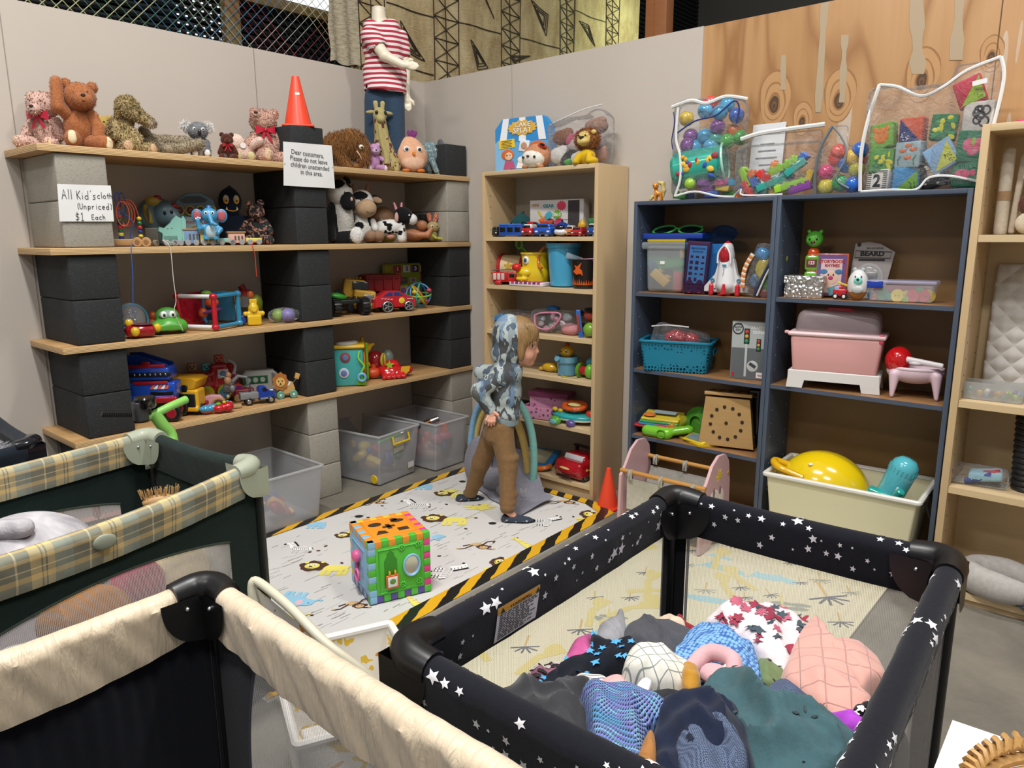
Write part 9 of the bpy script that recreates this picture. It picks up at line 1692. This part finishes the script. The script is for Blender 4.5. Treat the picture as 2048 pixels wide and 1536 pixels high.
# floral baby bath seat between the playpens
@special
def yellowfloral():
 q=NT('yellow_flower_vinyl'); v=q.n('TexVoronoi',Scale=17,Randomness=.9); n=q.noise(q.co(),22,2); q.l(q.mix(.12,q.co(),n.outputs['Color']),v.inputs['Vector']); s=q.n('SeparateColor'); q.l(v.outputs['Color'],s.inputs[0]); d=q.math('LESS_THAN',v.outputs['Distance'],.34); c=q.ramp(s.outputs[0],[(0,'#d6b23a'),(.35,'#e0dacb'),(.5,'#c9862f'),(.7,'#d9c46a'),(.85,'#7a6a50')],'CONSTANT'); q.l(q.mix(d,'#dedad2',c),q.b.inputs['Base Color']); q.b.inputs['Roughness'].default_value=.35; return q.m
T=Thing('bouncer_chair','white and yellow flowered vinyl baby seat with cream tube frame between the playpens','baby seat',(2.36,-2.50,.014),-24,px=False); TI=(Matrix.Translation((2.36,-2.50,.014))@Matrix.Rotation(R_(-24),4,'Z')).inverted(); D=Matrix.Diagonal((.001,.001,.001,1))
mb=MB(); mb.M=D; R=openbox((0,0,60),380,300,270,0,mb,5,1.12); T.p('seat_shell','yellowfloral',mb); mb=MB(); mb.M=D; mb.tube([(a,b,330) for a,b,_ in R],11,8,True); T.p('white_rim','p#dcd9d3',mb); mb=MB(); mb.box((0,0,.10),(.30,.23,.03),.01); T.p('tray','p#d4d2ce',mb)
mb=MB(); mb.tube([TI@p for p in (bp(545,1290,z=.40),bp(510,1210,z=.52),bp(505,1168,z=.575),bp(520,1166,z=.58),bp(580,1215,z=.55),bp(650,1285,z=.50),bp(715,1335,z=.44),bp(770,1385,z=.36))],.012,10,sub=5); T.p('tube_frame','p#c9c4ae',mb); mb=MB(); Q0,Q1,Q2,Q3=[TI@p for p in (bp(508,1172,z=.57),bp(700,1330,z=.44),bp(690,1375,z=.33),bp(540,1290,z=.40))]; mb.grid(lambda i,j:tuple(Q0.lerp(Q1,i).lerp(Q3.lerp(Q2,i),j)),8,4); T.p('backrest','yellowfloral',mb)
for x,y in((-.15,-.11),(.15,-.11),(-.15,.11),(.15,.11)): mb=MB(); mb.cyl((x,y,0),(x,y,.07),.012,.014,10); T.p('foot','p#c9c4ae',mb)
# soft toys in the plaid playpen
def pl(n,l,c,r,m,fz=None,extra=None,rz=60,cat='soft toy'):
 T=Thing(n,l,cat,c,rz,None,px=False); T.clamp=False; mb=MB(); mb.sculpt([El(0,(0,0,0),r)]+(extra or []),max(r)/16,max(r)/6,fz); T.p('body',m,mb); return T
@special
def tiedye():
 q=NT('grey_tie_dye_plush'); n=q.noise(q.co(),5,3,.6,.4); q.l(q.ramp(n.outputs[0],[(.4,'#97939a'),(.55,'#c5c2c5'),(.7,'#a9a5aa')]),q.b.inputs['Base Color']); q.b.inputs['Roughness'].default_value=.95; q.bump(q.noise(q.co(),120,2).outputs[0],.4,.004); return q.m
T=pl('plush_bunny','huge grey-white round plush bunny face inside the plaid playpen',(1.41,-2.93,.50),(.20,.20,.17),'tiedye'); mb=MB(); mb.sculpt([Ca(0,(-.10,-.05,.15),(.03,-.10,.17),.035,.028)],.006); T.p('ear','tiedye',mb)
for a,b,c,r,m in((-.03,-.17,.085,.010,'g#1c1c20'),(.10,-.155,.08,.010,'g#1c1c20'),(.035,-.19,.045,.02,'f#8f8a90'),(-.09,-.165,.06,.014,'f#c9a0a4'),(.11,-.175,.03,.018,'f#c9c6ca')): mb=MB(); mb.ell((a,b,c),(r,r*.5,r*.7)); T.p('face_mark',m,mb)
pl('plush_dog','orange and brown plush pressed against the playpen netting',(1.815,-2.90,.50),(.09,.07,.07),['f#b5752f','f#8a5a28'],None,[El(1,(-.08,-.02,-.01),(.05,.05,.05))]); pl('plush_toy','deep pink plush behind the netting beside the orange one',(1.80,-2.78,.53),(.07,.06,.07),'f#b54a63')
pl('cloth_bundle','pale yellow folded cloth filling the middle of the plaid playpen window',(1.71,-2.67,.50),(.13,.14,.11),'f#dccaa0',None,None,70,'cloth'); pl('plush_toy','olive flowered plush in the lower middle of the netting window',(1.775,-2.70,.45),(.09,.06,.05),'f#a79a5a'); pl('plush_toy','white plush standing in the right end of the netting window',(1.745,-2.53,.53),(.055,.06,.11),'f#dedcda'); pl('plush_toy','red plush with a dark nose in the top right of the netting window',(1.72,-2.47,.60),(.07,.05,.05),'f#a8303f'); pl('plush_toy','pink-nosed white plush low at the left of the netting',(1.87,-3.09,.46),(.07,.05,.05),'f#c6c4c6'); pl('plush_toy','pale blue knitted plush at the lower left of the netting',(1.90,-3.20,.47),(.06,.05,.05),'k#a9bcc4')
pl('cloth_bundle','dark heap of cloth lying under the soft toys in the plaid playpen',(1.58,-2.88,.32),(.24,.42,.12),'f#6b6468',None,None,0,'cloth')
T=pl('broom_head','straw brush head with bristles showing above the plaid rail',(1.56,-2.60,.66),(.05,.02,.02),'w#b08a58',None,None,70,'brush'); mb=MB()
for i in range(90): x=rt.uniform(-.05,.05); y=rt.uniform(-.012,.012); mb.tube([(x,y,.01),(x*1.15+rt.uniform(-.004,.004),y*1.5,.036+rt.uniform(0,.008))],.0011,4)
T.p('bristles','e#b9945f',mb); mb=MB(); mb.cyl((0,0,-.01),(.02,.03,-.36),.012,None,10); T.p('handle','w#a9845a',mb)
T=pl('plush_toy','grey fluffy toy lying in the dark playpen at the left edge',(.62,-2.90,.66),(.17,.14,.08),'u#8f8f94',(3200,.02,.12,.8,.1))
T=Thing('picture_frame','pinkish wooden lattice frame standing behind the plaid playpen','frame',(1.07,-2.62,.02),82,px=False)
for (a,b) in (((-.11,.30),(-.11,.62)),((.11,.30),(.11,.62)),((-.11,.62),(.11,.62)),((-.11,.30),(.11,.30)),((0,.30),(0,.62)),((-.11,.46),(.11,.46))): mb=MB(); mb.cyl((a[0],0,a[1]),(b[0],0,b[1]),.012,None,4); T.p('bar','w#a8705c',mb)
mb=MB(); mb.box((0,.01,.46),(.2,.004,.3)); mb.mk(1).box((0,.0,.155),(.2,.03,.31),.003); T.p('backing',['e#c4bdb6','e#8a6a5a'],mb)
# white table corner with a woven basket, bottom right
T=Thing('side_table','white-topped table whose corner shows at the bottom right','table',(4.02,-2.55,.0),0,px=False); a=bp(1905,1440,z=.70); mb=MB(); mb.prism([(a.x-4.02,a.y+2.55),(a.x-4.02+.012,a.y+2.55-.9),(.55,-.9+.27),(.6,.33)],.68,.70,'z'); T.p('table_top','e#dcdcdc',mb)
for x,y in ((-.33,.22),(.4,.22),(-.33,-.55),(.4,-.55)): mb=MB(); mb.cyl((x,y,0),(x,y,.68),.02,None,12); T.p('leg','e#cfcfcf',mb)
q=bp(2010,1560,z=.74); T=Thing('woven_basket','woven natural straw basket on the white table','basket',(q.x+.13,q.y-.05,.702),0,px=False); mb=MB()
for i in range(5): mb.torus((0,0,.010+i*.012),.12+.012*i,.0085,(0,0,0),n=44,m=7)
for i in range(60): a=2*PI*i/60; mb.tube([((.165+.010*math.cos(b))*math.cos(a+b*.03),(.165+.010*math.cos(b))*math.sin(a+b*.03),.066+.010*math.sin(b)) for b in (0,1,2,3,4,5,6)],.0042,5)
T.p('basket_body','w#b98f55',mb)
# ---------------------------------------------------------------- heap of children's clothes in the starry playpen
def garment(name,label,cat,pts,z,h,m,fd=0,amp=.010,fq=26,seed=0,drop=.05,marks=None,mk=1):
 r=random.Random(seed+len(name)*7+int(pts[0][0])); z+=.195; B_=spline([Vector((min(3.55,max(2.915,bp(u,v,z=z).x)),min(-1.80,max(-2.72,bp(u,v,z=z).y)),0)) for u,v in pts],6,True); n=len(B_); c=sum(B_,Vector((0,0,0)))/n; B_=[Vector((min(3.555,max(2.905,c.x+(p.x-c.x)*1.13)),min(-1.79,max(-2.73,c.y+(p.y-c.y)*1.13)),0)) for p in B_]; M_=20
 ca,sa=math.cos(R_(fd)),math.sin(R_(fd)); ph=[r.uniform(0,6) for _ in range(8)]; mb=MB()
 def hgt(x,y,t):
  w=.35*math.sin(x*19+ph[0])+.35*math.sin(y*23+ph[1])+.22*math.sin((x+y)*43+ph[6]); s=(x*ca+y*sa)*fq*1.5+w*3.8; q=(-x*sa+y*ca)
  f=(1-abs(math.sin(s*.5)))**1.7+.5*(1-abs(math.sin(s*.83+ph[2]+q*8)))**2+.3*math.sin(q*30+ph[3]+w*4); f2=.35*math.sin(x*70+ph[4])*math.sin(y*64+ph[5])
  return z+h*(1-t**2.4)+1.35*amp*(f+f2)*(1-t**8)-drop*max(0,(t-.82)/.18)**1.7
 vs=[(c.x,c.y,hgt(c.x,c.y,0))]
 for k in range(1,M_+1):
  t=k/M_; tt=1-(1-t)**1.25
  for i in range(n):
   p=c.lerp(B_[i],tt); vs.append((p.x,p.y,hgt(p.x,p.y,tt)))
 fs=[(0,1+i,1+(i+1)%n) for i in range(n)]
 for k in range(M_-1):
  for i in range(n): a=1+k*n+i; b=1+k*n+(i+1)%n; fs.append((a,a+n,b+n,b))
 mb.add(vs,fs,True); ms=[m]
 if marks:
  kinds,cols,cnt,sz=marks; ms+=cols
  for q in range(cnt):
   t=math.sqrt(r.random())*.85; i=r.randrange(n); p=c.lerp(B_[i],t); s=sz*r.uniform(.6,1.3); a0=r.uniform(0,360); mb.mk(1+q%len(cols))
   P=starpts(s,a0) if kinds=='star' else [(s*(1+.35*math.cos(5*b))*math.cos(b),s*(1+.35*math.cos(5*b))*math.sin(b)) for b in [2*PI*j/20 for j in range(20)]] if kinds=='flower' else [(s*math.cos(b),s*.5*math.sin(b)) for b in [2*PI*j/10 for j in range(10)]]
   P=[(x*math.cos(R_(a0))-y*math.sin(R_(a0)),x*math.sin(R_(a0))+y*math.cos(R_(a0))) for x,y in P]
   mb.add([(p.x,p.y,hgt(p.x,p.y,t)+.0025)]+[(p.x+x*.5,p.y+y*.5,hgt(p.x+x*.5,p.y+y*.5,t)+.0025) for x,y in P]+[(p.x+x,p.y+y,hgt(p.x+x,p.y+y,t)+.0025) for x,y in P],[(0,1+j,1+(j+1)%len(P)) for j in range(len(P))]+[(1+j,1+len(P)+j,1+len(P)+(j+1)%len(P),1+(j+1)%len(P)) for j in range(len(P))],True)
 o=mkobj(name,mb,ms); return tag(o,label,cat)
@special
def yarnknit():
 q=NT('blue_lilac_knit'); v=q.co(); w=q.n('TexWave',Scale=38,Distortion=1.2,_bands_direction='Y'); q.l(v,w.inputs[0]); w2=q.n('TexWave',Scale=60,_bands_direction='X',Distortion=1); q.l(v,w2.inputs[0]); n=q.noise(q.co('Object',(9,26,9)),1.6,3); c=q.ramp(n.outputs[0],[(.36,'#4f8fc0'),(.45,'#7a6fc4'),(.52,'#6fb0cf'),(.6,'#7f74cc'),(.68,'#5a86c9')])
 q.l(q.mix(q.math('MULTIPLY',w.outputs[0],.35),c,'#9fc0e0'),q.b.inputs['Base Color']); q.b.inputs['Roughness'].default_value=.95; q.bump(q.math('MULTIPLY',w.outputs[0],w2.outputs[0]),1,.01); return q.m
@special
def bluecrochet():
 q=NT('light_blue_knit'); v=q.n('TexVoronoi',Scale=110,Randomness=.35); q.l(q.co(),v.inputs['Vector']); q.l(q.ramp(v.outputs['Distance'],[(0,'#8ab4e0'),(.45,'#78a8dc'),(.62,'#3a62a0')]),q.b.inputs['Base Color']); q.b.inputs['Roughness'].default_value=.95; q.bump(v.outputs['Distance'],.8,-.006); return q.m
@special
def gridcloth():
 q=NT('grey_grid_cotton'); b=q.n('TexBrick',Scale=22,_offset=0.0); b.inputs['Color1'].default_value=b.inputs['Color2'].default_value=lin('#d2cfc4'); b.inputs['Mortar'].default_value=lin('#7f8583'); b.inputs['Mortar Size'].default_value=.025; b.inputs['Row Height'].default_value=.5; q.l(q.co('Object',(1,1,1),(0,0,.5)),b.inputs[0]); q.l(b.outputs[0],q.b.inputs['Base Color']); q.b.inputs['Roughness'].default_value=.9; return q.m
@special
def chambray():
 q=NT('navy_woven_check'); v=q.n('TexChecker',Scale=420); v.inputs[1].default_value=lin('#27324a'); v.inputs[2].default_value=lin('#5d6b85'); q.l(q.co(),v.inputs[0]); q.l(v.outputs[0],q.b.inputs['Base Color']); q.b.inputs['Roughness'].default_value=.9; return q.m
@special
def quiltpink():
 q=NT('pink_quilting'); b=q.n('TexBrick',Scale=11,_offset=0.0); b.inputs['Color1'].default_value=b.inputs['Color2'].default_value=(1,1,1,1); b.inputs['Mortar'].default_value=(0,0,0,1); b.inputs['Mortar Size'].default_value=.022; b.inputs['Mortar Smooth'].default_value=1; b.inputs['Row Height'].default_value=.5; b.inputs['Brick Width'].default_value=.5; q.l(q.co('Object',(1,1,1),(0,0,1.2)),b.inputs[0]); q.l(q.ramp(b.outputs[0],[(0,'#c08a7f'),(1,'#cc998d')]),q.b.inputs['Base Color']); q.b.inputs['Roughness'].default_value=.9; q.b.inputs['Sheen Weight'].default_value=.3; q.bump(b.outputs[0],.6,.005); return q.m
@special
def stripewhite():
 q=NT('striped_cotton'); w=q.n('TexWave',Scale=26,Distortion=.6); q.l(q.co('Object',(1,1,1),(0,0,.6)),w.inputs[0]); q.l(q.ramp(w.outputs[0],[(0,'#3a3336'),(.14,'#dedbd4')],'CONSTANT'),q.b.inputs['Base Color']); return q.m
mb=MB(); mb.sculpt([Bo(0,(3.235,-2.31,.285),(.315,.43,.225),.12)],.02); mb.v=[(x,y,max(.19,q_)+.02*math.sin(17*x)*math.sin(13*y)) for x,y,q_ in mb.v]; tag(mkobj('blanket',mb,'f#23252d'),'dark cloth at the bottom of the clothes heap','blanket')
G=garment
G('sweatpants','dark red garment edge peeking out behind the cream one','clothes',[(1350,1243),(1372,1243),(1395,1262),(1375,1272),(1355,1262)],.335,.012,'f#8f2228')
G('blouse','cream garment curled behind the dark grey one','clothes',[(1308,1250),(1325,1237),(1345,1240),(1372,1268),(1345,1270),(1320,1262)],.345,.02,'f#d0bda6',30)
G('floral_shirt','white shirt printed with crimson roses at the far side of the heap','clothes',[(1410,1248),(1450,1216),(1500,1212),(1560,1220),(1605,1245),(1612,1275),(1590,1320),(1560,1345),(1520,1322),(1470,1275)],.345,.03,'f#d8cfd2',40,.010,30,1,.05,('flower',['e#8f2a42','e#b55a70','e#3a4a52'],38,.0135))
G('hoodie','light grey marled garment standing up behind the heap','clothes',[(1192,1288),(1200,1262),(1225,1236),(1246,1234),(1252,1262),(1245,1292),(1215,1298)],.345,.03,'k#96969a',100,.01,50)
G('leggings','dark grey leggings behind the navy star trousers','clothes',[(1240,1290),(1250,1262),(1285,1245),(1320,1250),(1385,1268),(1395,1285),(1365,1300),(1355,1335),(1300,1325),(1262,1302)],.35,.03,'f#4b4c52',20,.012,34,3)
G('pink_hoodie','bright pink garment peak at the left of the heap','clothes',[(1128,1330),(1140,1300),(1160,1275),(1182,1272),(1185,1300),(1180,1328),(1150,1338)],.345,.035,'f#c05a90',80,.008)
G('pyjamas','mauve cartoon-dotted pyjamas at the left end of the heap','clothes',[(1042,1372),(1052,1345),(1080,1325),(1125,1332),(1135,1350),(1100,1372),(1065,1390)],.34,.025,'f#a06a80',60,.008,26,2,.05,('spot',['e#2a2629','e#cfc9c4'],16,.011))
G('star_trousers','navy trousers with light blue stars','trousers',[(1075,1385),(1100,1352),(1150,1330),(1185,1312),(1182,1286),(1200,1277),(1240,1292),(1285,1288),(1285,1318),(1235,1345),(1170,1362),(1120,1395)],.355,.03,'f#161923',20,.010,26,4,.05,('star',['e#4a9ccf'],20,.010))
G('blouse','olive green popper garment under the rose shirt','clothes',[(1512,1328),(1540,1322),(1565,1338),(1570,1362),(1545,1378),(1518,1365)],.345,.015,'f#6c7d56',20,.008,26,1,.04,('spot',['m#333333'],3,.006))
G('knit_cardigan','light blue crocheted cardigan in the middle of the heap','cardigan',[(1345,1320),(1362,1285),(1388,1258),(1430,1254),(1480,1275),(1512,1312),(1522,1362),(1498,1380),(1440,1345),(1385,1338)],.36,.035,'bluecrochet',50,.007,18)
G('quilted_jumper','salmon pink quilted top spread at the right of the heap','top',[(1568,1350),(1580,1312),(1600,1270),(1622,1240),(1642,1250),(1665,1282),(1718,1296),(1760,1330),(1772,1362),(1738,1376),(1725,1400),(1745,1425),(1700,1450),(1640,1425),(1595,1385)],.365,.035,'quiltpink',0,.008,16,5)
G('striped_blouse','white top with dark stripes beside the pink roll','clothes',[(1440,1345),(1458,1325),(1480,1335),(1505,1372),(1490,1392),(1462,1372)],.385,.01,'stripewhite')
mb=MB(); q=bp(1432,1328,z=.605); mb.tube([(q.x-.045,q.y-.02,q.z-.02),(q.x-.03,q.y+.03,q.z),(q.x+.02,q.y+.035,q.z),(q.x+.04,q.y-.01,q.z-.02)],[.016,.018,.018,.014],10,sub=5); mb.ell((q.x,q.y,q.z-.025),(.035,.03,.02)); tag(mkobj('ribbed_sweater',mb,'k#cfa3a8'),'pale pink ribbed garment rolled up on the blue cardigan','clothes')
G('pink_blouse','pale pink garment with a pink spot beside the purple knit','clothes',[(1190,1378),(1212,1360),(1250,1362),(1290,1380),(1290,1400),(1245,1392)],.375,.02,'f#d0a5a3',10,.008,26,1,.04,('spot',['e#cf7f8c'],2,.016))
G('socks','dark grey garment under the grid cotton top','clothes',[(1288,1385),(1320,1368),(1358,1372),(1365,1402),(1325,1412),(1298,1405)],.375,.02,'f#2f3033',40)
G('grid_romper','cream grid-patterned top rolled with a mustard cuff','clothes',[(1246,1350),(1258,1320),(1295,1304),(1340,1312),(1375,1330),(1385,1362),(1350,1380),(1300,1372),(1262,1368)],.395,.035,'gridcloth',60,.012,30,2)
G('mustard_sock','mustard ribbed cuff at the end of the grid top','cuff',[(1366,1332),(1385,1335),(1398,1348),(1400,1378),(1380,1388),(1364,1372)],.405,.02,'k#b07f2c',90,.006,60)
G('card_tag','white card tag lying in front of the grid top','tag',[(1274,1372),(1288,1356),(1302,1362),(1296,1385),(1288,1402),(1280,1390)],.415,.004,'e#cfd0d8',0,.001,10,0,.004)
G('striped_shirt','white and black striped garment with orange edge, left of centre','clothes',[(1138,1372),(1160,1352),(1200,1352),(1215,1365),(1190,1378),(1160,1384)],.372,.015,'stripewhite')
G('knit_sweater','charcoal knitted sweater at the front left of the heap','sweater',[(972,1440),(995,1392),(1040,1372),(1090,1378),(1112,1382),(1128,1364),(1155,1368),(1182,1385),(1192,1425),(1190,1500),(1200,1560),(1120,1530),(1040,1490),(990,1460)],.375,.035,'k#333336',60,.014,24,8,.07)
G('chambray_shirt','navy checked collar piece between teal dress and quilted top','clothes',[(1528,1392),(1540,1370),(1575,1368),(1620,1395),(1660,1425),(1640,1445),(1585,1428),(1548,1412)],.385,.02,'chambray',20,.012,30,1)
G('black_blouse','black garment with small white flowers near the right rail','clothes',[(1690,1448),(1720,1415),(1752,1400),(1785,1420),(1785,1455),(1740,1458)],.385,.02,'f#121215',20,.008,20,1,.05,('flower',['e#d8cfd2'],10,.010))
G('violet_blouse','bright violet garment strip at the right of the heap','clothes',[(1640,1432),(1690,1436),(1750,1442),(1780,1458),(1768,1488),(1720,1475),(1670,1455)],.39,.02,'f#a646bd',-20,.012,36,2)
G('dotted_skirt','black skirt with dense white dots under the violet garment','clothes',[(1690,1478),(1730,1476),(1768,1490),(1758,1535),(1720,1530)],.385,.015,'f#151518',0,.006,20,0,.05,('flower',['e#d8d6d2'],22,.008))
G('teal_dress','large teal green dress draped over the middle front of the heap','dress',[(1392,1400),(1412,1365),(1440,1342),(1480,1358),(1520,1395),(1560,1425),(1612,1428),(1665,1445),(1710,1475),(1752,1520),(1700,1530),(1655,1560),(1540,1580),(1480,1500),(1440,1440)],.41,.035,'f#3f5c62',-50,.016,20,3,.06,('spot',['e#26363c'],10,.006))
G('knit_jumper','thick blue and lilac hand-knitted jumper at the front of the heap','jumper',[(1164,1382),(1185,1370),(1240,1380),(1300,1398),(1338,1412),(1330,1445),(1295,1465),(1285,1560),(1240,1600),(1192,1575),(1182,1470),(1172,1410)],.42,.03,'yarnknit',60,.010,14,9,.06)
G('navy_shirt','navy shirt with checked lining at the bottom centre','shirt',[(1312,1450),(1325,1412),(1380,1394),(1440,1392),(1475,1415),(1495,1470),(1505,1560),(1440,1600),(1330,1600),(1298,1520)],.425,.035,'f#1b2236',70,.016,24,5,.06)
G('chambray_blouse','checked navy cloth folded over the navy shirt','clothes',[(1350,1500),(1385,1455),(1440,1450),(1480,1480),(1492,1560),(1400,1600)],.452,.02,'chambray',70,.014,34,5,.04)
G('tan_jacket','tan suede-like sleeve between the knitted jumper and navy shirt','clothes',[(1268,1545),(1282,1500),(1302,1468),(1312,1500),(1308,1560),(1280,1600)],.445,.02,'f#a06f3e',90,.006)
G('grey_pants','grey garment corner between the knitted sweater and jumper','clothes',[(1140,1560),(1180,1530),(1230,1580),(1200,1640),(1150,1600)],.37,.02,'f#6a6a6e')
# ---------------------------------------------------------------- hanging cloths and nets above the partition
mb=MB(); NC=['e#b9b88a','e#8a3a45','e#3f6f8f','e#b9b88a','e#2f3a40','e#a8a89a','e#456f5a']
y0,y1,z0,z1=-3.7,.75,2.30,3.25; p_=.062; n=int((y1-y0+z1-z0)/p_)
for s in (1,-1):
 for i in range(n):
  c=y0+i*p_-(z1-z0 if s>0 else 0); a=(c,z0) if s>0 else (c+(z1-z0),z0); b=(c+(z1-z0),z1) if s>0 else (c,z1)
  def cl(q,r):
   if q[0]<y0: t=(y0-q[0])/(r[0]-q[0]); return (y0,q[1]+(r[1]-q[1])*t)
   if q[0]>y1: t=(q[0]-y1)/(q[0]-r[0]); return (y1,q[1]+(r[1]-q[1])*t)
   return q
  if max(a[0],b[0])<y0 or min(a[0],b[0])>y1: continue
  a2,b2=cl(a,b),cl(b,a); k=(i//5*3+(1 if s<0 else 0))%7; mb.mk(k).cyl((-.52,a2[0],a2[1]),(-.52,b2[0],b2[1]),.0024,None,4)
o=mkobj('fishing_net',mb,NC); tag(o,'coloured diamond-mesh net hung over the dark shutters','net')
@special
def barkcloth():
 q=NT('bark_cloth'); n=q.noise(q.co('Object',(1,1,.5)),7,6,.7,.3); n2=q.noise(q.co('Object',(1,1,4)),26,4); c=q.ramp(n.outputs[0],[(.34,'#8f7248'),(.5,'#b39b70'),(.66,'#cbb88e')]); q.l(q.mix(q.math('MULTIPLY',n2.outputs[0],.55),c,'#c2b590'),q.b.inputs['Base Color']); q.b.inputs['Roughness'].default_value=.95; q.bump(n2.outputs[0],.6,.01); return q.m
X=-.30; ys=-.36; ye=3.16; mb=MB(); mb.grid(lambda i,j:(X+.010*math.sin(23*i)+.008*math.sin(60*i+4*j),ys+(ye-ys)*i,2.50+.02*math.sin(14*i)+(3.9-2.5)*j),90,8)
def ln3(a,b,w=.005):
 n=max(1,int(math.dist(a,b)/.08)); P=[]
 for k in range(n+1): t=k/n; y=a[0]+(b[0]-a[0])*t; zz=a[1]+(b[1]-a[1])*t; i=(y-ys)/(ye-ys); P.append((X+.010*math.sin(23*i)+.008*math.sin(60*i+4*(zz-2.5)/1.4)+.004,y,zz))
 mb.tube(P,w*.7,4)
mb.mk(1)
for ua,ub in ((716,768),(868,917),(1001,1042),(1117,1149),(1210,1236)):
 a=bp(ua,60,x=X).y; b=bp(ub,60,x=X).y
 for y in (a,(a+b)/2,b): ln3((y,2.52),(y,3.85))
 h=(b-a)/2 if ua<1000 else (b-a)/2.4
 zz=2.55
 while zz<3.8: ln3((a,zz),(b,zz)); ln3((a,zz),(b,zz+h*1.2)); ln3((b,zz),(a,zz+h*1.2)); zz+=h*1.2
for u1,v1,u2,v2 in ((770,5,868,35),(917,45,1001,68),(768,120,868,150),(1042,75,1117,98),(1001,-30,1117,0),(1149,20,1210,45)): a=bp(u1,v1,x=X);b=bp(u2,v2,x=X); ln3((a.y,a.z),(b.y,b.z),.006)
for T3 in (((798,42),(806,100),(852,122)),((938,80),(952,140),(975,136)),((960,-30),(972,5),(987,38)),((1062,0),(1092,72),(1095,30)),((1158,42),(1180,50),(1192,92)),((1020,110),(1030,125),(1060,112))):
 P=[bp(u,v,x=X) for u,v in T3]
 for k in range(3):
  for sc_ in (1,.72,.45): c=(P[0]+P[1]+P[2])/3; a=c+(P[k]-c)*sc_; b=c+(P[(k+1)%3]-c)*sc_; ln3((a.y,a.z),(b.y,b.z),.005)
for k in range(12): zz=2.52+k*.11; ln3((ys+.01,zz),(ys+.06,zz+.055),.006); ln3((ys+.06,zz+.055),(ys+.01,zz+.11),.006)
o=mkobj('bark_cloth',mb,['barkcloth','e#33261c']); tag(o,'large brown painted bark cloth with lattice bands hung above the wall','wall hanging')
mb=MB(); ya_,yb_=bp(657,60,x=-.27).y,bp(716,60,x=-.27).y; mb.grid(lambda i,j:(-.27+.012*math.sin(14*i+3*j),ya_+(yb_-ya_)*i+.008*math.sin(30*j)*(i<.1),bp(660,122,x=-.27).z+.01*math.sin(9*i)+1.3*j),14,20)
@special
def palebark():
 q=NT('pale_bark_cloth'); n=q.noise(q.co('Object',(1,1,3)),22,5,.7); q.l(q.ramp(n.outputs[0],[(.35,'#9c9078'),(.6,'#bcb199')]),q.b.inputs['Base Color']); q.b.inputs['Roughness'].default_value=.95; q.bump(n.outputs[0],1,.012); return q.m
o=mkobj('pale_cloth',mb,'palebark'); tag(o,'narrow pale undyed cloth hanging at the left edge of the painted one','wall hanging')
